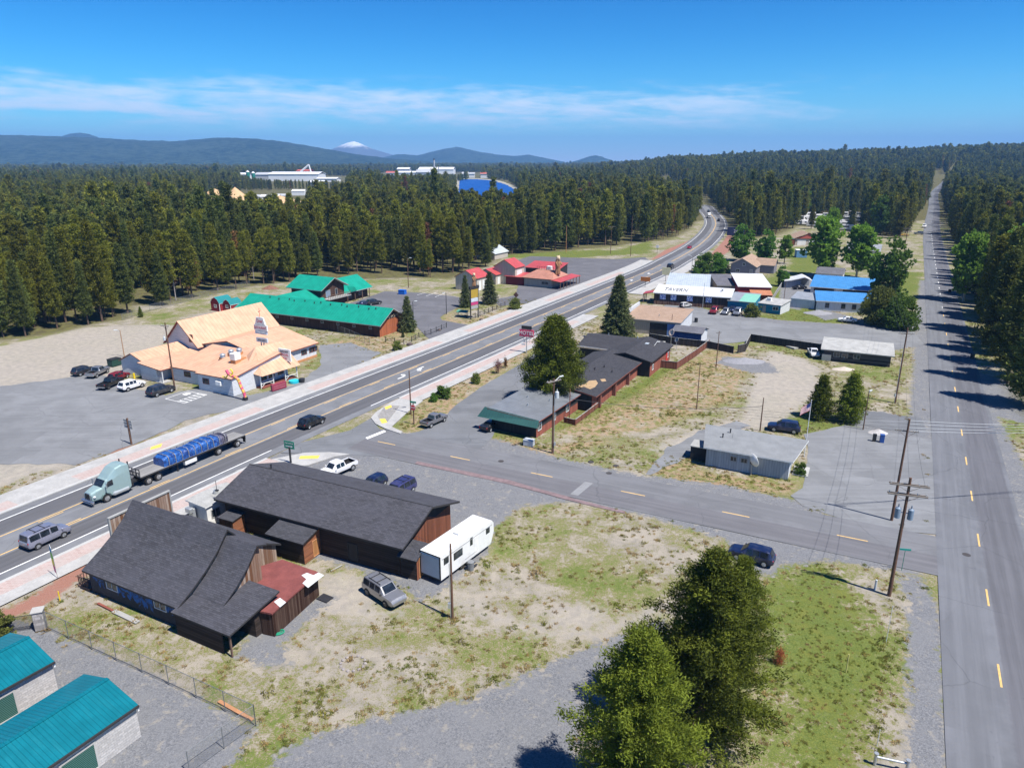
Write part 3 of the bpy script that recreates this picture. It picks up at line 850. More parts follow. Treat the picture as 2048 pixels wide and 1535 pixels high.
M_rSilver = ribbed('roof_metal_galvanised', (.55, .60, .63), .7, (.66, .70, .72), .5, .4)
M_rCop = ribbed('roof_metal_rust', (.50, .21, .11), .5, None, 0, .6)
M_roll = plain('roof_rolled_grey', (.215, .225, .235), .95, .14, .7)
M_rollW = plain('roof_rolled_pale', (.36, .36, .35), .95, .22, .7)
M_wBrown = boards('wall_boards_dark_brown', (.047, .033, .027), .26, False, .35, .16)
M_wRed = boards('wall_boards_red_brown', (.21, .075, .040), .3, True, .35, .08)
M_wRedD = boards('wall_boards_weathered_red', (.17, .075, .05), .24, True, .6, .14, (.24, .16, .12))
M_wOld = boards('wall_boards_weathered', (.30, .135, .065), .28, True, .55, .12, (.42, .34, .28))
M_wDoor = boards('plywood_orange', (.42, .20, .075), .6, True, .15, .03)
M_wLog = boards('wall_log_ends', (.30, .12, .06), .16, False, .3, .25)
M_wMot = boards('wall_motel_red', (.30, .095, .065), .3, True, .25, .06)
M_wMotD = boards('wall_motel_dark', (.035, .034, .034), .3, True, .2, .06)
M_wCedar = boards('wall_cedar', (.40, .12, .05), .3, True, .25, .06)
M_wCedarD = boards('wall_log_dark', (.085, .045, .032), .3, True, .3, .1)
M_wWhite = boards('wall_siding_white', (.68, .69, .71), .26, False, .05, .1)
M_wWhiteV = boards('wall_panel_white', (.64, .66, .69), .4, True, .05, .06)
M_wGreyV = boards('wall_panel_blue_grey', (.36, .39, .43), .35, True, .10, .08)
M_wCream = boards('wall_metal_cream', (.52, .46, .39), .4, True, .06, .05)
M_wTan = boards('wall_panel_tan', (.40, .36, .31), .5, True, .08, .05)
M_wBlack = boards('wall_boards_black', (.045, .042, .04), .22, False, .7, .14, (.13, .12, .12))
M_wTav = boards('wall_tavern_boards', (.060, .044, .042), .3, True, .5, .1)
M_wTurq = boards('wall_turquoise', (.02, .22, .36), .3, False, .15, .08)
M_wBlueD = boards('wall_deep_blue', (.025, .065, .20), .3, True, .1, .06)
M_block = blocks('wall_block_pale', (.50, .475, .455))
M_concw = plain('wall_concrete', (.42, .41, .39), .9, .12, .7)
M_trimD = plain('trim_dark', (.035, .033, .034), .7)
M_trimW = plain('trim_white', (.74, .74, .72), .7)
M_trimR = plain('trim_red_brown', (.23, .075, .055), .7)
M_trimG = plain('trim_grey', (.33, .33, .32), .8)
M_trimO = plain('trim_orange', (.50, .24, .11), .7)
M_rustroof = plain('roof_coating_maroon', (.20, .062, .055), .7, .22, .8)
M_pale = plain('roof_patch_pale', (.60, .62, .62), .8, .06)
M_metal = plain('galvanised_metal', (.52, .54, .55), .4, .1, 3, .6)
M_dmetal = plain('dark_metal', (.05, .05, .055), .5, .1, 3, .4)
M_rail = plain('timber_rail', (.16, .10, .075), .9, .3, 3)
def glass_mat(name, c=(.02, .028, .035)):
    t = NT(name)
    col = t.mix(t.map(t.noise(1.5, 3), .4, .7), c, sc3(c, 2.2))
    return t.fin(col, .08, spec=.6)
M_glass = glass_mat('window_glass')
M_glassC = glass_mat('car_glass', (.012, .016, .022))

def rect(p1, p2, p3, z, L=None, W=None):
    A, B, C = G(*p1, z), G(*p2, z), G(*p3, z)
    u = (B - A).normalized(); n = Vector((-u.y, u.x))
    return dict(o=A, u=u, n=n, L=L or (B - A).length, W=W or abs((C - A).dot(n)), rz=math.atan2(u.y, u.x))
def loc_of(b, x, y, z=0): p = b['o'] + b['u'] * x + b['n'] * y; return Vector((p.x, p.y, z))
def to_local(b, px, z=0):
    d = G(*px, z) - b['o']; return Vector((d.dot(b['u']), d.dot(b['n'])))
def prof_z(prof, y):
    for (y0, z0), (y1, z1) in zip(prof, prof[1:]):
        if y0 <= y <= y1 + 1e-6: return z0 + (z1 - z0) * (y - y0) / max(1e-6, y1 - y0)
    return prof[-1][1] if y > prof[-1][0] else prof[0][1]
def gable(W, ze, zr, k=.5): return [(0, ze), (W * k, zr), (W, ze)]
def roof_mesh(L, prof, x0=0.0, th=.16, mroof=0, mtrim=1, mb=None):
    mb = mb or MB()
    n = len(prof)
    for i in range(n - 1):
        (y0, z0), (y1, z1) = prof[i], prof[i + 1]
        mb.quad((x0, y0, z0), (x0 + L, y0, z0), (x0 + L, y1, z1), (x0, y1, z1), mroof)
        mb.quad((x0, y1, z1 - th), (x0 + L, y1, z1 - th), (x0 + L, y0, z0 - th), (x0, y0, z0 - th), mtrim)
        mb.quad((x0, y0, z0 - th), (x0, y0, z0), (x0, y1, z1), (x0, y1, z1 - th), mtrim)
        mb.quad((x0 + L, y0, z0), (x0 + L, y0, z0 - th), (x0 + L, y1, z1 - th), (x0 + L, y1, z1), mtrim)
    (y0, z0), (y1, z1) = prof[0], prof[-1]
    mb.quad((x0, y0, z0 - th), (x0 + L, y0, z0 - th), (x0 + L, y0, z0), (x0, y0, z0), mtrim)
    mb.quad((x0 + L, y1, z1 - th), (x0, y1, z1 - th), (x0, y1, z1), (x0 + L, y1, z1), mtrim)
    return mb
def wall_mesh(x0, x1, y0, y1, prof, th=.16, mats=(0, 0, 0, 0), z0=0.0, mb=None, skip=''):
    """walls of a box under a roof profile; mats = front, right, back, left"""
    mb = mb or MB()
    def top(y): return prof_z(prof, y) - th - .004
    if 'f' not in skip: mb.quad((x0, y0, z0), (x1, y0, z0), (x1, y0, top(y0)), (x0, y0, top(y0)), mats[0])
    if 'b' not in skip: mb.quad((x1, y1, z0), (x0, y1, z0), (x0, y1, top(y1)), (x1, y1, top(y1)), mats[2])
    ys = [y0] + [p[0] for p in prof if y0 < p[0] < y1] + [y1]
    if 'r' not in skip: mb.add([(x1, y0, z0), (x1, y1, z0)] + [(x1, y, top(y)) for y in reversed(ys)], [tuple(range(2 + len(ys)))], mats[1])
    if 'l' not in skip: mb.add([(x0, y1, z0), (x0, y0, z0)] + [(x0, y, top(y)) for y in ys], [tuple(range(2 + len(ys)))], mats[3])
    return mb
def house(name, label, cat, b, prof, mroof, mwall, oy=.5, ox=.4, mtrim=None, th=.16, group=None, wmats=(0, 0, 0, 0), z0=0):
    t = thing(name, label, cat, (b['o'].x, b['o'].y, z0), b['rz'], group)
    b['t'] = t; b['prof'] = prof; b['box'] = (ox, b['L'] - ox, oy, b['W'] - oy)
    roof_mesh(b['L'], prof, 0, th).build('roof', [mroof, mtrim or M_trimD], t)
    mw = mwall if isinstance(mwall, (list, tuple)) else [mwall]
    wall_mesh(*b['box'], prof, th, wmats).build('wall', list(mw), t)
    return t
def opening(b, side, pos, z, w, h, kind='window', frame=None, fill=None, parent=None, fw=.09, mull=1):
    """a window or door set on one side of the walls; pos runs along that side from its left end seen from outside"""
    x0, x1, y0, y1 = b['box']
    if side == 'f': o, d, nn = Vector((x0, y0)), Vector((1, 0)), Vector((0, -1))
    elif side == 'r': o, d, nn = Vector((x1, y0)), Vector((0, 1)), Vector((1, 0))
    elif side == 'b': o, d, nn = Vector((x1, y1)), Vector((-1, 0)), Vector((0, 1))
    else: o, d, nn = Vector((x0, y1)), Vector((0, -1)), Vector((-1, 0))
    def P(s, zz, e): p = o + d * (pos + s) + nn * e; return (p.x, p.y, zz)
    mb = MB()
    def bar(s0, s1, za, zb, e):
        vs = [P(s0, za, .003), P(s1, za, .003), P(s1, zb, .003), P(s0, zb, .003), P(s0, za, e), P(s1, za, e), P(s1, zb, e), P(s0, zb, e)]
        mb.add(vs, [(4, 5, 6, 7), (0, 1, 5, 4), (1, 2, 6, 5), (2, 3, 7, 6), (3, 0, 4, 7)])
    bar(0, fw, z, z + h, .06); bar(w - fw, w, z, z + h, .06)
    bar(fw, w - fw, z, z + fw, .06); bar(fw, w - fw, z + h - fw, z + h, .06)
    if kind == 'window':
        for k in range(1, mull + 1):
            if mull and w > .8: c = w * k / (mull + 1); bar(c - .03, c + .03, z + fw, z + h - fw, .05)
    f = mb.build(kind, frame or M_trimW, parent or b['t'])
    m2 = MB()
    vs = [P(fw, z + fw, .02), P(w - fw, z + fw, .02), P(w - fw, z + h - fw, .02), P(fw, z + h - fw, .02)]
    m2.add(vs, [(0, 1, 2, 3)])
    m2.build('pane' if kind == 'window' else 'panel', fill or (M_glass if kind == 'window' else M_trimG), f)
    return f
def vents(b, spots, parent=None, mat=None, h=.5, r=.09):
    for x, y in spots:
        mb = MB(); z = prof_z(b['prof'], y)
        mb.cyl((x, y, z - .05), (x, y, z + h), r, n=8); mb.cyl((x, y, z + h), (x, y, z + h + .07), r * 1.5, n=8)
        mb.build('roof_vent', mat or M_metal, parent or b['t'])
def text_mesh(txt, size, mat, name, parent=None, extrude=.015, loc=(0, 0, 0), rot=(0, 0, 0), shear=0.0, align='CENTER'):
    cu = bpy.data.curves.new(name, 'FONT')
    cu.body = txt; cu.size = size; cu.extrude = extrude; cu.align_x = align; cu.align_y = 'CENTER'; cu.shear = shear
    cu.resolution_u = 3
    tmp = bpy.data.objects.new(name, cu); COL.objects.link(tmp)
    bpy.context.view_layer.update()
    me = bpy.data.meshes.new_from_object(tmp.evaluated_get(bpy.context.evaluated_depsgraph_get()))
    bpy.data.objects.remove(tmp)
    me.materials.clear(); me.materials.append(mat)
    o = bpy.data.objects.new(name, me); COL.objects.link(o)
    o.location = loc; o.rotation_euler = rot
    if parent is not None: link_child(o, parent)
    return o

# ------------------------------------------------------------------ the long brown bar in the middle
b = rect((427, 997), (805, 1098), (929, 1003.6), 3.65)
bar_b = b
W, L = b['W'], b['L']
t = house('tavern_hall', 'long dark brown timber hall with charcoal gable roof beside the white trailer', 'building', b, gable(W, 3.65, 5.65), M_shD, [M_wBrown, M_wRed], .7, .9, M_trimD, .22, wmats=(0, 1, 0, 0))
mb = MB(); mb.cyl((-.0, W / 2, 5.66), (L, W / 2, 5.66), .05, n=6); mb.build('ridge_cap', M_trimD, t)
# upper part of the right gable is boarded in black
x1 = L - .9 + .02
mb = MB(); mb.add([(x1, W - 5.0 + 1.0, 3.35), (x1, W - .75, 3.35), (x1, W - .75, 3.38 + .1), (x1, W / 2, 5.3), (x1, W / 2 - 1.2, 4.95)], [(0, 1, 2, 3, 4)]); mb.build('gable_board', M_wMotD, t)
opening(b, 'f', 17.6, .05, 1.3, 2.2, 'door', M_trimD, M_trimD)
for px, z in (((546, 931), 5.2), ((420, 990), 4.0)):
    pass
mb = MB(); p = to_local(b, (434, 983), 3.9); zz = prof_z(b['prof'], p.y); mb.cyl((p.x, p.y, zz), (p.x, p.y, zz + 1.3), .03, n=6); mb.box(p.x, p.y, zz, .4, .3, .12); mb.build('roof_antenna', M_dmetal, t)
vents(b, [(to_local(b, (547, 935), 5.4).x, W / 2 + .5)], h=.45, mat=M_dmetal)
# lean-to on the front
A_ = to_local(b, (605.3, 1086.5), 2.75); B_ = to_local(b, (529.3, 1064.6), 2.75)
lx0, lx1 = B_.x, A_.x; ly0 = min(A_.y, B_.y); ly1 = .75
pr = [(ly0, 2.65), (ly1 + .0, 3.38)]
roof_mesh(lx1 - lx0, pr, lx0, .14).build('annex_roof', [M_shD2, M_trimD], t)
wall_mesh(lx0 + .35, lx1 - .3, ly0 + .35, ly1 - .05, pr, .14, (0, 1, 0, 0), skip='b').build('annex_wall', [M_wBrown, M_wLog], t)
bb = dict(b, box=(lx0 + .35, lx1 - .3, ly0 + .35, ly1 - .05))
opening(bb, 'r', 1.35, .1, .95, 1.95, 'door', M_trimO, M_wDoor)
# small shed by the kiosk
p = to_local(b, (464.6, 1042.7), 2.3); q = to_local(b, (475, 1033), 2.3); r_ = to_local(b, (434, 1034), 2.3)
pr = [(p.y, 2.3), (p.y + 2.0, 2.5)]
roof_mesh(p.x - r_.x, pr, r_.x, .1).build('shed_roof', [M_shD2, M_trimD], t)
wall_mesh(r_.x + .15, p.x - .15, p.y + .15, p.y + 1.9, pr, .1, (0, 1, 0, 0)).build('shed_wall', [boards('ply_brown', (.19, .085, .04), .7, True, .15), M_wLog], t)
# entry box on the right corner, roof bent over the eave
e0 = to_local(b, (825, 1157.6), 0); ex0 = e0.x - 1.5; ex1 = e0.x + .6
pr = [(e0.y - .45, 2.55), (e0.y + .5, 3.0), (e0.y + 2.4, 3.05)]
roof_mesh(ex1 - ex0 + .3, pr, ex0, .12).build('entry_roof', [M_shD2, M_trimD], t)
wall_mesh(ex0 + .1, ex1, e0.y, e0.y + 2.3, pr, .12, (0, 1, 0, 0)).build('entry_wall', [M_wBrown, M_wRed], t)
bb = dict(b, box=(ex0 + .1, ex1, e0.y, e0.y + 2.3))
opening(bb, 'r', .35, .1, 1.5, 2.3, 'door', M_trimO, M_wDoor)

# ------------------------------------------------------------------ store with the swayed roof
p1, p2 = (162.9, 1139.6), (351.6, 1215.3)
ze = 2.55
b = rect(p1, p2, p2, ze, W=17)
sto = b
rl = to_local(b, (278.7, 1001), 7.4); rr = to_local(b, (466.5, 1063), 7.4)
print('store ridge local', rl, rr, 'L', b['L'])
yr = (rl.y + rr.y) / 2; zr = 7.4
W = yr * 2; b['W'] = W
L = b['L'] + .2; b['L'] = L
half = [(0, ze), (yr * .30, ze + .13 * (zr - ze) + .42), (yr * .55, ze + .40 * (zr - ze) + .12), (yr * .78, ze + .66 * (zr - ze) + .05), (yr, zr)]
prof = half + [(W - y, z) for y, z in reversed(half[:-1])]
t = house('barn_store', 'old timber store with a steep curved dark shingle roof and a blue painted side wall', 'building', b, prof, M_shD, [plain('wall_asphalt_grey', (.062, .060, .064), .9, .25, .6), M_wOld, M_wOld], .45, .35, M_trimD, .2, wmats=(0, 1, 0, 1))
# false front towards the highway: a tall plank wall with a pale cap
mb = MB(); xf = -.5
def on_plane(px, x):
    return min(((abs(to_local(b, px, z / 20).x - x), to_local(b, px, z / 20).y, z / 20) for z in range(0, 200)))[1:]
(ff0, fz0), (ff1, fz1) = on_plane((217.6, 1035.7), xf), on_plane((337, 983.7), xf); FH = (fz0 + fz1) / 2
mb.box(xf, (ff0 + ff1) / 2, 0, .12, ff1 - ff0, FH, 0); mb.build('false_front', M_wOld, t)
mb = MB(); mb.box(xf, (ff0 + ff1) / 2, FH, .3, ff1 - ff0 + .3, .14); mb.box(xf, ff1 + .08, 0, .24, .16, FH); mb.box(xf, ff0 - .08, 0, .24, .16, FH); mb.build('front_cap', M_trimG, t)
# painted wall: blue patches between dark swirls, and two windows
t2 = NT('wall_painting_blue')
n = t2.noise(1.1, 5, .6, dist=1.2); m = t2.noise(4, 4, .6, dist=.8)
c_ = t2.mix(t2.map(n, .40, .56), (.055, .052, .055), (.035, .16, .47))
c_ = t2.mix(t2.map(m, .60, .72, 0, .7), c_, (.22, .40, .62))
M_mural = t2.fin(c_, .8)
y_ = .45 - .012
for xa, xb, za in ((.9, 2.6, 1.15), (4.6, 7.1, 1.05), (7.1, 9.9, .75), (11.4, 13.2, 1.3)):
    mb = MB(); s = L / 14.2
    n_ = 9; pts = [(xa * s, y_, 2.2), ]
    lo = [(xa * s + (xb - xa) * s * k / n_, y_, za + .35 * math.sin(k * 1.9 + xa)) for k in range(n_ + 1)]
    mb.add([(xb * s, y_, 2.28), (xa * s, y_, 2.28)] + lo, [tuple(range(2 + len(lo)))]); mb.build('wall_painting', M_mural, t)
s = L / 14.2
opening(b, 'f', 2.65 * s, 1.15, 1.7, 1.0, frame=M_trimW); opening(b, 'f', 9.8 * s, 1.15, 1.7, 1.0, frame=M_trimW)
# lower right roofs
prA = [(y, z - .75) for y, z in half if y >= yr * .30 - .01] + [(yr + 1.2, zr - 1.2)]
xa0 = L - .3; xa1 = to_local(b, (521, 1095), 6.2).x
print('annex', xa0, xa1)
roof_mesh(xa1 - xa0, prA, xa0, .16).build('annex_roof', [M_shD, M_trimD], t)
wall_mesh(xa0 + .1, xa1 - .5, yr * .42, yr + .6, prA, .16, skip='lb').build('annex_wall', [M_wOld], t)
c1 = to_local(b, (541.8, 1179.3), 3.1); c2 = to_local(b, (458.4, 1271), 2.45); c3 = to_local(b, (345.7, 1221.5), 2.45)
print('carport', c1, c2, c3)
xp0, xp1 = L - .25, max(c2.x, c1.x)
yp0, yp1 = c2.y, c1.y
prC = [(yp0, 2.45), (yp1, 3.35)]
roof_mesh(xp1 - xp0, prC, xp0, .18).build('carport_roof', [M_shD, M_trimD], t)
mb = MB()
for x, y in ((xp1 - .35, yp0 + .3),): mb.box(x, y, 0, .14, .14, 2.3)
mb.build('carport_post', M_rail, t)
wall_mesh(xp0 + .5, xp1 - .5, yp0 + 3.2, yp1 - .2, prC, .18, skip='b').build('carport_wall', [M_wBrown], t)
mb = MB(); mb.box((xp0 + xp1) / 2 - .6, yp0 + .3, 0, xp1 - xp0 - 1.4, .08, 2.3); mb.build('carport_screen', M_wBrown, t)
# flat maroon roof with pale patches
fl_ = [(564.7, 1117.8), (637.6, 1143.8), (543.8, 1226), (520, 1221), (541, 1180), (489.6, 1158), (513, 1134)]
FZ = 2.55
P = [to_local(b, q, FZ) for q in fl_]
mb = MB(); mb.prism([(q.x, q.y) for q in P], FZ - .18, FZ); mb.build('flat_roof', M_rustroof, t)
mb = MB()
def rp(q): v = to_local(b, q, FZ); return (v.x, v.y)
for poly in ([(603, 1150), (614, 1145), (627, 1150), (637, 1144.5), (648, 1150), (616, 1175), (605, 1166), (613, 1158)], [(548, 1203), (560, 1195), (572, 1204), (560, 1214)]):
    mb = MB(); mb.prism([rp(q) for q in poly], FZ + .004, FZ + .03); mb.build('roof_patch', M_pale, t)
cen = sum((Vector(rp(q)) for q in fl_), Vector((0, 0))) / len(fl_)
mb = MB(); P2 = [to_local(b, q, FZ) for q in fl_[:4]]
P2 = [cen + (q - cen) * .965 for q in P2]
for a_, c_ in ((P2[0], P2[1]), (P2[1], P2[2]), (P2[2], P2[3])):
    mb.quad((a_.x, a_.y, 0), (c_.x, c_.y, 0), (c_.x, c_.y, FZ - .18), (a_.x, a_.y, FZ - .18)); mb.quad((c_.x, c_.y, 0), (a_.x, a_.y, 0), (a_.x, a_.y, FZ - .18), (c_.x, c_.y, FZ - .18))
q = P2[3]; w_ = to_local(b, (490, 1240), 0)
mb.quad((q.x - 3, q.y + .6, 0), (q.x, q.y, 0), (q.x, q.y, FZ - .18), (q.x - 3, q.y + .6, FZ - .18))
mb.build('flat_wall', M_wRedD, t)
# porch corner rail
mb = MB()
for k in range(9): mb.box(-1.6, .4 + k * .28, 0, .07, .07, 1.2)
for k in range(6): mb.box(-1.6 + .28 * k, .4, 0, .07, .07, 1.2)
mb.box(-1.6, 1.5, 1.2, .1, 2.6, .08); mb.box(-.8, .4, 1.2, 1.7, .1, .08); mb.build('porch_rail', M_rail, t)
mb = MB(); mb.box(-.8, 1.6, 0, 1.8, 2.6, .25); mb.build('porch_deck', M_rail, t)

# white kiosk between the store and the hall
b = rect((370, 997), (410, 1013), (457, 963.6), 2.9)
W, L = b['W'], b['L']
t = house('drive_up_kiosk', 'small white kiosk with a curved pale roof squeezed between the two dark buildings', 'kiosk', b, [(0, 2.75), (W * .3, 2.9), (W * .7, 2.95), (W, 2.8)], M_rollW, [M_trimW, M_trimG], .25, .2, M_trimW, .14)
mb = MB(); mb.cyl((L / 2, W * .5, 2.9), (L / 2, W * .5, 3.35), .3, n=12); mb.build('roof_fan', M_metal, t)
mb = MB(); mb.box(L * .35, -.15, 0, .7, .5, 2.1, bev=.04); mb.box(L * .35, -.5, 1.7, .9, .5, .6, bev=.04); mb.build('cooling_unit', M_metal, t)
opening(b, 'r', .5, 1.0, 1.2, 1.1, frame=M_trimG)
b2 = b
tf = thing('plank_fence', 'short rough plank fence of uneven boards between the store and the hall', 'fence', G(402, 1030).to_3d(), R(-24))
mb = MB()
for k in range(11):
    mb.box(k * .27, 0, 0, .2, .05, 1.7 + .6 * random.random(), rz=random.uniform(-.03, .03))
mb.build('board', M_wOld, tf)

# ------------------------------------------------------------------ storage units bottom left
def storage(label, eave_r, ridge_r, back_r, far_l, ze, L, door_x):
    A = G(*eave_r, ze); B = G(*far_l, ze)
    u = (A - B).normalized()
    n = Vector((-u.y, u.x))
    C = G(*back_r, ze)
    W = (C - A).dot(n)
    b = dict(o=A - u * L, u=u, n=n, L=L, W=W, rz=math.atan2(u.y, u.x))
    t = house('storage_building', label, 'storage building', b, gable(W, ze, ze + .95), M_rTeal, M_block, .18, .12, plain('trim_teal', (.008, .10, .12), .5), .16)
    mb = MB(); mb.box(L / 2, W / 2, ze + .93, L, .34, .05); mb.build('ridge_cap', M_rTeal, t)
    mb = MB(); mb.box(L / 2, -.06, ze - .18, L, .12, .16); mb.build('gutter', M_trimD, t)
    mb = MB(); mb.box(L - .05, .06, ze - .55, .12, .14, .4); mb.build('downpipe', M_trimW, t)
    t3 = NT('shutter_green_' + eave_r.__repr__()); sp = t3.n('ShaderNodeSeparateXYZ'); t3.l(t3.co('UV'), sp.inputs[0])
    rb = t3.map(t3.math('ABSOLUTE', t3.math('SUBTRACT', t3.math('FRACT', t3.math('MULTIPLY', sp.outputs[1], 7)), .5)), .2, .45)
    ms = t3.fin(t3.mix(rb, (.02, .075, .06), (.09, .20, .17)), .5, rb, .6, .03)
    for dx in door_x: opening(b, 'f', L - dx, .02, 2.5, 2.25, 'door', M_concw, ms, fw=.14)
    return b
print('stor h', HT((287, 1469), (276.4, 1407.9)), HT((119, 1372), (108.7, 1321)))
sa = storage('long concrete-block storage row with teal metal roof, the nearer and larger of two', (276.4, 1407.9), (214, 1359), (164, 1349), (92.5, 1535), 2.9, 30, (5.9, 11, 16))
sb = storage('concrete-block storage row with teal metal roof at the left edge, the farther of two', (108.7, 1321), (56.7, 1275), (15, 1266.7), (0, 1381), 2.9, 24, (5.6, 10.5))

# ------------------------------------------------------------------ grey office on the island
b = rect((1407, 893.5), (1586.5, 924), (1618, 880), 2.9)
off = b; b['W'] = W = 6.9; L = b['L']; b['box'] = (.35, L - .45, .5, W - .4); b['prof'] = [(0, 2.9), (W, 3.65)]
t = b['t'] = thing('office_building', 'single-storey grey panelled office with a pale low-slope roof on the grass island', 'building', (b['o'].x, b['o'].y, 0), b['rz'])
C = [(0, 0, 2.9), (L, 0, 2.9)] + [(*to_local(b, q, 3.65), 3.65) for q in ((1618, 880), (1411.5, 847.5))]
mb = MB(); mb.add(C, [(0, 1, 2, 3)], 0); mb.add([(x, y, z - .17) for x, y, z in C], [(3, 2, 1, 0)], 1)
for i in range(4): p, q = C[i], C[(i + 1) % 4]; mb.quad((p[0], p[1], p[2] - .17), (q[0], q[1], q[2] - .17), q, p, 1)
mb.build('roof', [M_roll, M_trimW], t)
wall_mesh(*b['box'], b['prof'], .2, (0, 1, 0, 0)).build('wall', [M_wGreyV, M_wWhiteV], t)
for x in (L * .28, L * .40, L * .50): opening(b, 'f', x, 1.35, .9, .75, frame=M_trimG)
opening(b, 'r', 2.6, .1, 1.0, 2.1, 'door', M_trimW, M_glass)
vents(b, [(L * .16, W * .55), (L * .22, W * .82)], mat=M_dmetal); 
mb = MB(); mb.cyl((L * .27, W * .6, 3.2), (L * .27, W * .6, 4.1), .02, n=5); mb.build('roof_antenna', M_dmetal, t)
mb = MB(); mb.box(-1.0, W * .45, 0, 2.2, 2.6, 1.95); mb.build('side_box', M_wMotD, t)
mb = MB(); mb.box(-1.0, W * .45, 1.95, 2.4, 2.8, .12); mb.build('side_box_roof', M_trimG, t)
mb = MB(); mb.box(L + .9, W * .62, 0, 2.0, 3.4, .14); mb.build('door_step', M_conc, t)
# satellite dish on a mast before the office
g = G(1502, 948)
t = thing('satellite_dish', 'white satellite dish on a short mast in front of the grey office wall', 'satellite dish', (g.x, g.y, 0), R(20))
mb = MB(); mb.cyl((0, 0, 0), (0, 0, 1.7), .05, n=8); mb.build('mast', M_metal, t)
mb = MB(); vs = []; 
mb.lathe([(0, -.25), (.35, -.2), (.7, -.05), (.95, .12), (.97, .15), (.7, -.0), (.35, -.15), (0, -.2)], n=20)
d = mb.build('dish', M_trimW, t); d.rotation_euler = (0, R(78), 0); d.location = (0, -.1, 2.1)
mb = MB(); mb.cyl((0, -.1, 1.7), (1.3, -.3, 1.65), .025, n=6); mb.box(1.35, -.3, 1.55, .3, .16, .2); mb.build('feed_arm', M_metal, t)

# ------------------------------------------------------------------ dark derelict shed
b = rect((1642, 697), (1790, 712), (1800, 690), 2.6)
L, W = b['L'], b['W']; print('dark shed', L, W, HT((1646, 722), (1642, 697)), HT((1777, 735), (1790, 708)))
t = house('old_shed', 'long black weathered board shed with a pale flat roof beside the tall power pole', 'shed', b, [(0, 2.55), (W * .35, 2.85), (W, 2.9)], M_rollW, M_wBlack, .6, .6, M_trimG, .2)
for x in (2.2, 4.0, 6.6): opening(b, 'f', x * L / 16, 1.0, 1.3, 1.0, frame=M_trimG)
mb = MB(); mb.box(L * .09, .3, 0, 1.8, .12, 1.4); mb.build('leaning_sheet', M_metal, t)

# ------------------------------------------------------------------ motel
MZ = 2.7
m1 = rect((983, 826), (1077, 848), (1168, 785), MZ)       # metal roofed block
A, B = G(1077, 842, 3.0), G(1168, 783, 3.0)
u = (B - A).normalized(); n = Vector((-u.y, u.x))
C = G(998, 810, 3.0)
b = dict(o=A, u=u, n=n, L=(B - A).length, W=(C - A).dot(n) + .2, rz=math.atan2(u.y, u.x))
L, W = b['L'], b['W']; print('motelA', L, W, HT((1072, 875), (1078, 845)))
mo = b
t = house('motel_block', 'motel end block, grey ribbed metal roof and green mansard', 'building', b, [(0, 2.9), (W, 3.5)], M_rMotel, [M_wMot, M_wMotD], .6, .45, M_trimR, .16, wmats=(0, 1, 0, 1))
mb = MB(); mb.add([(-.9, -.25, 2.15), (-.9, W + 1.3, 2.15), (.15, W + .5, 3.62), (.15, -.0, 3.05)], [(3, 2, 1, 0)]); mb.add([(-.9, -.25, 2.15), (.15, 0, 3.05), (.15, 0, 2.15)], [(0, 1, 2)]); mb.add([(-.9, W + 1.3, 2.15), (.15, W + 1.3, 2.15), (.15, W + .5, 3.62)], [(0, 1, 2)]); mb.build('mansard', M_rGreenD, t)
mb = MB(); mb.box(L / 2, .58, 1.35, L - 1.0, .04, 1.3); mb.build('dark_band', M_wMotD, t)
b['box'] = (.45, L - .45, .56, W - .6)
for x in (.4, L * .32, L * .62): opening(b, 'f', x, .95, 1.2, 1.2, frame=M_trimW)
vents(b, [(L * .3, W * .5), (L * .55, W * .3), (L * .5, W * .7)], h=.35)
# second block
A, B = G(1197, 790, 2.9), G(1287, 722, 2.9)
u2 = (B - A).normalized(); n2_ = Vector((-u2.y, u2.x))
b = dict(o=G(1197, 790, 2.9) - u2 * 1.0, u=u2, n=n2_, L=(B - A).length + 3.0, W=(G(1160, 765, 2.9) - A).dot(n2_) + 6.0, rz=math.atan2(u2.y, u2.x))
L, W = b['L'], b['W']; print('motelB', L, W)
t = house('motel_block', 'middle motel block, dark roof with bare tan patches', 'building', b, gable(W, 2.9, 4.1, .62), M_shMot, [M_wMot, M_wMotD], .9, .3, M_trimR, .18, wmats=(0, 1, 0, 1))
mb = MB()
for px in ([(1148, 772), (1170, 768), (1178, 761), (1192, 760), (1196, 766), (1190, 774), (1180, 778), (1168, 773), (1150, 778)], [(1200, 758), (1210, 757), (1213, 762), (1204, 763)]):
    pts = []
    for q in px:
        v = to_local(b, q, 3.6)
        for _ in range(4): v = to_local(b, q, prof_z(b['prof'], v.y))
        pts.append((v.x, v.y, prof_z(b['prof'], v.y) + .012))
    mb.add(pts, [tuple(range(len(pts)))])
o = mb.build('bare_patch', plain('roof_bare_ply', (.36, .25, .145), .9, .15), t)
if o.data.polygons[0].normal.z < 0: o.data.flip_normals()
for k in range(4):
    mb = MB(); mb.box(3 + k * (L - 5) / 3, .55, 0, .5, .6, 2.75); mb.build('pier', blocks('brick_red', (.26, .10, .075), .24, .08), t)
vents(b, [(L * .45, W * .45), (L * .55, W * .38), (L * .5, W * .2)], h=.4, mat=M_dmetal)
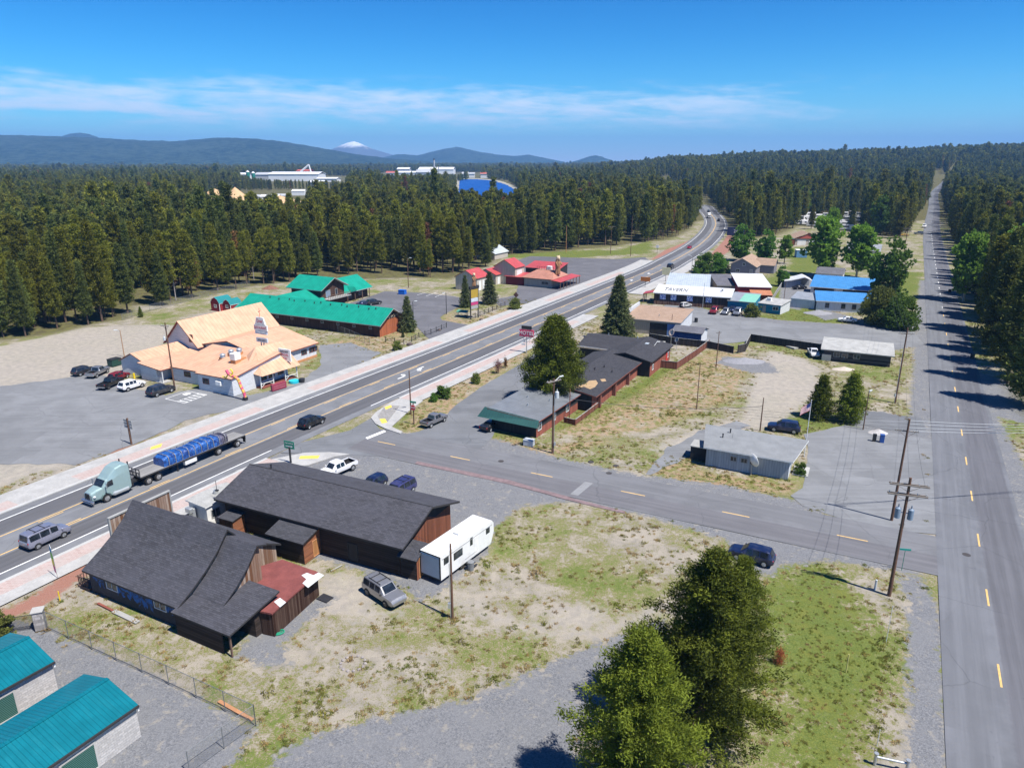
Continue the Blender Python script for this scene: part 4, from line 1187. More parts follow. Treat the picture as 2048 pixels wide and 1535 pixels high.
# third block with hipped end, and the wing towards the highway
A, B = G(1304, 724.5, 3.2), G(1347, 690, 3.2)
u3 = (B - A).normalized(); n3 = Vector((-u3.y, u3.x))
b = dict(o=A, u=u3, n=n3, L=(B - A).length, W=14.0, rz=math.atan2(u3.y, u3.x))
pk = to_local(b, (1250, 709.5), 4.6); le = to_local(b, (1197, 711), 3.2); print('motelC', b['L'], pk, le)
W = le.y; b['W'] = W; L = b['L']
t = house('motel_block', 'far motel block, dark gable roof with a skylight', 'building', b, gable(W, 3.2, 4.5, .5), M_shMot, [M_wMot, M_wMotD], .5, .5, M_trimD, .2, wmats=(0, 0, 0, 1))
opening(b, 'f', 1.4, 1.0, 1.0, 1.2); opening(b, 'f', L - 3.2, 1.0, 1.0, 1.2)
mb = MB(); sk = to_local(b, (1294, 689), 4.0); z_ = prof_z(b['prof'], sk.y); mb.box(sk.x, sk.y, z_ + .0, 1.1, .7, .12); mb.build('skylight', M_rSilver, t)
mb = MB(); mb.box(L * .8, .47, .1, 1.2, .05, 2.1); mb.build('red_door', plain('door_red', (.55, .03, .03), .5), t)
A, B = G(1152, 691, 3.0), G(1252, 702, 3.0)
b = rect((1156, 690), (1232, 699.5), (1170, 662), 3.0)
b = rect((1154, 690), (1240, 701), (1168, 663), 3.0)
L, W = b['L'] + 6, b['W'] * 1.0; b['L'] = L; print('motelD', L, W)
t = house('motel_wing', 'motel wing with dark shingle roof reaching towards the highway behind the round pine', 'building', b, gable(W, 3.0, 4.4), M_shMot, [M_wMotD, M_wTan], .7, .4, M_trimW, .2)
mb = MB(); mb.box(L * .42, -.02, 2.55, L * .82, .06, .28); mb.build('fascia', plain('fascia_tan', (.55, .45, .32), .7), t)
vents(b, [(L * .3, W * .52), (L * .72, W * .52)], h=.4)
# dishes and low fences behind the motel
for k, (px, r_, lab) in enumerate((((1341, 688), .85, 'grey satellite dish with orange face standing behind the far motel block'), ((1352, 694), .6, 'small dark satellite dish low behind the far motel block'))):
    g = G(px[0], px[1] + 8); t = thing('satellite_dish', lab, 'satellite dish', (g.x, g.y, 0), R(-60))
    mb = MB(); mb.cyl((0, 0, 0), (0, 0, 3.4 - k), .05, n=6); mb.build('mast', M_metal, t)
    mb = MB(); mb.lathe([(0, -.22), (r_ * .5, -.15), (r_, .1), (r_ * .98, .13), (r_ * .5, -.1), (0, -.17)], n=16)
    d = mb.build('dish', M_trimG if k else plain('dish_tan', (.62, .50, .42), .6), t); d.rotation_euler = (R(65), 0, 0); d.location = (0, 0, 3.6 - k)

# ------------------------------------------------------------------ tan roofed shop, blue shed, tavern and neighbours
b = rect((1262, 636), (1362, 645), (1376, 631), 3.6)
print('shop', b['L'], b['W'], HT((1362, 668), (1362, 645)))
b['o'] = b['o'] - b['u'] * 2; b['L'] += 2
b['W'] = (G(1290, 612, 3.6) - b['o']).dot(b['n']); L, W = b['L'], b['W']
t = house('shop_building', 'flat tan-roofed shop with a pale parapet wall and blue end bay near the spruce', 'building', b, [(0, 3.5), (W, 3.9)], M_shTan, [M_wTan, M_wWhiteV], .3, .3, M_trimG, .2, wmats=(0, 1, 0, 0))
mb = MB(); mb.box(L * .62, .27, .0, L * .30, .06, 2.9); mb.build('dark_front', M_wMotD, t)
mb = MB(); mb.box(L * .86, .27, .0, L * .18, .06, 2.9); mb.build('blue_front', plain('shop_blue', (.16, .27, .52), .7), t)
mb = MB(); mb.box(-.35, W / 2, 0, .35, W + 1, 4.6); mb.build('parapet', M_wWhiteV, t)
vents(b, [(L * .55, W * .3)], h=.5)
b = rect((1343, 661), (1405, 668), (1414, 657), 2.4)
print('blue shed', b['L'], b['W'])
house('shed', 'small deep-blue shed with a dark shingle roof behind the picket fence', 'shed', b, gable(max(3.6, b['W']), 2.4, 3.3), M_shGrey, [M_wBlueD, M_wWhiteV], .35, .3, M_trimD, .14, wmats=(0, 1, 0, 0))
b = rect((1306, 586), (1465, 596.5), (1472, 574), 4.6)
L, W = b['L'], b['W']; print('tavern', L, W, HT((1306, 612), (1308, 586)))
tv = b
zf, zb = 3.5, 4.7
b = rect((1306, 584.5), (1463, 595), (1472, 576), 3.5)
L = b['L']; W = max(8.5, (G(1290, 566, 4.7) - b['o']).dot(b['n'])); b['W'] = W; print('tavern2', L, W)
t = house('tavern', 'tavern with white painted metal roof lettered TAVERN and dark board walls', 'building', b, [(0, zf), (W, zb)], M_rWhite, [M_wTav, M_wTurq], .35, .3, M_trimW, .25, wmats=(0, 1, 0, 1))
sl = math.atan2(zb - zf, W)
tx = text_mesh('TAVERN', 3.0, M_dmetal, 'roof_lettering', t, .01, (L * .27, W * .45, prof_z(b['prof'], W * .45) + .03), (sl, 0, 0), .1); tx.scale = (.62, 1.35, 1)
mb = MB(); mb.box(L * .5, .32, 0, L - .7, .07, 1.0); mb.build('red_skirt', M_wRedD, t)
M_poster = NT('tavern_poster'); _n = M_poster.noise(3, 2); M_poster = M_poster.fin(M_poster.mix(M_poster.map(_n, .45, .55), (.10, .16, .55), (.75, .78, .85)), .6)
for x in (.13, .27, .48, .72):
    mb = MB(); mb.box(L * x, .30, 1.55, 1.7, .05, 1.5); mb.build('poster', M_poster, t)
mb = MB(); mb.add([(-3.4, W * .2, 2.6), (-.1, W * .2, 3.3), (-.1, W * .75, 3.3), (-3.4, W * .75, 2.6)], [(0, 1, 2, 3)]); mb.add([(-3.4, W * .2, 2.45), (-.1, W * .2, 3.15), (-.1, W * .75, 3.15), (-3.4, W * .75, 2.45)], [(3, 2, 1, 0)]); mb.build('porch_roof', M_rRed, t)
for y in (.22, .48, .73): mb = MB(); mb.cyl((-3.2, W * y, 0), (-3.2, W * y, 2.5), .12, n=7); mb.build('porch_post', M_rail, t)
vents(b, [(L * .86, W * .6)], h=.6, r=.3)
# turquoise additions
b2 = rect((1463, 599), (1510, 603), (1526, 591), 3.0); L2 = b2['L']
b2['o'] = b2['o'] - b2['u'] * 1.2; b2['L'] = L2 + 1.2
t = house('turquoise_annex', 'turquoise annex with half grey half green roof joined to the tavern', 'building', b2, [(0, 2.7), (max(6, b2['W']), 3.5)], M_rGrey, [M_wTurq], .2, .2, M_trimG, .18)
mb = MB(); mb.add([(L2 * .5, .05, 2.73), (L2 * 1.2, .05, 2.73), (L2 * 1.2, max(6, b2['W']) * .9, 3.42), (L2 * .5, max(6, b2['W']) * .9, 3.42)], [(0, 1, 2, 3)]); mb.build('green_roof_half', plain('green_roof_sheet', (.20, .46, .36), .6), t)
b3 = rect((1515, 603), (1563, 609), (1576, 600), 2.9); b3['W'] = max(6.0, b3['W']); L3 = b3['L']
t = house('turquoise_house', 'small turquoise house with pale flat roof and a white window', 'house', b3, [(0, 2.6), (b3['W'], 3.1)], M_rollW, [M_wTurq, M_wWhiteV], .2, .2, M_trimG, .18, wmats=(0, 1, 0, 0))
opening(b3, 'f', L3 * .62, 1.0, 1.6, 1.1); opening(b3, 'f', L3 * .2, .05, .95, 2.0, 'door', M_trimG, M_trimG)
mb = MB(); mb.box(L3 * .28, b3['W'] * .5, 2.8, 1.1, 1.0, .9); mb.build('roof_cooler', M_trimW, t)
b = rect((1330, 571), (1420, 575), (1425, 553), 3.6); b['W'] = max(9, b['W'])
house('metal_shop', 'long galvanised metal-roofed building just behind the tavern', 'building', b, [(0, 3.4), (b['W'], 4.3)], M_rSilver, M_wTan, .3, .3, M_trimG, .2)
b = rect((1434, 569), (1478, 570), (1480, 551), 3.0); b['W'] = max(8, b['W'])
house('grey_shed', 'low shed with dull grey flat roof between two white-roofed buildings', 'shed', b, [(0, 2.8), (b['W'], 3.4)], M_shGrey, M_wTan, .3, .3, M_trimG, .2)
b = rect((1476, 571), (1545, 573), (1548, 548), 4.2); b['W'] = max(8, (G(1482, 545, 5.2) - b['o']).dot(b['n'])); L = b['L']; W = b['W']
t = house('red_wall_house', 'red-walled house with a bright white metal roof and rust-brown porch roof', 'house', b, [(0, 4.0), (W, 5.0)], M_rWhite, plain('wall_barn_red', (.33, .03, .035), .8), .3, .3, M_trimW, .2)
pr = [(-4.5, 2.3), (-.2, 3.1)]
roof_mesh(L * .62, pr, L * .34, .15).build('porch_roof', [M_rCop, M_trimR], t)
wall_mesh(L * .36, L * .94, -4.0, .1, pr, .15, skip='b').build('porch_wall', [M_wRed], t)
# tan-roofed house with two gables
b = rect((1455, 543), (1495, 550), (1530, 530), 3.4)
A, B = G(1508, 545, 3.6), G(1545, 525, 3.6)
b = rect((1492, 549), (1542, 541), (1470, 524), 3.4)
b['o'] = G(1460, 552, 0) ; b['u'] = Vector((math.cos(R(61)), math.sin(R(61)))); b['n'] = Vector((-b['u'].y, b['u'].x)); b['rz'] = R(61); b['L'] = 17; b['W'] = 10
b['o'] = G(1512, 552); L = 17; W = 11
t = house('house', 'grey house with a tan shingle roof and crossing gables behind the tavern row', 'house', b, gable(W, 3.2, 6.2), M_shTan, [boards('wall_siding_grey', (.25, .24, .28), .25, False, .06)], .45, .5, M_trimG, .18)
pr = gable(7, 3.0, 5.3)
cm = roof_mesh(7.5, pr, 0, .16); cr = cm.build('cross_roof', [M_shTan, M_trimG], t); cr.location = (9.0, 2.5, 0); cr.rotation_euler = (0, 0, R(-90))
cw = wall_mesh(.1, 7.1, .4, 6.6, pr, .16, skip='l').build('cross_wall', [boards('wall_siding_grey2', (.25, .24, .28), .25, False, .06)], t); cw.location = (9.0, 2.5, 0); cw.rotation_euler = (0, 0, R(-90))
opening(b, 'l', 4.2, 3.4, 1.0, 1.2); opening(b, 'l', 2.0, .9, 1.4, 1.3); opening(b, 'l', 7.0, .2, 1.0, 2.0, 'door', M_trimW, M_trimG)
# white buildings with blue metal roofs
b = rect((1632, 600), (1752, 607), (1757, 594), 3.0); L = b['L'] + 2; b['L'] = L
print('blueB', L, b['W'], HT((1632, 613), (1632, 600)))
b['W'] = (G(1637, 580, 4.3) - b['o']).dot(b['n']) * 1.0; W = b['W']
t = house('blue_roof_building', 'nearer white building with a light blue metal roof and three dark windows', 'building', b, [(0, 2.9), (W, 4.2)], M_rBlue, M_wWhiteV, .4, .3, M_trimW, .18)
for x in (.13, .37, .53): opening(b, 'f', L * x, .9, 1.1, 1.4, frame=plain('frame_dark', (.05, .05, .08), .6))
vents(b, [(L * .83, W * .6)], h=.5, r=.2)
b = rect((1619, 572), (1756, 582), (1772, 558), 3.3); L = b['L']; b['W'] = W = (G(1625, 548.5, 5.0) - b['o']).dot(b['n'])
print('blueA', L, W)
t = house('blue_roof_building', 'longer white building with a bright blue metal roof, behind the one with three windows', 'building', b, [(0, 3.2), (W, 5.0)], M_rBlue, M_wWhiteV, .5, .4, M_trimW, .18)
mb = MB(); mb.box(L * .22, .42, 1.9, L * .3, .1, 1.0); mb.box(L * .68, .42, 1.9, L * .36, .1, 1.0); mb.build('dark_eave_band', M_trimD, t)
b = rect((1581, 595), (1631, 600), (1635, 580), 2.7); b['W'] = 8
house('grey_shed', 'plain grey metal-roofed shed butted against the nearer blue-roofed building', 'shed', b, [(0, 2.6), (8, 3.4)], M_rGrey, M_wWhiteV, .15, .15, M_trimW, .14)
b = rect((1570, 553), (1622, 558), (1626, 541), 3.0); b['W'] = 9.5; W = 9.5
A = G(1568, 553, 2.8); B = G(1600, 541, 3.6)
b = rect((1569, 560), (1626, 562), (1626, 545), 2.6); b['W'] = 7; L = b['L']
t = thing('carport_shed', 'white arched-roof shed with an open front left of the long blue roof', 'shed', (b['o'].x, b['o'].y, 0), b['rz'])
mb = MB(); pts = [(0, 2.4), (L * .25, 2.7), (L * .5, 3.3), (L * .7, 3.9), (L * .85, 3.3), (L, 2.6)]
for (x0, z0), (x1, z1) in zip(pts, pts[1:]):
    mb.quad((x0, 0, z0), (x1, 0, z1), (x1, 7, z1), (x0, 7, z0)); mb.quad((x0, 7, z0 - .1), (x1, 7, z1 - .1), (x1, 0, z1 - .1), (x0, 0, z0 - .1)); mb.quad((x0, 0, z0 - .25), (x1, 0, z1 - .25), (x1, 0, z1), (x0, 0, z0))
mb.build('roof', M_rWhite, t)
mb = MB(); mb.quad((L, 6.8, 0), (.1, 6.8, 0), (.1, 6.8, 2.3), (L, 6.8, 2.5)); mb.quad((.1, 6.8, 0), (.1, .1, 0), (.1, .1, 2.3), (.1, 6.8, 2.3)); mb.quad((.1, .6, 0), (L * .6, .6, 0), (L * .6, .6, 2.6), (.1, .6, 2.3)); mb.build('wall', M_wGreyV, t)
b = rect((1640, 548), (1698, 552), (1705, 540), 2.7); b['o'] = b['o'] + Vector((0, 4)); b['W'] = 9; L = b['L']
t = house('manufactured_house', 'pale manufactured house with a grey shingle gable roof behind the blue-roofed building', 'house', b, gable(9, 2.7, 4.3), M_shGrey, M_wWhite, .35, .3, M_trimW, .15)
b2 = dict(b)
# gable faces the camera: turn it a quarter
t.rotation_euler[2] += 0
for x in (.18, .62): opening(b, 'f', L * x, 1.0, 1.2, 1.1)
# ------------------------------------------------------------------ orange roofed restaurant
u_ = Vector((.453, .891)).normalized()
b = dict(o=Vector((-65.4, 143.0)), u=u_, n=Vector((-u_.y, u_.x)), L=23.5, W=10.6, rz=math.atan2(u_.y, u_.x))
res = b
t = house('restaurant', 'white restaurant with a big orange metal roof and several lower orange additions by the highway', 'restaurant', b, gable(10.6, 3.7, 8.9), M_rOrange, [M_wWhite], .5, .5, M_trimR, .2)
L, W = 23.5, 10.6
opening(b, 'l', 7.2, 4.6, 1.3, 1.7, frame=M_trimR)
mb = MB(); mb.box(5.5, 9.3, 5.0, 1.3, 1.3, 2.6); mb.build('chimney', M_metal, t)
def yv(v0, v1, z0, z1): return [(-v1, z1), (-v0, z0)]
# hall wing towards the highway
pr = [(-17.6, 3.15), (-7.0, 5.7), (.6, 4.2)]
roof_mesh(15.4, pr, 1.5, .2).build('wing_roof', [M_rOrange, M_trimR], t)
wall_mesh(2, 16.5, -17.0, 0.5, pr, .2, skip='b').build('wing_wall', [M_wWhiteV], t)
bb = dict(b, box=(2, 16.5, -17.0, .5))
for x in (9.9, 12.3, 12.9): opening(bb, 'f', x if x < 12.5 else 13.2, 1.3, 1.7, 1.1, frame=M_trimR)
mb = MB(); mb.box(9, -17.1, 0, 15, .15, .5); mb.build('plinth', M_trimO, t)
# low front block and left part, one long roof falling towards the parked cars
def mono(x0, x1, v0, v1, z0, z1, nm, walls=True, th=.18, wm=M_wWhite, skip=''):
    """roof falling towards -x: z0 at x0, z1 at x1"""
    mb = MB(); y0, y1 = -v1, -v0
    mb.quad((x0, y0, z0), (x1, y0, z1), (x1, y1, z1), (x0, y1, z0), 0)
    mb.quad((x0, y1, z0 - th), (x1, y1, z1 - th), (x1, y0, z1 - th), (x0, y0, z0 - th), 1)
    mb.quad((x0, y1, z0 - th), (x0, y0, z0 - th), (x0, y0, z0), (x0, y1, z0), 1)
    mb.quad((x0, y0, z0 - th), (x1, y0, z1 - th), (x1, y0, z1), (x0, y0, z0), 1)
    mb.quad((x1, y1, z1 - th), (x0, y1, z0 - th), (x0, y1, z0), (x1, y1, z1), 1)
    mb.build(nm + '_roof', [M_rOrange, M_trimR], t)
    if walls:
        mb = MB(); k = (z1 - z0) / (x1 - x0); a0, a1 = x0 + .4, x1 - .1; za, zb = z0 + .4 * k - th - .004, z1 - .1 * k - th - .004
        y0 += .25; y1 -= .25
        mb.quad((a0, y1, 0), (a0, y0, 0), (a0, y0, za), (a0, y1, za)); mb.quad((a0, y0, 0), (a1, y0, 0), (a1, y0, zb), (a0, y0, za)); mb.quad((a1, y1, 0), (a0, y1, 0), (a0, y1, za), (a1, y1, zb))
        mb.build(nm + '_wall', wm, t)
mono(-11.9, .8, 13.2, 22.6, 3.35, 5.35, 'kitchen')
mono(-10.0, .6, 3.9, 13.2, 2.85, 4.9, 'dining')
bb = dict(b, box=(-11.5, -.1, -22.35, -13.45))
opening(bb, 'l', 1.2, 1.35, 1.7, 1.1, frame=M_trimR)
mb = MB(); mb.box(-11.75, -19.2, 1.7, .6, 1.3, .8, bev=.04); mb.build('wall_cooler', M_trimW, t)
bb = dict(b, box=(-9.6, -.1, -13.0, -4.1)); opening(bb, 'l', 3.2, 1.2, 1.8, 1.1, frame=M_trimR)
# gabled entry at the left
pr = [(-3.9, 2.6), (2.2, 3.3), (2.3, 3.3)]
roof_mesh(12.2, [(-4.2, 2.65), (2.4, 3.4)], -12.3, .16).build('entry_roof', [M_rOrange, M_trimR], t)
wall_mesh(-11.9, -.4, -2.2, 2.2, [(-4.2, 2.65), (2.4, 3.4)], .16).build('entry_wall', [M_wWhite], t)
pr = [(1.6, 2.75), (6.0, 4.5), (10.0, 2.6)]
roof_mesh(11.0, pr, -11.0, .16).build('back_roof', [M_rOrange, M_trimR], t)
wall_mesh(-10.7, -.2, 2.0, 9.6, pr, .16).build('back_wall', [M_wWhite], t)
mb = MB()
for k in range(8): mb.box(-11.9, -2.5 - k * .2, .1, .06, .06, .9)
mb.box(-11.9, -3.2, 1.0, .08, 1.7, .08); mb.box(-11.9, -2.4, 0, .14, .14, 2.4); mb.box(-11.9, -4.0, 0, .14, .14, 2.4); mb.build('porch_rail', M_trimW, t)
mb = MB(); mb.box(-11.2, -3.2, 0, 2.0, 2.2, .12); mb.build('porch_floor', M_conc, t)
# steep porch roof facing the highway
rz0 = 6.5
pts = dict(a=(-1.6, -18.4, rz0), b_=(4.2, -19.4, rz0 - .1), c=(2.9, -25.2, 2.6), d=(-6.3, -24.4, 2.6), e=(-6.6, -20.2, 3.2), f=(-2.6, -16.5, 4.6), g=(4.6, -17.2, 4.0))
mb = MB()
def Q(*k): mb.add([pts[i] for i in k], [tuple(range(len(k)))])
Q('d', 'c', 'b_', 'a'); Q('e', 'd', 'a'); Q('e', 'a', 'f'); Q('b_', 'g', 'f', 'a'); Q('c', 'g', 'b_')
mb.build('porch_roof', [M_rOrange], t)
mb = MB()
for (x0, y0), (x1, y1) in (((-6.0, -23.6), (2.6, -24.4)),):
    for k in range(4):
        f = k / 3; mb.box(x0 + (x1 - x0) * f, y0 + (y1 - y0) * f, 0, .16, .16, 2.6)
    for k in (0, 2):
        f0, f1 = k / 3, (k + 1) / 3
        A = Vector((x0 + (x1 - x0) * f0, y0 + (y1 - y0) * f0, .9)); B = Vector((x0 + (x1 - x0) * f1, y0 + (y1 - y0) * f1, .9))
        mb.cyl(A, B, .07, n=4); mb.cyl(A + Vector((0, 0, -.7)), A.lerp(B, .35), .05, n=4); mb.cyl(B + Vector((0, 0, -.7)), A.lerp(B, .65), .05, n=4)
mb.build('porch_posts', M_trimW, t)
mb = MB(); mb.box(-1.8, -22.4, 0, 8.4, 3.2, .3); mb.build('porch_step', M_trimR, t)
mb = MB(); mb.quad((-5.6, -21.8, 0), (2.2, -22.4, 0), (2.2, -22.4, 3.1), (-5.6, -21.8, 3.1)); mb.build('porch_wall', M_wWhiteV, t)
bb = dict(b, box=(-5.6, 2.2, -22.35, -18))
for x in (.8, 2.8, 5.2): opening(bb, 'f', x, 1.0, 1.5, 1.2, frame=M_trimR)
# roof fans and cooler
for x, v in ((-4.6, 12.6), (-3.6, 13.9), (-2.6, 15.0)):
    z = 2.85 + (x + 10) / 10.6 * 2.05 if v < 13.2 else 3.35 + (x + 11.9) / 12.7 * 2
    mb = MB(); mb.box(x, -v, z - .2, 1.0, 1.0, .8); mb.build('fan_curb', M_trimO, t)
    mb = MB(); mb.cyl((x, -v, z + .6), (x, -v, z + 1.05), .55, .42, n=12); mb.cyl((x, -v, z + 1.05), (x, -v, z + 1.3), .62, .3, n=12); mb.build('roof_fan', M_metal, t)
mb = MB(); mb.box(-5.8, -17.4, 4.2, 1.3, 1.3, .7); mb.box(-4.6, -17.4, 4.3, 2.2, .8, .6); mb.build('cooler_stand', M_trimO, t)
mb = MB(); mb.box(-5.8, -17.4, 4.9, 1.5, 1.4, 1.3, bev=.06); mb.build('roof_cooler', M_trimW, t)
# board sign standing on the porch roof
mb = MB(); mb.box(1.2, -23.1, 3.6, .25, 3.0, 2.4); f = mb.build('board_sign', M_trimW, t); f.rotation_euler = (0, 0, 0)
RY = (R(90), 0, R(-90))
M_red = plain('sign_red', (.50, .035, .045), .5); M_blk = plain('sign_black', (.03, .03, .03), .5)
text_mesh('DINNER', .55, M_blk, 'lettering', f, .01, (1.06, -23.1, 5.5), RY); text_mesh('SPECIAL', .58, M_red, 'lettering', f, .01, (1.06, -23.1, 4.85), RY); text_mesh('PIE $3', .5, M_red, 'lettering', f, .01, (1.06, -23.1, 4.15), RY)
# pylon sign
g = loc_of(b, 2.0, -16.6)
t = thing('restaurant_sign', 'tall white stacked sign reading RESTAURANT on two posts through the orange roof', 'sign', (g.x, g.y, 0), b['rz'] - R(90))
t.scale = (.64, .64, .92)
mb = MB(); mb.box(-.55, 0, 0, .28, .28, 7.6); mb.box(.55, 0, 0, .28, .28, 7.6); mb.build('post', M_metal, t)
def panel(z, w, h, txt, mat=M_trimW, tm=M_red, ts=.8, skew=0):
    mb = MB(); mb.prism([(-w / 2, z), (w / 2, z), (w / 2 - skew, z + h), (-w / 2 + skew, z + h)], 0, .5); o = mb.build('sign_panel', mat, t)
    o.rotation_euler = (R(90), 0, 0); o.location = (0, .25, 0)
    if txt: text_mesh(txt, ts, tm, 'lettering', t, .01, (0, -.27, z + h / 2), (R(90), 0, 0))
panel(10.9, 4.2, 1.6, 'Diner', skew=.7, ts=1.1); panel(9.6, 5.4, 1.2, 'RESTAURANT', ts=.82); panel(8.8, 4.8, .7, 'FAMILY DINING', plain('sign_pale_blue', (.45, .52, .60), .5), M_trimW, .5); panel(7.0, 4.6, .95, 'OPEN DAILY', plain('sign_grey', (.62, .64, .66), .5), M_blk, .6)
mb = MB(); mb.cyl((0, 0, 12.5), (0, 0, 14.4), .06, n=6); mb.cyl((-.5, 0, 13.6), (.5, 0, 13.9), .06, n=6); mb.build('finial', M_red, t)

# ------------------------------------------------------------------ green roofed resort
A = G(760.4, 652, 3.0); u = Vector((math.cos(R(-26.3)), math.sin(R(-26.3)))); n = Vector((-u.y, u.x)); L = 47.5
b = dict(o=A - u * L, u=u, n=n, L=L, W=11.6, rz=R(-26.3))
t = house('lodge_building', 'long dark log lodge, green metal roof, cedar gable with antlers', 'building', b, gable(11.6, 3.0, 6.3), M_rGreen, [M_wCedarD, M_wCedar], .9, .9, M_trimG, .2, wmats=(0, 1, 0, 0))
for k in range(9): opening(b, 'f', 2.5 + k * 5.0, 1.7, .9, .7, frame=M_trimG)
for k in range(13): vents(b, [(8 + k * 2.9 + (k % 3) * .5, 11.6 / 2 - .9 - (k % 2) * .3)], h=.35, r=.12, mat=M_dmetal)
x1 = L - .9 + .03
mb = MB(); mb.add([(x1, 1.9, 3.75), (x1, 9.7, 3.75), (x1, 5.8, 5.85)], [(0, 1, 2)]); mb.build('gable_board', M_trimD, t)
mb = MB()
for k in range(10):
    y = 3.0 + k * .62; s_ = (-1) ** k
    mb.cyl((x1 + .1, y, 3.7 + .2 * (k % 3)), (x1 + .25, y + .4 * s_, 4.5 + .2 * (k % 2)), .06, .03, n=5); mb.cyl((x1 + .15, y + .2 * s_, 4.1), (x1 + .3, y - .3 * s_, 4.7), .05, .02, n=5)
mb.build('antler_display', plain('antler_bone', (.45, .36, .27), .8), t)
b = rect((571.4, 574), (642.8, 581.6), (691, 568.5), 6.0)
W = b['W']
t = house('lodge_building', 'two-storey dark lodge block with a green gable roof and an upper balcony', 'building', b, gable(W, 6.0, 8.95), M_rGreen, M_wCedarD, .9, 1.2, M_trimG, .2)
mb = MB(); mb.box(b['L'] + .3, W / 2, 3.2, 2.4, W - 2, .2); mb.build('balcony_floor', M_trimG, t)
mb = MB()
for k in range(14): mb.box(b['L'] + 1.4, 1.2 + k * (W - 2.4) / 13, 3.4, .08, .08, 1.0)
mb.box(b['L'] + 1.4, W / 2, 4.4, .1, W - 2, .1); mb.build('balcony_rail', M_rail, t)
opening(b, 'r', 2.0, 3.5, 2.0, 2.0, frame=M_trimG, fill=plain('glass_pale', (.20, .26, .34), .2)); opening(b, 'r', 6.0, 3.5, 1.0, 2.0, 'door', M_trimG, M_glass)
A = G(644, 598, 3.0); u = Vector((math.cos(R(63)), math.sin(R(63)))); n = Vector((-u.y, u.x))
b = dict(o=A, u=u, n=n, L=23.5, W=12.0, rz=R(63))
t = house('lodge_building', 'green-roofed lodge wing with a porch facing the car park', 'building', b, gable(12, 3.0, 6.6), M_rGreen, M_wCedarD, 1.6, .8, M_trimG, .2)
for k in range(7): mb = MB(); mb.cyl((1 + k * 3.5, .3, 0), (1 + k * 3.5, .3, 2.75), .13, n=7); mb.build('porch_post', M_rail, t)
for k in range(4): opening(b, 'f', 2.5 + k * 5, 1.0, 1.4, 1.2, frame=M_trimG)
mb = MB(); mb.add([(12.5, -.3, 3.1), (15.5, -.3, 3.1), (14, -.3, 4.5)], [(0, 1, 2)]); mb.add([(12.5, -.3, 3.1), (14, -.3, 4.5), (14, 2.6, 4.5)], [(0, 1, 2)]); mb.add([(15.5, -.3, 3.1), (14, 2.6, 4.5), (14, -.3, 4.5)], [(0, 1, 2)]); mb.build('dormer', M_rGreen, t)
b = dict(o=Vector((-58.5, 186.5)), u=u, n=n, L=14, W=13.0, rz=R(63))
house('lodge_building', 'green-roofed link between the long lodge and the two-storey block', 'building', b, gable(13, 3.0, 6.0), M_rGreen, M_wCedarD, .8, .3, M_trimG, .2)
b = dict(o=G(466, 617, 2.4), u=Vector((math.cos(R(-26)), math.sin(R(-26)))), n=Vector((-math.sin(R(-26)), math.cos(R(-26)))), L=9, W=6, rz=R(-26))
house('store_shed', 'low dark shed with a blue-green roof behind the two red barns', 'shed', b, gable(6, 2.4, 3.8), plain('roof_bluegreen', (.05, .27, .22), .5), M_wCedarD, .3, .3, M_trimG, .14)
for k, (px, s, lab) in enumerate((((431, 622), 1.15, 'red gambrel barn shed with white-framed window, the taller of a pair'), ((454, 623), 1.0, 'red gambrel barn shed with white-framed window, the shorter of a pair'))):
    g = G(*px); L, W = 4.2 * s, 3.3 * s
    u = Vector((math.cos(R(62)), math.sin(R(62)))); n = Vector((-u.y, u.x))
    b = dict(o=Vector((g.x, g.y)) - n * W / 2, u=u, n=n, L=L, W=W, rz=R(62))
    pr = [(0, 2.0 * s), (W * .2, 3.0 * s), (W * .5, 3.5 * s), (W * .8, 3.0 * s), (W, 2.0 * s)]
    t = house('barn_shed', lab, 'shed', b, pr, plain('roof_teal_shed', (.02, .20, .21), .5), boards('barn_red_%d' % k, (.30, .03, .035), .3, True, .1), .12, .15, M_trimW, .1)
    opening(b, 'l', W / 2 - .6, 1.0, 1.1, .9); 
    mb = MB(); mb.box(.08, .1, 0, .14, .14, 1.95 * s); mb.build('corner_board', M_trimW, t)

# ------------------------------------------------------------------ red roofed complex
u = Vector((math.cos(R(60)), math.sin(R(60)))); n = Vector((-u.y, u.x))
def redhouse(label, px, z, L, W, ze, zr, wall, roof=M_rRed, doors=0, name='storage_hall'):
    b = dict(o=G(*px, z), u=u, n=n, L=L, W=W, rz=R(60))
    t = house(name, label, 'building', b, gable(W, ze, zr), roof, wall, .3, .3, M_trimR, .18)
    for k in range(doors): opening(b, 'f', 1.2 + k * (L - 1.5) / doors, .05, (L - 2.5) / doors * .8, ze - 1.0, 'door', M_trimW, M_trimW)
    return b, t
redhouse('cream metal hall with a red gable roof, leftmost of the red-roofed group', (954, 556.5), 4.3, 8, 9, 4.2, 6.6, [M_wCream], doors=3)
redhouse('cream garage row with a red roof and white doors between two taller red halls', (992, 549.5), 3.5, 10, 8.5, 3.4, 5.2, [M_wCream], doors=4)
redhouse('tallest cream hall with a steep red roof in the red-roofed group', (1031, 535.5), 5.9, 7, 9, 5.8, 8.4, [M_wCream], doors=1)
b = rect((1049, 533), (1118, 538), (1121, 528), 3.2); b['W'] = 9
house('long_shed', 'low long shed with a bright red roof at the back of the red-roofed group', 'building', b, [(0, 3.0), (9, 4.4)], M_rRed, [M_trimD], .4, .3, M_trimR, .16)
b = rect((1042, 554), (1105.5, 559.5), (1150, 553), 3.0)
L, W = b['L'], 13.0; b['W'] = W; print('pavilion', L, W)
t = thing('gift_shop', 'tan shop with a faded red hipped roof and a covered walk along the highway', 'building', (b['o'].x, b['o'].y, 0), b['rz'])
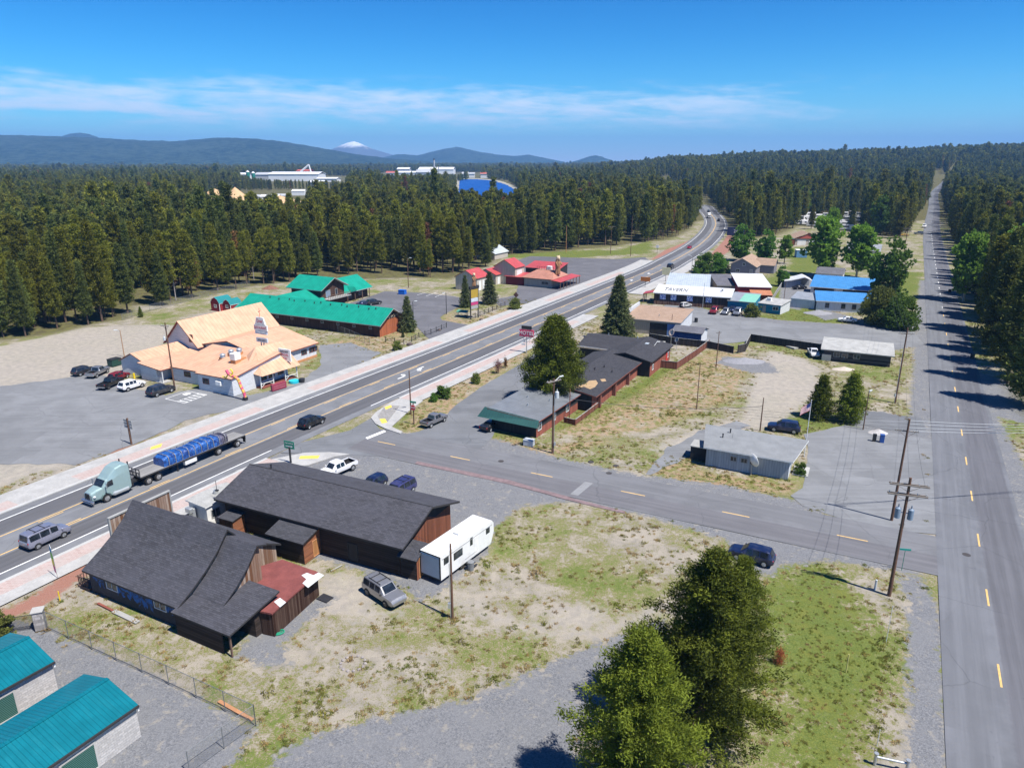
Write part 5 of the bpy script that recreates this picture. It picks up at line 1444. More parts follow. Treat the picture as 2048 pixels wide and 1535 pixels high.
b['t'] = t; b['box'] = (.8, L - .8, .8, W - .8); b['prof'] = [(0, 3), (W, 3)]
mb = MB()
e = [(0, 0, 3), (L, 0, 3), (L, W, 3), (0, W, 3)]; d = [(L * .28, W * .42, 5.2), (L * .80, W * .42, 5.2), (L * .80, W * .62, 5.2), (L * .28, W * .62, 5.2)]
for i in range(4): mb.add([e[i], e[(i + 1) % 4], d[(i + 1) % 4], d[i]], [(0, 1, 2, 3)], 0)
mb.add(d, [(0, 1, 2, 3)], 0); mb.add([(x, y, z - .12) for x, y, z in e], [(3, 2, 1, 0)], 1)
mb.build('roof', [ribbed('roof_metal_faded_red', (.46, .21, .15), .5, (.5, .29, .2), .5, .6), M_trimR], t)
mb = MB(); mb.box(L / 2, W / 2, 0, L - 1.6, W - 1.6, 2.87); mb.build('wall', M_wTan, t)
mb = MB(); mb.quad((L - .5, -.6, 2.95), (L + 3.2, -.6, 2.5), (L + 3.2, W + 3, 2.5), (L - .5, W + 3, 2.95)); mb.quad((L - .5, W + 3, 2.85), (L + 3.2, W + 3, 2.4), (L + 3.2, -.6, 2.4), (L - .5, -.6, 2.85)); mb.build('walk_roof', M_rRed, t)
for k in range(7): mb = MB(); mb.cyl((L + 3.0, -.4 + k * 2.6, 0), (L + 3.0, -.4 + k * 2.6, 2.45), .12, n=7); mb.build('walk_post', M_rail, t)
mb = MB()
for k in range(8): mb.box(L * .28 + k * L * .52 / 7, W * .42, 5.2, .08, .08, 1.0)
mb.box(L * .54, W * .42, 6.2, L * .52, .1, .1); mb.build('roof_rail', M_rail, t)
mb = MB(); mb.box(L * .62, W * .52, 5.2, 1.6, 1.4, 1.2, bev=.05); mb.build('roof_cooler', M_trimW, t)
opening(b, 'f', L * .55, 1.0, 2.6, 1.1, frame=M_trimG)
mb = MB(); pr = [(.2, 2.9), (7, 3.6)]
roof_mesh(7, pr, -6.8, .15).build('side_roof', [M_rRed, M_trimR], t)
wall_mesh(-6.4, .5, .8, 6.6, pr, .15).build('side_wall', [plain('wall_maroon', (.16, .02, .03), .8)], t)
# carved figures (generic standing bears)
M_carve = plain('carved_wood', (.30, .16, .08), .85, .3, 2); M_carveL = plain('carved_wood_pale', (.60, .46, .30), .85, .2, 2)
def carving(label, loc, s, rz, pale=False):
    t = thing('carved_statue', label, 'statue', loc, rz)
    mb = MB()
    mb.lathe([(0, 0), (.55, .02), (.6, .3), (.5, 1.0), (.62, 1.7), (.7, 2.4), (.55, 3.1), (.3, 3.4), (0, 3.45)], n=12, squash=.8)
    for y in (-.35, .35): mb.cyl((0, y, 0), (0, y, 1.2), .34, .3, n=10)
    o = mb.build('body', M_carve, t); o.scale = (s,) * 3
    mb = MB(); mb.lathe([(0, 3.1), (.38, 3.25), (.45, 3.6), (.36, 3.95), (0, 4.1)], (.12, 0, 0), n=12); mb.cyl((.4, 0, 3.5), (.8, 0, 3.42), .2, .13, n=8)
    for y in (-.3, .3): mb.cyl((.1, y, 3.9), (.1, y * 1.15, 4.18), .12, .06, n=7)
    o = mb.build('head', M_carveL, t); o.scale = (s,) * 3
    mb = MB()
    mb.cyl((.1, -.6, 2.7), (.75, -.45, 1.9), .2, .15, n=8); mb.cyl((.1, .6, 2.7), (.75, .5, 2.2), .2, .15, n=8)
    o = mb.build('arm', M_carve, t); o.scale = (s,) * 3
    return t
g = loc_of(b, L * .93, W * .42); carving('big carved wooden bear statue standing on the faded red roof', (g.x, g.y, 4.0), 1.55, b['rz'] - R(30))
# house glimpsed in the trees
b = dict(o=G(990, 520, 0), u=u, n=n, L=12, W=10, rz=R(60))
house('cabin', 'pale cabin with a bright grey roof half hidden among the pines', 'house', b, gable(10, 2.6, 5.2), M_rSilver, M_wCream, .4, .4, M_trimW, .16)
# ------------------------------------------------------------------ vehicles
M_tyre = plain('tyre_rubber', (.022, .022, .023), .9)
M_rim = plain('wheel_rim', (.45, .46, .47), .35, .1, 4, .7)
M_rimD = plain('wheel_rim_dark', (.10, .10, .105), .4, .1, 4, .6)
M_blackp = plain('black_plastic', (.025, .025, .027), .6)
M_chrome = plain('chrome', (.62, .63, .65), .18, .06, 4, .9)
M_hl = plain('headlight_glass', (.62, .65, .68), .12, .05)
M_tl = plain('taillight_red', (.35, .012, .012), .25, .1)
KIND = {
 'suv': dict(L=4.75, W=1.9, zb=1.02, wb=2.85, r=.37, ws=(.575, .73), rw=(.035, .10), side=((.13, .29), (.31, .45), (.47, .585)),
   st=[(0, .45, .80, .84, .82, .78), (.03, .34, .98, 1.02, .93, .84), (.10, .30, 1.02, 1.66, .95, .70), (.15, .28, 1.02, 1.72, .95, .69), (.48, .28, 1.02, 1.75, .95, .69), (.575, .28, 1.02, 1.69, .95, .68), (.73, .28, 1.02, 1.07, .95, .78), (.93, .30, .92, .97, .91, .72), (.985, .36, .76, .80, .82, .62), (1, .45, .66, .68, .76, .58)]),
 'bigsuv': dict(L=5.2, W=2.0, zb=1.14, wb=3.05, r=.40, ws=(.60, .725), rw=(.02, .06), side=((.08, .26), (.28, .43), (.45, .60)),
   st=[(0, .5, .95, 1.0, .92, .86), (.02, .40, 1.12, 1.16, .98, .86), (.06, .36, 1.14, 1.82, 1.0, .78), (.1, .34, 1.14, 1.90, 1.0, .77), (.5, .34, 1.14, 1.92, 1.0, .77), (.60, .34, 1.14, 1.86, 1.0, .76), (.725, .34, 1.14, 1.20, 1.0, .84), (.955, .36, 1.08, 1.12, .97, .80), (.985, .42, .9, .94, .93, .74), (1, .5, .8, .82, .88, .7)]),
 'sedan': dict(L=4.7, W=1.82, zb=.90, wb=2.75, r=.34, ws=(.59, .74), rw=(.16, .30), side=((.285, .42), (.44, .59)),
   st=[(0, .42, .80, .84, .80, .70), (.04, .32, .90, .96, .89, .72), (.16, .26, .91, 1.0, .91, .72), (.30, .24, .91, 1.36, .91, .60), (.45, .24, .90, 1.42, .91, .60), (.59, .24, .90, 1.37, .91, .60), (.74, .24, .90, .97, .91, .72), (.94, .26, .78, .84, .87, .66), (.985, .33, .64, .68, .80, .6), (1, .4, .58, .6, .74, .56)]),
 'pickup': dict(L=5.7, W=1.98, zb=1.12, wb=3.6, r=.41, ws=(.645, .745), rw=(.365, .395), side=((.41, .52), (.535, .65)), bed=(.015, .36),
   st=[(0, .55, 1.08, 1.12, .95, .90), (.012, .5, 1.12, 1.16, .98, .90), (.362, .42, 1.12, 1.16, .99, .90), (.365, .42, 1.12, 1.18, .99, .84), (.395, .42, 1.12, 1.80, .99, .74), (.44, .42, 1.12, 1.87, .99, .74), (.60, .42, 1.12, 1.87, .99, .74), (.645, .42, 1.12, 1.80, .99, .73), (.745, .42, 1.12, 1.20, .99, .80), (.955, .44, 1.08, 1.14, .96, .80), (.985, .5, .98, 1.0, .94, .76), (1, .55, .84, .86, .9, .72)]),
 'van': dict(L=4.8, W=1.96, zb=1.08, wb=2.85, r=.35, ws=(.69, .82), rw=(.012, .045), side=((.06, .28), (.30, .50), (.53, .69)),
   st=[(0, .45, .95, .98, .88, .84), (.012, .36, 1.06, 1.12, .95, .86), (.045, .32, 1.08, 1.80, .98, .80), (.09, .3, 1.08, 1.88, .98, .79), (.55, .3, 1.08, 1.90, .98, .79), (.69, .3, 1.08, 1.80, .98, .77), (.82, .3, 1.08, 1.14, .98, .84), (.95, .32, .96, 1.02, .92, .78), (.985, .36, .84, .88, .86, .70), (1, .42, .74, .76, .8, .66)]),
}
def surf(S, x):
    for a, b in zip(S, S[1:]):
        if a[0] <= x <= b[0]:
            t = (x - a[0]) / max(1e-6, b[0] - a[0]); return [a[i] + (b[i] - a[i]) * t for i in range(6)]
    return list(S[-1])
_proto_wheels = {}
def wheel(parent, x, y, r, w, rim):
    sg = 1 if y > 0 else -1
    key = (round(r, 3), round(w, 3), sg, rim.name)
    if key not in _proto_wheels:
        mb = MB(); mb.cyl((0, -w / 2, 0), (0, w / 2, 0), r, n=20); tm = mb.build('wheel', M_tyre)
        mb = MB(); mb.cyl((0, sg * (w / 2 - .01), 0), (0, sg * (w / 2 + .012), 0), r * .62, n=14); mb.cyl((0, sg * w / 2, 0), (0, sg * (w / 2 + .03), 0), r * .2, n=8)
        for k in range(5):
            a = k * 2 * math.pi / 5; mb.cyl((0, sg * (w / 2 + .016), 0), (math.cos(a) * r * .58, sg * (w / 2 + .016), math.sin(a) * r * .58), .035, n=4)
        rm = mb.build('rim', rim)
        _proto_wheels[key] = (tm.data, rm.data)
        for o in (tm, rm): bpy.data.objects.remove(o)
    d = _proto_wheels[key]
    o = bpy.data.objects.new('wheel', d[0]); COL.objects.link(o); link_child(o, parent); o.location = (x, y, r)
    q = bpy.data.objects.new('rim', d[1]); COL.objects.link(q); link_child(q, o)
    return o
def car(name, label, cat, kind, col, rear=None, front=None, side=0, centre=None, heading=None, group=None, s=None, simple=False, rim=None, rack=False, bodycol=None, z=None, canopy=False):
    K = KIND[kind]
    if centre is None:
        a, b2 = G(*rear), G(*front)
        d = (b2 - a).normalized(); meas = (b2 - a).length
        sc_ = s or max(.88, min(1.08, meas / K['wb']))
        h = math.atan2(d.y, d.x); n = Vector((-d.y, d.x))
        c = (a + b2) / 2 - n * side * (K['W'] / 2 - .1) * sc_
    else:
        c = G(*centre) if not isinstance(centre, Vector) else centre
        h = R(heading); sc_ = s or 1.0
    L, W = K['L'] * sc_, K['W'] * sc_
    t = thing(name, label, cat, (c.x, c.y, .03 + hz(c.x, c.y) if z is None else z), h, group)
    S = [(a[0], *[v * sc_ for v in a[1:]]) for a in K['st']]
    bed = K.get('bed')
    mb = MB(); n = len(S); rows = []
    # finer stations
    xs = sorted(set([a[0] for a in S] + [i / 26 for i in range(27)]))
    if bed: xs = sorted(set(xs + list(bed)))
    prev = None
    for x in xs:
        _, zlo, zb, zt, hw, hwt = surf(S, x)
        X = (x - .5) * L
        half = [(0, zlo), (hw * .88, zlo), (hw * .98, zlo + .14 * sc_), (hw, (zlo + zb) / 2 + .05), (hw * .985, zb), (hwt + (hw * .985 - hwt) * .06, zt - .045 * sc_), (hwt - .07 * sc_, zt), (0, zt + .02 * sc_)]
        ring = [(X, y, z) for y, z in half] + [(X, -y, z) for y, z in reversed(half[1:-1])]
        rows.append(ring)
    m = len(rows[0])
    for i in range(len(rows) - 1):
        vs = rows[i] + rows[i + 1]
        inbed = bed and xs[i] >= bed[0] - 1e-6 and xs[i + 1] <= bed[1] + 1e-6
        for k in range(m):
            if inbed and k in (6, 7): continue
            mb.add([rows[i][k], rows[i + 1][k], rows[i + 1][(k + 1) % m], rows[i][(k + 1) % m]], [(0, 1, 2, 3)], 0 if k not in (0, m - 1, 1, m - 2) else 1, True)
    mb.add(rows[0], [tuple(range(m))], 0); mb.add(rows[-1], [tuple(reversed(range(m)))], 0)
    r = K['r'] * sc_; wx = K['wb'] * sc_ / 2; wo = -.01 * L
    for x in (-wx + wo, wx + wo):
        for sg in (-1, 1):
            _, zlo, zb, zt, hw, hwt = surf(S, x / L + .5)
            y = sg * (hw + .004); vs = [(x + math.cos(a) * r * 1.16, y, max(zlo - .02, r + math.sin(a) * r * 1.16)) for a in [math.pi * j / 12 for j in range(-2, 15)]]
            mb.add(vs, [tuple(range(len(vs)))[::(1 if sg < 0 else -1)]], 1)
    body = mb.build('body', [col, M_blackp], t)
    mod = None
    def glass(x0, x1, top, nm, fy=.90, off=.014):
        mb = MB(); N = 4
        if top:
            vs = []
            for i in range(N + 1):
                _, zlo, zb, zt, hw, hwt = surf(S, x0 + (x1 - x0) * (.06 + .88 * i / N)); X = ((x0 + (x1 - x0) * (.06 + .88 * i / N)) - .5) * L
                y = (hwt - .07 * sc_) * fy
                vs += [(X, -y, zt), (X, y, zt)]
            dz = (surf(S, x1)[3] - surf(S, x0)[3]); dx = (x1 - x0) * L; nl = math.hypot(dx, dz); ox, oz = -dz / nl * .03, dx / nl * .03
            vs = [(x + ox, y, z + oz) for x, y, z in vs]
            mb.add(vs, [(2 * i, 2 * i + 2, 2 * i + 3, 2 * i + 1) for i in range(N)])
            mb.build(nm, M_glassC, t)
        else:
            for sg in (1, -1):
                mb = MB(); vs = []
                for i in range(N + 1):
                    xx = x0 + (x1 - x0) * i / N
                    _, zlo, zb, zt, hw, hwt = surf(S, xx); X = (xx - .5) * L
                    yb, yt = hw * .985, hwt + (hw * .985 - hwt) * .06; ztt = zt - .045 * sc_
                    for f in (.10, .90): vs.append((X, sg * (yb + (yt - yb) * f + off), zb + (ztt - zb) * f))
                mb.add(vs, [(2 * i, 2 * i + 2, 2 * i + 3, 2 * i + 1)[::(1 if sg < 0 else -1)] for i in range(N)])
                mb.build(nm, M_glassC, t)
    glass(*K['ws'], True, 'windscreen'); glass(*K['rw'], True, 'rear_window', .86)
    for a_, b_ in K['side']: glass(a_, b_, False, 'side_window')
    rim = rim or M_rim
    for x in (-wx + wo, wx + wo):
        for sg in (-1, 1):
            hw = surf(S, x / L + .5)[4]
            wheel(t, x, sg * (hw - .10 * sc_), r, .24 * sc_, rim)
    if bed:
        zb = surf(S, .2)[2]; hw = surf(S, .2)[5]; x0, x1 = (bed[0] - .5) * L + .06, (bed[1] - .5) * L - .04
        mb = MB(); y = hw - .1; z0 = .72 * sc_; zt = zb + .03
        mb.quad((x0, -y, z0), (x1, -y, z0), (x1, y, z0), (x0, y, z0))
        mb.quad((x0, -y, z0), (x0, -y, zt), (x1, -y, zt), (x1, -y, z0)); mb.quad((x0, y, zt), (x0, y, z0), (x1, y, z0), (x1, y, zt))
        mb.quad((x0, -y, zt), (x0, -y, z0), (x0, y, z0), (x0, y, zt)); mb.quad((x1, -y, z0), (x1, -y, zt), (x1, y, zt), (x1, y, z0))
        o = mb.build('bed_liner', M_blackp, t)
        mb = MB()
        for sg in (-1, 1): mb.box((x0 + x1) / 2, sg * (hw - .02), zt - .02, x1 - x0 + .1, .18, .05)
        mb.box(x0 - .03, 0, zt - .02, .12, 2 * hw, .05); mb.box(x1 + .02, 0, zt - .02, .1, 2 * hw, .05)
        mb.build('bed_rail', col, t)
    f = surf(S, .985); q = surf(S, .01)
    for sg in (-1, 1):
        mb = MB(); mb.box(L * .478, sg * f[4] * .72, f[2] - .22 * sc_, .12, .40 * sc_, .17 * sc_, bev=.03); mb.build('headlight', M_hl, t)
        mb = MB(); mb.box(-L * .485, sg * q[4] * .86, q[2] - .30 * sc_, .14, .2 * sc_, .36 * sc_, bev=.03); mb.build('taillight', M_tl, t)
        _, zlo, zb, zt, hw, hwt = surf(S, K['ws'][1] - .03); mb = MB(); mb.box((K['ws'][1] - .05 - .5) * L, sg * (hw + .10), zb + .02, .16, .22, .17, bev=.04); mb.build('mirror', col if kind != 'bigsuv' else M_blackp, t)
    mb = MB(); mb.box(L * .488, 0, f[1] + .10, .10, f[4] * 1.7, .20 * sc_, bev=.03); mb.box(L * .487, 0, f[2] - .2 * sc_, .06, f[4] * .9, .16 * sc_); mb.build('front_bumper', M_chrome if kind == 'pickup' else M_blackp, t)
    mb = MB(); mb.box(-L * .492, 0, q[1] + .02, .12, q[4] * 1.8, .22 * sc_, bev=.03); mb.build('rear_bumper', M_chrome if kind == 'pickup' else M_blackp, t)
    if rack:
        mb = MB(); zt = surf(S, .3)[3] + .05; y = surf(S, .3)[5] - .12
        for sg in (-1, 1): mb.box(-.12 * L, sg * y, zt, .38 * L, .05, .05)
        for x in (-.26, -.05): mb.box(x * L, 0, zt, .05, 2 * y, .04)
        mb.build('roof_rack', M_blackp, t)
    return t
P_ = paint
Psil = P_('paint_silver', (.36, .37, .39), .3, .7); Pgold = P_('paint_pewter', (.33, .33, .34), .3, .6); Plav = P_('paint_lavender_silver', (.36, .37, .46), .3, .6)
Pblk = P_('paint_black', (.012, .012, .015)); Pnavy = P_('paint_navy', (.012, .022, .075)); Pwht = P_('paint_white', (.74, .74, .75), .3, 0); Pred = P_('paint_red', (.26, .016, .028))
Pdk = P_('paint_graphite', (.035, .036, .042)); Ppur = P_('paint_purple_blue', (.05, .055, .17)); Pgry = P_('paint_grey', (.20, .20, .215)); Pteal = P_('paint_teal', (.02, .20, .24)); Pyel = P_('paint_yellow', (.65, .38, .03), .4, 0)
car('minivan', 'lavender silver minivan driving up the highway beside the old store', 'van', 'van', Plav, (78, 1097.7), (129.3, 1074), -1, rack=True)
car('suv', 'black SUV driving alone in the highway lane past the street corner', 'car', 'suv', Pblk, (619.3, 858), (645, 846.8), -1)
car('pickup_truck', 'white pickup truck parked beyond the brown hall roof, black bed', 'pickup', 'pickup', Pwht, (705, 940.6), (664, 958.5), 1)
car('sedan', 'dark blue rounded car parked between the white pickup and the purple van', 'car', 'suv', Pnavy, None, None, centre=(746, 976), heading=238, s=.93)
car('minivan', 'purple-blue minivan with roof rack parked behind the brown hall', 'van', 'van', Ppur, None, None, centre=(800, 989), heading=238, rack=True)
car('suv', 'dusty silver-grey SUV with a broken front bumper on the sandy lot by the hall', 'car', 'bigsuv', Pgold, (731, 1186.5), (779, 1219), -1, s=.96, rack=True, rim=M_rimD)
car('pickup_truck', 'grey and silver pickup truck parked by the stop sign', 'pickup', 'pickup', Pgry, (862.8, 855), (889, 843), -1, s=.92)
car('coupe', 'black car parked against the black end wall of the motel', 'car', 'sedan', Pblk, (979, 864.5), (1003, 852), -1, s=.98)
lot = 'cars parked before the restaurant'
car('suv', 'dark blue SUV at the far left of the restaurant row', 'car', 'suv', Pdk, None, None, centre=(170, 747.5), heading=63, group=lot)
car('pickup_truck', 'silver pickup truck second from the left in the restaurant row', 'pickup', 'pickup', Psil, (191, 757), (219, 743.5), -1, s=.98, group=lot)
car('hatchback', 'dark red hatchback nosed up to the yellow bollard at the restaurant', 'car', 'suv', Pred, (228, 765), (262, 752.5), -1, s=.92, group=lot)
car('pickup_truck', 'black pickup truck parked between the red hatchback and the white SUV', 'pickup', 'pickup', Pblk, (215, 780), (246, 766), -1, s=.98, rim=M_rimD, group=lot)
car('suv', 'white SUV parked before the restaurant porch', 'car', 'suv', Pwht, (257, 782.5), (285, 773.7), -1, group=lot)
car('suv', 'black SUV parked beside the painted accessible bay', 'car', 'suv', Pdk, (314.6, 793.5), (344, 784), -1, group=lot)
car('suv', 'navy SUV parked behind the grey office beside the flagpole', 'car', 'suv', Pnavy, (1587, 868), (1546, 862.8), 1, s=1.04)
car('suv', 'dark blue SUV half hidden behind the top of the big pine', 'car', 'suv', Pnavy, None, None, centre=(1502, 1119), heading=150)
car('pickup_truck', 'old white pickup parked against the derelict black shed', 'pickup', 'pickup', P_('paint_old_white', (.55, .55, .56), .5, 0), None, None, centre=(1626, 711), heading=-102, s=.9)
t = car('sedan', 'white sedan with its door open by the round bush', 'car', 'sedan', Pwht, (1706, 645.7), (1683, 644), 1)
mb = MB(); mb.box(.25, 1.35, .35, .06, .95, .75); mb.build('open_door', Pwht, t)
tl = 'cars parked at the tavern'
t = car('jeep', 'white open jeep with a spare wheel on the back at the tavern', 'jeep', 'suv', P_('paint_jeep_white', (.5, .5, .5), .4, 0), None, None, centre=(1371, 614), heading=35, s=.86, group=tl)
mb = MB(); mb.cyl((-2.1, 0, .95), (-2.3, 0, .95), .36, n=16); mb.build('spare_wheel', M_tyre, t)
car('suv', 'dark red SUV parked at the tavern', 'car', 'bigsuv', Pred, None, None, centre=(1428, 626), heading=243, s=.92, group=tl)
car('hatchback', 'pale silver hatchback parked beside the red SUV at the tavern', 'car', 'suv', Psil, None, None, centre=(1451, 627.5), heading=243, s=.92, group=tl)
car('sedan', 'dark blue car tucked between two silver cars at the tavern', 'car', 'sedan', Pnavy, None, None, centre=(1464, 622), heading=243, group=tl)
car('suv', 'silver SUV at the right end of the tavern row', 'car', 'bigsuv', Psil, None, None, centre=(1475, 629), heading=243, s=.94, group=tl)
car('sedan', 'black car parked between the arched shed and the grey shed', 'car', 'sedan', Pblk, None, None, centre=(1598, 578), heading=195)
rl = 'cars parked at the lodge'
car('sedan', 'dark blue car parked at the lodge porch, left of two', 'car', 'sedan', Pnavy, None, None, centre=(729, 611), heading=40, group=rl)
car('suv', 'black SUV parked at the lodge porch, right of two', 'car', 'suv', Pdk, None, None, centre=(748, 609), heading=40, group=rl)
def on_hw(px): 
    g = G(*px); s, o = near_s(HW, HWs, g); d, _ = frame_at(HW, min(range(len(HWs)), key=lambda i: abs(HWs[i] - s))); return g, math.degrees(math.atan2(d.y, d.x))
g, h = on_hw((1341, 536)); car('suv', 'dark SUV on the highway beyond the tavern signs', 'car', 'bigsuv', Pdk, None, None, centre=(1341, 536), heading=h)
g, h = on_hw((1379, 496)); car('sedan', 'red car coming down the highway before the bend', 'car', 'sedan', P_('paint_bright_red', (.38, .02, .04)), None, None, centre=(1379, 497), heading=h + 180)
g, h = on_hw((1437, 442)); car('sedan', 'small dark car on the outer lane of the highway bend', 'car', 'suv', Pdk, None, None, centre=(1437, 442), heading=h)
g, h = on_hw((1418, 424)); car('suv', 'dark SUV high up on the highway bend behind the box truck', 'car', 'bigsuv', Pdk, None, None, centre=(1417, 424.5), heading=h + 180)
car('van', 'white van parked on the left edge of the side road far up', 'van', 'van', Pwht, None, None, centre=(1848, 455), heading=240, s=1.15)
car('suv', 'pale SUV parked at the turning before the white van', 'car', 'bigsuv', Psil, None, None, centre=(1837, 469), heading=150)
car('pickup_truck', 'teal pickup parked in the shade of the roadside pines', 'pickup', 'pickup', Pteal, None, None, centre=(1934, 586), heading=170)
car('car', 'yellow car parked behind the utility pole far up the side road', 'car', 'sedan', Pyel, None, None, centre=(1808, 472), heading=170)
# box truck on the bend
g, h = on_hw((1418, 436)); t = thing('box_truck', 'white box truck coming round the highway bend', 'truck', (g.x, g.y, .03), R(h + 180))
mb = MB(); mb.box(-1.2, 0, .9, 6.5, 2.4, 2.6, bev=.06); mb.build('cargo_box', M_trimW, t)
mb = MB(); mb.box(3.1, 0, .5, 1.9, 2.2, 1.9, bev=.25); mb.build('cab', Pwht, t)
mb = MB(); mb.box(4.04, 0, 1.5, .06, 1.9, .75); mb.build('windscreen', M_glassC, t)
mb = MB(); mb.box(-.5, 0, .55, 8, 1.0, .35); mb.build('chassis', M_blackp, t)
for x in (-3, 2.7):
    for y in (-1.05, 1.05): wheel(t, x, y, .45, .3, M_rim)

# ------------------------------------------------------------------ the white toy-hauler trailer
o_ = G(882, 1171); hd = R(56.5); uu = Vector((math.cos(hd), math.sin(hd))); nn = Vector((-uu.y, uu.x))
TL, TW, TH = 9.3, 2.62, 3.25
c_ = o_ + nn * TW / 2 + uu * TL / 2
t = thing('travel_trailer', 'long white travel trailer with grey-blue rear door beside the brown hall', 'trailer', (c_.x, c_.y, .02), hd)
mb = MB(); hx, hy = TL / 2, TW / 2
prof = [(-hx, .55), (-hx, TH), (hx - .25, TH), (hx, TH - .35), (hx + .05, 1.9), (hx - .45, .75), (hx - .7, .55)]
vs = [(x, -hy, z) for x, z in prof] + [(x, hy, z) for x, z in prof]; k = len(prof)
mb.add(vs, [(i, (i + 1) % k, k + (i + 1) % k, k + i)[::-1] for i in range(k)]); mb.add(vs, [tuple(range(k))[::-1], tuple(range(k, 2 * k))])
mb.build('body', paint('trailer_white', (.76, .77, .77), .35, 0), t)
mb = MB(); mb.box(-hx - .03, 0, .75, .05, TW - .25, TH - 1.0); mb.build('ramp_door', plain('ramp_grey_blue', (.36, .41, .47), .5, .06), t)
mb = MB()
for y in (-hy, hy): mb.box(-hx - .02, y * .985, .6, .08, .1, TH - .6)
mb.box(-hx - .02, 0, TH - .1, .08, TW, .1); mb.box(-hx - .02, 0, .58, .08, TW, .1); mb.build('rear_trim', M_blackp, t)
for x, z, w, h_ in ((-hx + .95, 2.05, .8, .75), (-hx + 2.9, 1.75, 1.5, .85), (hx - 1.1, 2.1, .7, .65), (hx - 4.1, 2.1, .45, .9)):
    mb = MB(); mb.box(x, -hy - .012, z, w, .03, h_, bev=.01); f = mb.build('window', M_blackp, t)
    mb = MB(); mb.box(x, -hy - .03, z + .06, w - .12, .01, h_ - .12); mb.build('pane', M_glass, f)
mb = MB(); mb.box(hx - 3.2, -hy - .012, .62, .85, .03, 2.15, bev=.01); mb.build('door', M_trimW, t)
mb = MB(); mb.box(hx - 4.3, -hy - .05, 1.0, 2.0, .02, .02); mb.box(0, -hy - .02, TH - .42, TL - .6, .05, .04); mb.build('side_trim', M_trimG, t)
mb = MB(); mb.box(.3, .1, TH - .01, 1.1, .75, .28, bev=.05); mb.build('roof_unit', M_trimW, t)
for x, y in ((-3, .3), (2.6, -.5), (3.2, .6)):
    mb = MB(); mb.box(x, y, TH - .01, .45, .45, .10, bev=.03); mb.build('roof_hatch', M_trimW, t)
mb = MB(); mb.box(hx + .05, 0, .45, 1.2, .12, .12); mb.box(-.2, 0, .38, TL - 1.0, 1.9, .2); mb.build('chassis', M_blackp, t)
for x in (-1.0, -.05):
    for y in (-1.12, 1.12): wheel(t, x, y, .36, .24, M_rimD)
mb = MB()
for k in range(3): mb.box(hx - 4.6 + .0, -hy - .25 - .27 * k, .48 - .17 * k, .75, .24, .05)
mb.build('step', M_dmetal, t)
gb = c_ + uu * (-.6) - nn * (hy + .75)
tb = thing('rubbish_bin', 'grey rubbish bin standing beside the white trailer wheels', 'bin', (gb.x, gb.y, .02), .3)
mb = MB(); mb.cyl((0, 0, 0), (0, 0, .95), .30, .36, n=14); mb.build('bin_body', plain('bin_grey', (.20, .21, .22), .6), tb)
mb = MB(); mb.cyl((0, 0, .95), (0, 0, 1.03), .38, .3, n=14); mb.build('bin_lid', plain('bin_grey', (.20, .21, .22), .6), tb)

# ------------------------------------------------------------------ semi truck, flatbed and its tarped load
fw = G(216, 1003.5); rw_ = G(475, 894); dd = (fw - rw_).normalized(); hd = math.atan2(dd.y, dd.x); ln = Vector((-dd.y, dd.x))
org = fw - ln * 1.18          # front axle centre; x forward
t = thing('semi_truck', 'pale green-silver sleeper semi truck hauling a flatbed down the highway', 'truck', (org.x, org.y, .03), hd)
Pt = plain('paint_truck_mint', (.31, .43, .43), .32, .04, .8, .25, .5)
S = [(-3.35, .75, 1.9, 3.86, 1.22, 1.12), (-3.2, .6, 1.9, 3.95, 1.24, 1.10), (-2.5, .55, 1.9, 4.05, 1.24, 1.04), (-1.7, .55, 1.9, 3.86, 1.24, .98), (-.95, .55, 1.85, 3.25, 1.18, .92), (-.55, .55, 1.8, 2.85, 1.12, .92), (-.32, .55, 1.8, 2.72, 1.06, .92), (.25, .6, 1.75, 1.98, 1.02, .84), (.9, .62, 1.55, 1.84, .92, .68), (1.5, .65, 1.3, 1.62, .84, .56), (1.62, .65, 1.2, 1.50, .80, .52)]
mb = MB(); rows = []
xs = sorted(set([a[0] for a in S] + [-3.35 + i * .25 for i in range(20)]))
def sf(x):
    for a, b2 in zip(S, S[1:]):
        if a[0] <= x <= b2[0]:
            q = (x - a[0]) / (b2[0] - a[0]); return [a[i] + (b2[i] - a[i]) * q for i in range(6)]
    return S[-1]
for x in xs:
    _, zlo, zb, zt, hw, hwt = sf(x)
    half = [(0, zlo), (hw * .95, zlo), (hw, zlo + .15), (hw, zb), (hw * .99, zb + (zt - zb) * .5), (hwt + .06, zt - .12), (hwt - .12, zt), (0, zt + .04)]
    rows.append([(x, y, z) for y, z in half] + [(x, -y, z) for y, z in reversed(half[1:-1])])
m = len(rows[0])
for i in range(len(rows) - 1):
    for k in range(m): mb.add([rows[i][k], rows[i + 1][k], rows[i + 1][(k + 1) % m], rows[i][(k + 1) % m]], [(0, 1, 2, 3)], 0, True)
mb.add(rows[0], [tuple(range(m))]); mb.add(rows[-1], [tuple(reversed(range(m)))])
mb.build('body', Pt, t)
mb = MB(); y = .84
mb.add([(-.28, -y, 2.74), (.27, -y * .95, 2.03), (.27, y * .95, 2.03), (-.28, y, 2.74)], [(0, 1, 2, 3)]); mb.build('windscreen', M_glassC, t)
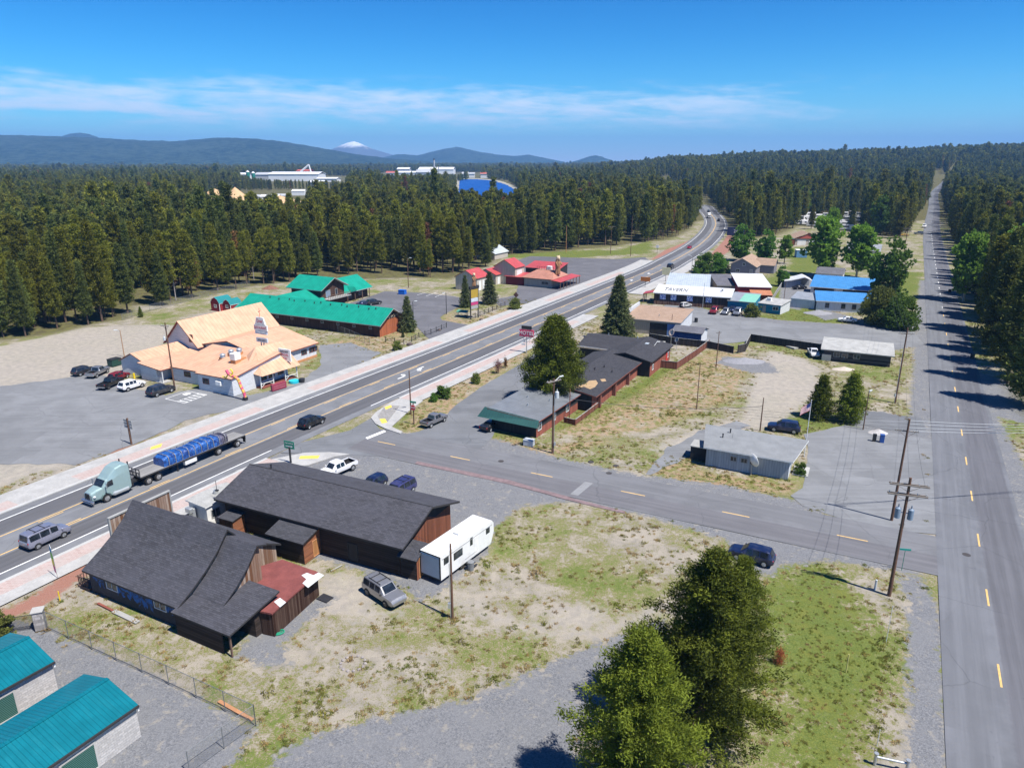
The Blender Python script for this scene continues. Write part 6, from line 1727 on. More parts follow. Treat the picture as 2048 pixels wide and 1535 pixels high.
for sg in (-1, 1):
    mb = MB(); vs = [(-1.05, 1.215, 1.95), (-.2, 1.10, 1.88), (-.42, 1.09, 2.55), (-1.05, 1.175, 2.7)]; vs = [(a_, sg * b_, c2) for a_, b_, c2 in vs]
    mb.add(vs, [(0, 1, 2, 3)[::(-1 if sg > 0 else 1)]]); mb.build('side_window', M_glassC, t)
    mb = MB(); mb.cyl((-.1, sg * 1.15, 2.0), (-.02, sg * 1.42, 2.1), .03, n=5); mb.box(-.02, sg * 1.45, 1.85, .12, .22, .75, bev=.04); mb.build('mirror', M_chrome, t)
    mb = MB()
    for k in range(9):
        a0, a1 = math.pi * (k / 9) , math.pi * ((k + 1) / 9)
        r0 = .66
        p = lambda a, yy: (math.cos(a) * r0, sg * yy, .56 + math.sin(a) * r0 * .95)
        mb.add([p(a0, .75), p(a1, .75), p(a1, 1.24), p(a0, 1.24)], [(0, 1, 2, 3)], 0, True); mb.add([p(a0, .75), p(a1, .75), p(a1, 1.24), p(a0, 1.24)], [(3, 2, 1, 0)], 0, True)
    mb.build('fender', Pt, t)
    mb = MB(); mb.box(-1.95, sg * 1.12, .42, 2.3, .5, .62, bev=.2); mb.build('fuel_tank', plain('fairing_silver', (.50, .54, .55), .3, .06, 2, .5), t)
    mb = MB(); mb.box(1.35, sg * .86, 1.0, .35, .34, .3, bev=.1); mb.build('headlight', M_hl, t)
    wheel(t, 0, sg * 1.08, .52, .3, M_rim)
    for x in (-5.75, -7.2): wheel(t, x, sg * .98, .52, .56, M_rim)
mb = MB(); mb.box(1.66, 0, .75, .08, .95, .85); mb.build('grille', M_chrome, t)
mb = MB()
for k in range(5): mb.box(1.71, -.38 + k * .19, .8, .03, .1, .75)
mb.build('grille_slats', M_blackp, t)
mb = MB(); mb.box(1.72, 0, .38, .32, 2.35, .36, bev=.1); mb.cyl((1.95, -1.1, .45), (1.95, 1.1, .45), .05, n=6); mb.cyl((1.95, -1.1, .72), (1.95, 1.1, .72), .05, n=6); mb.build('bumper', M_chrome, t)
mb = MB(); mb.box(-5.4, 0, .75, 4.6, .9, .28); mb.box(-6.5, 0, 1.03, 1.1, 1.0, .14); mb.box(-3.55, 0, .7, .3, 2.2, .5); mb.build('chassis', M_blackp, t)
mb = MB(); 
for y in (-.85, .85): mb.cyl((-3.5, y, 1.0), (-3.5, y, 4.1), .09, n=8)
mb.build('exhaust_stack', M_dmetal, t)
mb = MB()
for x in (-5.75, -7.2): mb.box(x, 0, .48, .2, 2.0, .2)
mb.build('axle', M_blackp, t)
t2 = thing('flatbed_trailer', 'grey flatbed trailer with widely spaced rear axles behind the semi truck', 'trailer', (org.x, org.y, .03), hd)
X0, X1 = -4.7, -21.9
mb = MB(); mb.box((X0 + X1) / 2, 0, 1.32, X0 - X1, 2.55, .12, 0)
mb.build('deck', boards('deck_planks', (.27, .265, .26), .25, False, .15, .06), t2)
mb = MB()
for y in (-.5, .5): mb.box((X0 + X1) / 2, y, .95, X0 - X1 - .5, .16, .37)
for y in (-1.29, 1.29): mb.box((X0 + X1) / 2, y, 1.22, X0 - X1, .05, .2)
mb.box(X1 - .03, 0, .7, .1, 2.4, .6)
for k in range(8): mb.box(X0 - 1 - k * 2.1, 0, 1.2, .12, 2.4, .12)
mb.build('frame', M_blackp, t2)
mb = MB(); mb.box(-12.3, 1.0, .55, 1.9, .55, .62, bev=.03); mb.build('tool_box', M_trimW, t2)
mb = MB()
for y in (-.8, .8): mb.box(-10.4, y, .1, .16, .16, 1.1); mb.box(-10.4, y, .03, .3, .3, .06)
mb.build('landing_gear', M_dmetal, t2)
mb = MB()
for y in (-1.1, -.4, .4, 1.1): mb.box(X0 + .0, y, 1.44, .08, .08, 1.0)
mb.box(X0, 0, 2.4, .08, 2.3, .08); mb.box(X0, 0, 1.9, .08, 2.3, .08)
for k in range(7): mb.cyl((X0 + .1, -1 + k * .33, 1.95), (X0 + .14, -.9 + k * .33, 1.5), .05, n=5)
mb.build('chain_rack', M_dmetal, t2)
for x in (-17.0, -20.4):
    for sg in (-1, 1): wheel(t2, x, sg * .98, .52, .56, M_rim)
    mb = MB(); mb.box(x, 0, .45, .2, 2.0, .2); mb.build('axle', M_blackp, t2)
mb = MB()
for sg in (-1, 1): mb.box(X1 + .05, sg * .98, .25, .03, .55, .8)
mb.build('mud_flap', M_blackp, t2)
# tarped load
tt = NT('tarp_blue'); nz = tt.noise(2.2, 6, .65, dist=1.0); nb = tt.noise(.5, 3)
co_ = tt.mix(tt.map(nz, .38, .62), (.010, .035, .17), (.025, .13, .42)); sx = tt.n('ShaderNodeSeparateXYZ'); tt.l(tt.co(), sx.inputs[0])
co_ = tt.mix(tt.map(tt.math('MULTIPLY_ADD', nb, 1.5, sx.outputs[0]), -16.0, -17.2), co_, tt.mix(tt.map(nz, .4, .6), (.05, .048, .07), (.12, .11, .15)))
M_tarp = tt.fin(co_, .38, nz, .9, .14, spec=.5)
t3 = thing('tarped_load', 'long load wrapped in a crumpled blue tarpaulin strapped on the flatbed', 'load', (org.x, org.y, 1.475), hd)
mb = MB(); nx, ny = 90, 20; xa, xb = -8.3, -18.9; V = []
for i in range(nx + 1):
    x = xa + (xb - xa) * i / nx
    e = min(1, (i / nx) * 9, (1 - i / nx) * 9); e = e ** .5 if e > 0 else 0
    for j in range(ny + 1):
        a = math.pi * j / ny
        cx, sx_ = math.cos(a), math.sin(a)
        y = 1.22 * math.copysign(abs(cx) ** .35, cx); z = (1.28 + .12 * math.sin(i * .13)) * abs(sx_) ** .45
        w = mnoise.noise(Vector((x * 1.1, y * 1.6, z * 1.6))) * .10 + mnoise.noise(Vector((x * 3, y * 4, z * 4))) * .05 + (-.05 if i % 9 == 4 else 0)
        k = (.90 + .10 * e)
        V.append((x, y * k + (w if abs(y) > 1 else 0), max(0, z * k + (w if z > .2 else 0))))
mb.add(V, [(i * (ny + 1) + j, i * (ny + 1) + j + 1, (i + 1) * (ny + 1) + j + 1, (i + 1) * (ny + 1) + j) for i in range(nx) for j in range(ny)], 0, True)
mb.add(V[:ny + 1], [tuple(range(ny + 1))]); mb.add(V[-ny - 1:], [tuple(reversed(range(ny + 1)))])
o = mb.build('tarp', M_tarp, t3)
M_strap = plain('strap_pale', (.40, .40, .41), .7)
for k in range(10):
    x = -9.0 - k * 1.04; mb = MB(); pts = []
    for j in range(13):
        a = math.pi * j / 12; cx, sx_ = math.cos(a), math.sin(a)
        pts.append((x, 1.29 * math.copysign(abs(cx) ** .35, cx), 1.43 * abs(sx_) ** .45))
    for p, q in zip(pts, pts[1:]):
        mb.add([(p[0] - .05, p[1], p[2]), (p[0] + .05, p[1], p[2]), (q[0] + .05, q[1], q[2]), (q[0] - .05, q[1], q[2])], [(0, 1, 2, 3)]); mb.add([(p[0] - .05, p[1], p[2]), (p[0] + .05, p[1], p[2]), (q[0] + .05, q[1], q[2]), (q[0] - .05, q[1], q[2])], [(3, 2, 1, 0)])
    mb.build('strap', M_strap, t3)
# ------------------------------------------------------------------ poles, wires, signs, fences
M_pole = plain('pole_wood', (.135, .075, .050), .9, .3, 1.2)
M_ins = plain('insulator', (.45, .46, .46), .4)
M_can = plain('transformer_blue_grey', (.20, .26, .34), .5, .1)
M_canw = plain('transformer_pale', (.50, .53, .55), .5, .1)
M_wire = plain('wire_dark', (.05, .05, .055), .5)
M_wireW = plain('wire_pale', (.60, .62, .64), .4)
def pole(label, b_, t_, arms=(), cans=(), lamp=None, r=.15, name='utility_pole', cat='utility pole', mat=None, box=None, group=None, ang=None):
    g = G(*b_); h = HT(b_, t_)
    t = thing(name, label, cat, (g.x, g.y, hz(g.x, g.y)), 0, group)
    mb = MB(); mb.cyl((0, 0, -.1), (0, 0, h), r, r * .62, n=10); mb.build('post', mat or M_pole, t)
    for z, ln, a, dbl in arms:
        z = h + z; d = Vector((math.cos(R(a)), math.sin(R(a)), 0)); n = Vector((-d.y, d.x, 0)) * (r * .9)
        mb = MB()
        for s_ in ((1, -1) if dbl else (1,)): mb.box(n.x * s_, n.y * s_, z - .06, ln, .10, .12, rz=R(a))
        for s_ in (-1, 1): mb.cyl(d * (.35 * ln * s_) + Vector((0, 0, z)), (0, 0, z - .7), .025, n=4)
        o = mb.build('crossarm', plain('crossarm_grey', (.22, .19, .165), .9, .2), t)
        for f in (-.46, -.24, .24, .46):
            mb = MB(); p = d * (ln * f); mb.cyl((p.x, p.y, z + .06), (p.x, p.y, z + .26), .05, .035, n=7); mb.build('insulator', M_ins, o)
    for z, a, m, rad, hh in cans:
        d = Vector((math.cos(R(a)), math.sin(R(a)), 0)) * (rad + r + .1)
        mb = MB(); mb.cyl((d.x, d.y, z), (d.x, d.y, z + hh), rad, n=14); mb.cyl((d.x, d.y, z + hh), (d.x, d.y, z + hh + .12), rad * .8, rad * .3, n=12); mb.cyl((d.x, d.y, z + hh + .1), (d.x, d.y, z + hh + .4), .06, n=7)
        mb.cyl((0, 0, z + hh * .6), (d.x, d.y, z + hh * .6), .05, n=6); mb.build('transformer', m, t)
    if lamp:
        a, ln = lamp; d = Vector((math.cos(R(a)), math.sin(R(a)), 0))
        mb = MB(); mb.cyl((0, 0, h - .5), (d.x * ln, d.y * ln, h + .1), .04, n=6); mb.build('lamp_arm', M_metal, t)
        mb = MB(); mb.box(d.x * (ln + .25), d.y * (ln + .25), h + .0, .75, .3, .16, rz=R(a), bev=.05); mb.build('lamp_head', M_canw, t)
    if box:
        mb = MB(); mb.box(r + .12 if box > 0 else -r - .12, -.1, 1.2, .26, .3, .5); mb.build('meter_box', M_metal, t)
        mb = MB(); mb.cyl((r + .02 if box > 0 else -r - .02, -.1, 0), (r + .02 if box > 0 else -r - .02, -.1, h * .75), .035, n=5); mb.build('conduit', M_metal, t)
    return Vector((g.x, g.y, h))
def wire(pts, label, group, r=.016, sag=.03, mat=None):
    mb = MB()
    for a, b2 in zip(pts, pts[1:]):
        n = 14; P = [a.lerp(b2, k / n) - Vector((0, 0, sag * (b2 - a).length * 4 * (k / n) * (1 - k / n))) for k in range(n + 1)]
        mb.tube(P, r, 4)
    tag(mb.build('power_cable', mat or M_wire), label, 'cable', group)
p1 = pole('tall utility pole with two doubled crossarms and two blue transformers at the grass corner', (1778, 1190), (1818, 955), ((-.75, 3.4, -17, True), (-1.75, 3.4, -17, True)), ((HT((1778, 1190), (1802, 1036)), 160, M_can, .26, 1.0), (HT((1778, 1190), (1802, 1036)), -20, M_can, .26, 1.0)), r=.19)
p2 = pole('utility pole with one crossarm at the corner of the office forecourt', (1783, 1040), (1817, 838), ((-1.5, 2.5, -17, False),), r=.17)
p3 = pole('utility pole with one crossarm at the end of the black shed', (1790, 805), (1817, 655), ((-1.1, 2.5, -15, False),), r=.17, box=-1)
p4 = pole('utility pole with crossarms and a pale transformer beside the motel end wall', (1105, 905), (1110, 757), ((-.35, 2.6, 40, True),), ((8.6, -30, M_canw, .28, .9),), r=.17, box=1, lamp=(40, 1.2))
p5 = pole('utility pole in front of the restaurant porch', (350, 780), (337, 645), ((-.6, 2.0, 160, False),), ((9.6, 200, M_canw, .2, .6),), r=.17)
p6 = pole('bare pole with a grey meter box beside the white trailer', (905, 1235), (902, 1087), (), (), r=.13, box=-1)
p7 = pole('street lamp on a wooden pole at the pavement corner', (822, 828), (819, 741), (), (), (20, 1.6), r=.13, name='street_lamp', cat='street lamp')
pole('lamp pole on the gravel behind the restaurant cars', (249, 714), (238, 660), (), (), (200, .6), r=.12, name='street_lamp', cat='street lamp', mat=plain('pole_tan', (.36, .22, .13), .9))
p9 = pole('thin bare pole in the middle of the dry lot', (1393, 818), (1398, 727), r=.09)
p10 = pole('thin pole with small crossarm in front of the black fence', (1432, 735), (1440, 662), ((-.3, 1.2, 20, False),), r=.10)
p11 = pole('bare wooden pole behind the grey office', (1520, 861), (1529, 795), r=.11)
pole('thin lamp pole with a white head near the two small spruces', (1726, 859), (1736, 783), (), (), (40, .3), r=.09, name='street_lamp', cat='street lamp')
pole('rusty pole standing against the side of the metal-roofed motel block', (1138.7, 838.6), (1142.4, 777), r=.09, mat=M_trimR)
pole('pole at the corner of the small turquoise house', (1566.5, 610), (1568, 563), r=.1)
pole('thin pole in front of the tavern wall', (1405, 617), (1407.5, 566), r=.09, mat=M_metal)
pole('pole between the tan-roofed shop and the blue shed', (1342, 668), (1345, 628), r=.1)
pole('dark lamp pole at the resort garden fence', (828, 663), (826, 603), (), (), (20, .5), r=.1, name='street_lamp', cat='street lamp', mat=M_dmetal)
pole('dark lamp pole on the traffic island of the resort car park', (893, 628), (895, 586), (), (), (180, .4), r=.11, name='street_lamp', cat='street lamp', mat=M_dmetal)
p12 = pole('utility pole with a white lamp at the forest edge behind the resort car park', (817, 575), (819, 516), (), (), (0, .8), r=.14)
p13 = pole('rust-coloured pole at the forest edge beyond the red roofs', (1132, 505), (1134, 451), r=.13, mat=M_trimO)
p14 = pole('utility pole with one crossarm at the forest edge beyond the red roofs', (1221, 507), (1224, 452), ((-.3, 3.2, -10, False),), r=.15)
p15 = pole('plain tall pole in the clearing left of the highway bend', (1261, 512), (1265, 432), r=.15)
p16 = pole('utility pole with stacked crossarms by the round bush on the side road', (1777, 600), (1784, 533), ((-.5, 2.4, -20, False),), ((6.5, 0, M_canw, .22, .7),), r=.15)
p17 = pole('far utility pole with stacked crossarms before the yellow car', (1803, 535), (1811, 455), ((-.4, 3.0, -20, True), (-1.6, 3.0, -20, True), (-2.8, 2.6, -20, False)), r=.16)
pole('thin street lamp on the right pavement of the highway', (1383, 546), (1386, 511), (), (), (170, 1.0), r=.09, name='street_lamp', cat='street lamp', mat=M_dmetal)
pole('short leaning timber post at the pine verge', (1946, 669), (1949, 646), r=.12)
q = G(2300, 1000); pr_ = Vector((q.x, q.y, 11.5))
dv = Vector((0, 0, 1))
for k, (z0, off) in enumerate(((-.15, 0), (-.55, .0), (-1.0, 0), (-1.4, .3))):
    a = p2 + Vector((.1, 0, z0)); wire([a, pr_ + Vector((0, k * .5, z0 - .4))], 'pale power cables crossing the side road to the right', 'power cables over the side road', .022, .018, M_wireW)
    wire([Vector((p2.x, p2.y, p2.z + z0)), G(1200, 815, 0).to_3d() * 0 + Vector((G(1105, 905).x, G(1105, 905).y, p4.z - .2 - .3 * k))], 'thin cables strung from the motel pole to the forecourt pole', 'cables from the motel pole', .010, .022)
for k in range(3):
    d = Vector((math.cos(R(-17)), math.sin(R(-17)), 0))
    wire([p1 + d * (1.3 * (k - 1)) + Vector((0, 0, -.6)), p2 + d * (.9 * (k - 1)) + Vector((0, 0, -1.3)), p3 + d * (.9 * (k - 1)) + Vector((0, 0, -.9)), p16 + d * (.9 * (k - 1)) + Vector((0, 0, -.4)), p17 + d * (1.0 * (k - 1)) + Vector((0, 0, -.3))], 'dark power cables running up the left side of the side road', 'power cables along the side road', .013, .02)
wire([p4 + Vector((0, 0, -2.6)), p11 + Vector((0, 0, -1.4))], 'thick black service cable sagging across the dry lot', 'service cables', .035, .03)
wire([p4 + Vector((0, 0, -3)), Vector((G(800, 700).x, G(800, 700).y, 7))], 'service cable from the motel pole over the highway', 'service cables', .02, .02) if 0 else None
wire([p5 + Vector((0, 0, -.5)), Vector((-140, 175, 9))], 'dark cable from the restaurant pole over the sandy lot', 'service cables', .014, .03)
wire([p5 + Vector((0, 0, -1)), loc_of(res, 0, 5, 8.0)], 'short cable from the restaurant pole to the white gable', 'service cables', .02, .03)
wire([p12 + Vector((0, 0, -.5)), Vector((-60, 262, 8))], 'cable at the forest edge behind the resort', 'service cables', .02, .04)
wire([p6 + Vector((0, 0, -.3)), loc_of(bar_b, bar_b['L'] - 1, 3, 3.9)], 'thin cable from the bare pole to the brown hall', 'service cables', .012, .03)

# signs ------------------------------------------------------------
FACE = R(-20)
def board(t, w, h, z, mat, th=.12, y=0, x=0):
    mb = MB(); mb.box(x, y, z, w, th, h, bev=.02); return mb.build('sign_panel', mat, t)
def post(t, x, h, r=.07, mat=None, nm='post'):
    mb = MB(); mb.cyl((x, 0, 0), (x, 0, h), r, n=8); return mb.build(nm, mat or M_dmetal, t)
g = G(1053, 706); t = thing('motel_sign', 'red and white MOTEL sign on one post in front of the round pine', 'sign', (g.x, g.y, 0), R(-25))
h = HT((1053, 706), (1055, 656)); post(t, 0, h - .3, .12, M_metal)
board(t, 3.4, 1.55, h - 1.9, plain('sign_pink_red', (.55, .06, .12), .5), .35); board(t, 2.4, .75, h - .25, M_blk, .3)
text_mesh('MOTEL', 1.15, M_trimW, 'lettering', t, .02, (0, -.2, h - 1.12), (R(90), 0, 0))
mb = MB()
for s_ in (-1, 1): mb.tube([Vector((0, 0, h - 3.2)), Vector((s_ * .5, 0, h - 2.9)), Vector((s_ * .9, 0, h - 2.3)), Vector((s_ * .7, 0, h - 1.95))], .05, 5)
mb.build('scroll_bracket', M_metal, t)
mb = MB(); mb.box(-.8, 0, 2.4, .9, .1, .35); mb.box(-.8, 0, 1.8, .9, .1, .35); mb.build('small_panel', M_trimW, t)
g = G(828, 848); t = thing('stop_sign', 'red octagonal STOP sign with green street name on a timber post', 'sign', (g.x, g.y, 0), R(-20))
mb = MB(); mb.box(0, 0, 0, .15, .15, 3.6); mb.build('post', M_pole, t)
mb = MB(); mb.cyl((0, -.1, 2.9), (0, -.14, 2.9), .47, n=8); o = mb.build('sign_panel', M_red, t)
mb = MB(); mb.cyl((0, -.09, 2.9), (0, -.10, 2.9), .52, n=8); mb.build('sign_edge', M_trimW, t)
text_mesh('STOP', .36, M_trimW, 'lettering', t, .005, (0, -.155, 2.9), (R(90), 0, 0))
mb = MB(); mb.box(0, 0, 3.65, 1.1, .05, .3); mb.build('street_name', plain('sign_green', (.01, .20, .13), .5), t)
M_sgreen = plain('sign_green', (.01, .20, .13), .5)
g = G(582, 927); t = thing('direction_sign', 'green direction sign with a white arrow behind the brown hall ridge', 'sign', (g.x, g.y, 0), R(-22))
mb = MB(); mb.box(.0, 0, 0, .2, .2, 2.6); mb.build('post', M_dmetal, t)
board(t, 1.75, 1.15, 2.3, M_sgreen, .06)
text_mesh('POST OFFICE', .23, M_trimW, 'lettering', t, .004, (0, -.04, 3.12), (R(90), 0, 0))
mb = MB(); mb.add([(-.6, -.04, 2.62), (.3, -.04, 2.62), (.3, -.04, 2.74), (-.6, -.04, 2.74)], [(0, 1, 2, 3)]); mb.add([(.3, -.04, 2.52), (.65, -.04, 2.68), (.3, -.04, 2.84)], [(0, 1, 2)]); mb.build('arrow', M_trimW, t)
g = G(263, 888); t = thing('wooden_signpost', 'weathered wooden signpost with dark slat boards seen from behind by the pavement', 'sign', (g.x, g.y, 0), R(-30))
mb = MB(); mb.box(0, 0, 0, .22, .22, 4.2); mb.build('post', M_pole, t)
for s_ in (-1, 1):
    for k in range(3): mb = MB(); mb.box(s_ * .6, 0, 2.6 + .5 * k, .8, .08, .36); mb.build('slat', M_trimG, t)
# tube figure, feather flag and smaller pieces in front of the restaurant
g = G(491, 800); t = thing('tube_figure', 'wavy pink and yellow inflatable tube figure bending before the restaurant', 'inflatable', (g.x, g.y, 0), R(-25))
tm = NT('tube_cloth'); s_ = tm.noise(1.2, 3); M_tube = tm.fin(tm.mix(tm.map(s_, .45, .55), (.62, .08, .18), (.72, .42, .08)), .6)
mb = MB(); mb.box(0, 0, 0, .7, .7, .6, bev=.05); mb.build('blower', M_blk, t)
P = [Vector((0, 0, .5)), Vector((-.15, 0, 1.4)), Vector((-.75, 0, 2.5)), Vector((-1.1, 0, 3.6)), Vector((-1.7, 0, 4.1)), Vector((-2.7, .1, 4.15)), Vector((-3.5, .1, 4.5)), Vector((-3.9, .1, 5.1))]
mb = MB(); mb.tube(P, .27, 9); mb.build('body', M_tube, t)
mb = MB(); mb.tube([P[6], P[6] + Vector((-.7, 0, -.9)), P[6] + Vector((-1.5, 0, -.7))], .12, 6); mb.tube([P[5], P[5] + Vector((.3, 0, .8)), P[5] + Vector((-.1, 0, 1.3))], .13, 6); mb.build('arms', plain('tube_yellow', (.75, .62, .05), .6), t)
g = G(558, 779); t = thing('board_sign', 'low maroon signboard lying on its long side before the restaurant porch', 'sign', (g.x, g.y, 0), R(55)); board(t, 3.2, 1.25, .1, plain('board_maroon', (.27, .045, .075), .6), .5)
mb = MB(); 
for k in range(2): mb.box(0, -.26, .45 + .4 * k, 2.4, .02, .1)
mb.build('faded_lines', plain('board_pink', (.42, .15, .17), .6), t)
g = G(588, 765); mb = MB(); mb.cyl((g.x, g.y, .02), (g.x, g.y, .5), .95, .95, n=18); tag(mb.build('paddling_pool', plain('pool_turquoise', (.03, .48, .58), .5)), 'round turquoise paddling pool beside the restaurant porch', 'paddling pool')
g = G(604, 764); mb = MB(); mb.cyl((g.x, g.y, .02), (g.x, g.y, .75), .5, .6, n=12); tag(mb.build('planter_tub', M_dmetal), 'dark tub beside the turquoise paddling pool', 'planter')
g = G(269, 757); mb = MB(); mb.cyl((g.x, g.y, 0), (g.x, g.y, 1.1), .2, n=12); tag(mb.build('bollard', plain('bollard_yellow', (.75, .55, .02), .5)), 'yellow bollard at the restaurant wall by the red hatchback', 'bollard')
g = G(230, 731); t = thing('dumpster', 'dark green dumpster at the back corner of the restaurant', 'dumpster', (g.x, g.y, 0), R(65))
mb = MB(); mb.box(0, 0, .1, 2.2, 1.6, 1.4, bev=.05); mb.build('bin_body', plain('dumpster_green', (.02, .06, .045), .6), t); mb = MB(); mb.box(0, 0, 1.5, 2.3, 1.7, .1); mb.build('bin_lid', M_blk, t)
g = G(116, 1158); t = thing('feather_flag', 'tall feather banner in green, yellow and pink on the pavement by the store', 'flag', (g.x, g.y, .14), R(-40))
mb = MB(); mb.tube([Vector((0, 0, 0)), Vector((0, 0, 2.6)), Vector((-.12, 0, 3.4)), Vector((-.4, 0, 3.75))], .025, 5); mb.build('pole', M_metal, t)
fm = NT('feather_cloth'); sp = fm.n('ShaderNodeSeparateXYZ'); fm.l(fm.co(), sp.inputs[0]); cr = fm.n('ShaderNodeValToRGB'); fm.l(fm.math('DIVIDE', fm.math('ADD', sp.outputs[2], fm.math('MULTIPLY', fm.noise(4, 2), .5)), 3.9), cr.inputs[0])
for k, (p_, c_) in enumerate(((0.15, (.62, .10, .22, 1)), (.4, (.75, .66, .08, 1)), (.6, (.25, .55, .10, 1)), (.8, (.05, .25, .45, 1)))):
    e = cr.color_ramp.elements[k] if k < 2 else cr.color_ramp.elements.new(p_)
    e.position = p_; e.color = c_
cr.color_ramp.interpolation = 'CONSTANT'
M_feather = fm.fin(cr.outputs[0], .7)
mb = MB(); pts = [(-.02, .5), (-.55, .6), (-.7, 1.5), (-.72, 2.5), (-.6, 3.4), (-.4, 3.75), (-.1, 3.4), (-.0, 2.6)]
mb.add([(x, .012, z) for x, z in pts] + [(x, -.012, z) for x, z in pts], [tuple(range(8)), tuple(range(15, 7, -1))]); mb.build('cloth', M_feather, t)
# far highway signs
def msign(label, px, top, w, h, mat, txt=None, tm=None, rz=-25, posts=1, name='road_sign'):
    g = G(*px); H = HT(px, top); t = thing(name, label, 'sign', (g.x, g.y, 0), R(rz))
    for k in range(posts): post(t, (k - (posts - 1) / 2) * w * .7, H - h, .08)
    board(t, w, h, H - h, mat, .2)
    if txt: text_mesh(txt, h * .5, tm or M_blk, 'lettering', t, .01, (0, -.12, H - h / 2), (R(90), 0, 0))
    return t
msign('black and orange lettered board sign near the top of the tall spruce', (1290, 575), (1288, 554), 3.2, 1.4, plain('sign_orange', (.42, .14, .03), .6), None)
msign('pale yellow boxed sign on a post by the highway beyond the tavern', (1331, 563), (1329, 535), 2.8, 2.6, plain('sign_cream', (.62, .58, .36), .6), None)
msign('white diamond road sign at the left verge before the bend', (1314, 507), (1314, 490), 1.3, 1.3, M_trimW)
msign('dark billboard with white figures beside the highway bend', (1470, 478), (1468, 454), 9, 4.6, plain('billboard_dark', (.03, .04, .10), .6), '24', M_trimW, posts=3, name='billboard')
g = G(1032, 612); t = thing('diamond_sign', 'brown back of a diamond road sign above a shrub at the resort entrance', 'sign', (g.x, g.y, 0), R(-25)); h = HT((1032, 612), (1033, 582)); post(t, 0, h - .8, .06, M_pole)
mb = MB(); mb.box(0, 0, h - 1.75, 1.25, .05, 1.25); o = mb.build('sign_panel', plain('sign_back_brown', (.16, .08, .065), .6), t); o.rotation_euler = (0, R(45), 0); c_ = h - 1.12; o.location = (-c_ * math.sin(R(45)), 0, c_ - c_ * math.cos(R(45)))
# resort pylon with carved bear
g = G(949, 636); t = thing('resort_sign', 'tall two-post resort sign with stacked coloured panels between two spruces', 'sign', (g.x, g.y, 0), R(50)); h = HT((949, 636), (949, 572))
for x in (-1.5, 1.5): post(t, x, h, .16)
board(t, 3.6, .8, h - .7, M_trimD, .5)
for z, hh, m in ((h - 3.1, 2.3, plain('panel_ochre', (.40, .27, .04), .6)), (h - 4.2, 1.0, plain('panel_pale_blue', (.50, .55, .60), .6)), (h - 5.1, .8, plain('panel_pink', (.45, .05, .16), .6)), (h - 6.1, .8, M_trimG)): board(t, 2.7, hh, z, m, .3)
carving('carved bear figure sitting on top of the resort sign', (g.x, g.y, h + .05), .85, R(-60), True)
g = G(925, 634); t = thing('bench_shelter', 'small bench shelter with a green roof by the resort fence', 'shelter', (g.x, g.y, 0), R(-20))
mb = MB(); mb.quad((-1.6, -.7, 1.5), (1.6, -.7, 1.5), (1.6, .7, 1.9), (-1.6, .7, 1.9)); mb.quad((-1.6, .7, 1.8), (1.6, .7, 1.8), (1.6, -.7, 1.4), (-1.6, -.7, 1.4)); mb.build('roof', plain('shelter_green', (.08, .27, .19), .6), t)
mb = MB()
for x in (-1.35, 1.35):
    for y in (-.5, .5): mb.box(x, y, 0, .12, .12, 1.6)
mb.build('frame', M_trimD, t); mb = MB(); mb.box(0, .1, .4, 2.6, .5, .1); mb.build('seat', M_rail, t)
# flagpole
g = G(1608, 913); h = HT((1608, 913), (1623, 801)); t = thing('flagpole', 'white flagpole with a striped flag beside the grey office', 'flagpole', (g.x, g.y, 0), 0)
mb = MB(); mb.cyl((0, 0, 0), (0, 0, h), .06, .04, n=8); mb.lathe([(0, .0), (.09, .09), (0, .18)], (0, 0, h), n=8); mb.build('pole', M_trimW, t)
fm = NT('flag_cloth'); uvn = fm.n('ShaderNodeUVMap'); sp = fm.n('ShaderNodeSeparateXYZ'); fm.l(uvn.outputs[0], sp.inputs[0])
st = fm.math('GREATER_THAN', fm.math('MODULO', fm.math('MULTIPLY', sp.outputs[1], 13), 2), 1)
c_ = fm.mix(st, (.45, .03, .05), (.72, .72, .72)); can = fm.math('MULTIPLY', fm.math('LESS_THAN', sp.outputs[0], .4), fm.math('GREATER_THAN', sp.outputs[1], .46))
M_flag = fm.fin(fm.mix(can, c_, (.03, .04, .16)), .8)
mb = MB(); V = []; F_ = []; nu, nv = 12, 6
for i in range(nu + 1):
    for j in range(nv + 1):
        a, c2 = i / nu, j / nv
        V.append((-1.55 * a * .9, -.12 * math.sin(a * 7 + c2) * a, h - .25 - 1.15 * (1 - c2) - .85 * a))
for i in range(nu):
    for j in range(nv): F_.append((i * (nv + 1) + j, i * (nv + 1) + j + 1, (i + 1) * (nv + 1) + j + 1, (i + 1) * (nv + 1) + j))
mb.add(V, F_, 0, True); o = mb.build('flag', M_flag, t, uv=False); ul = o.data.uv_layers.new(name='UVMap')
for l in o.data.loops: i, j = divmod(l.vertex_index, nv + 1); ul.data[l.index].uv = (i / nu, j / nv)
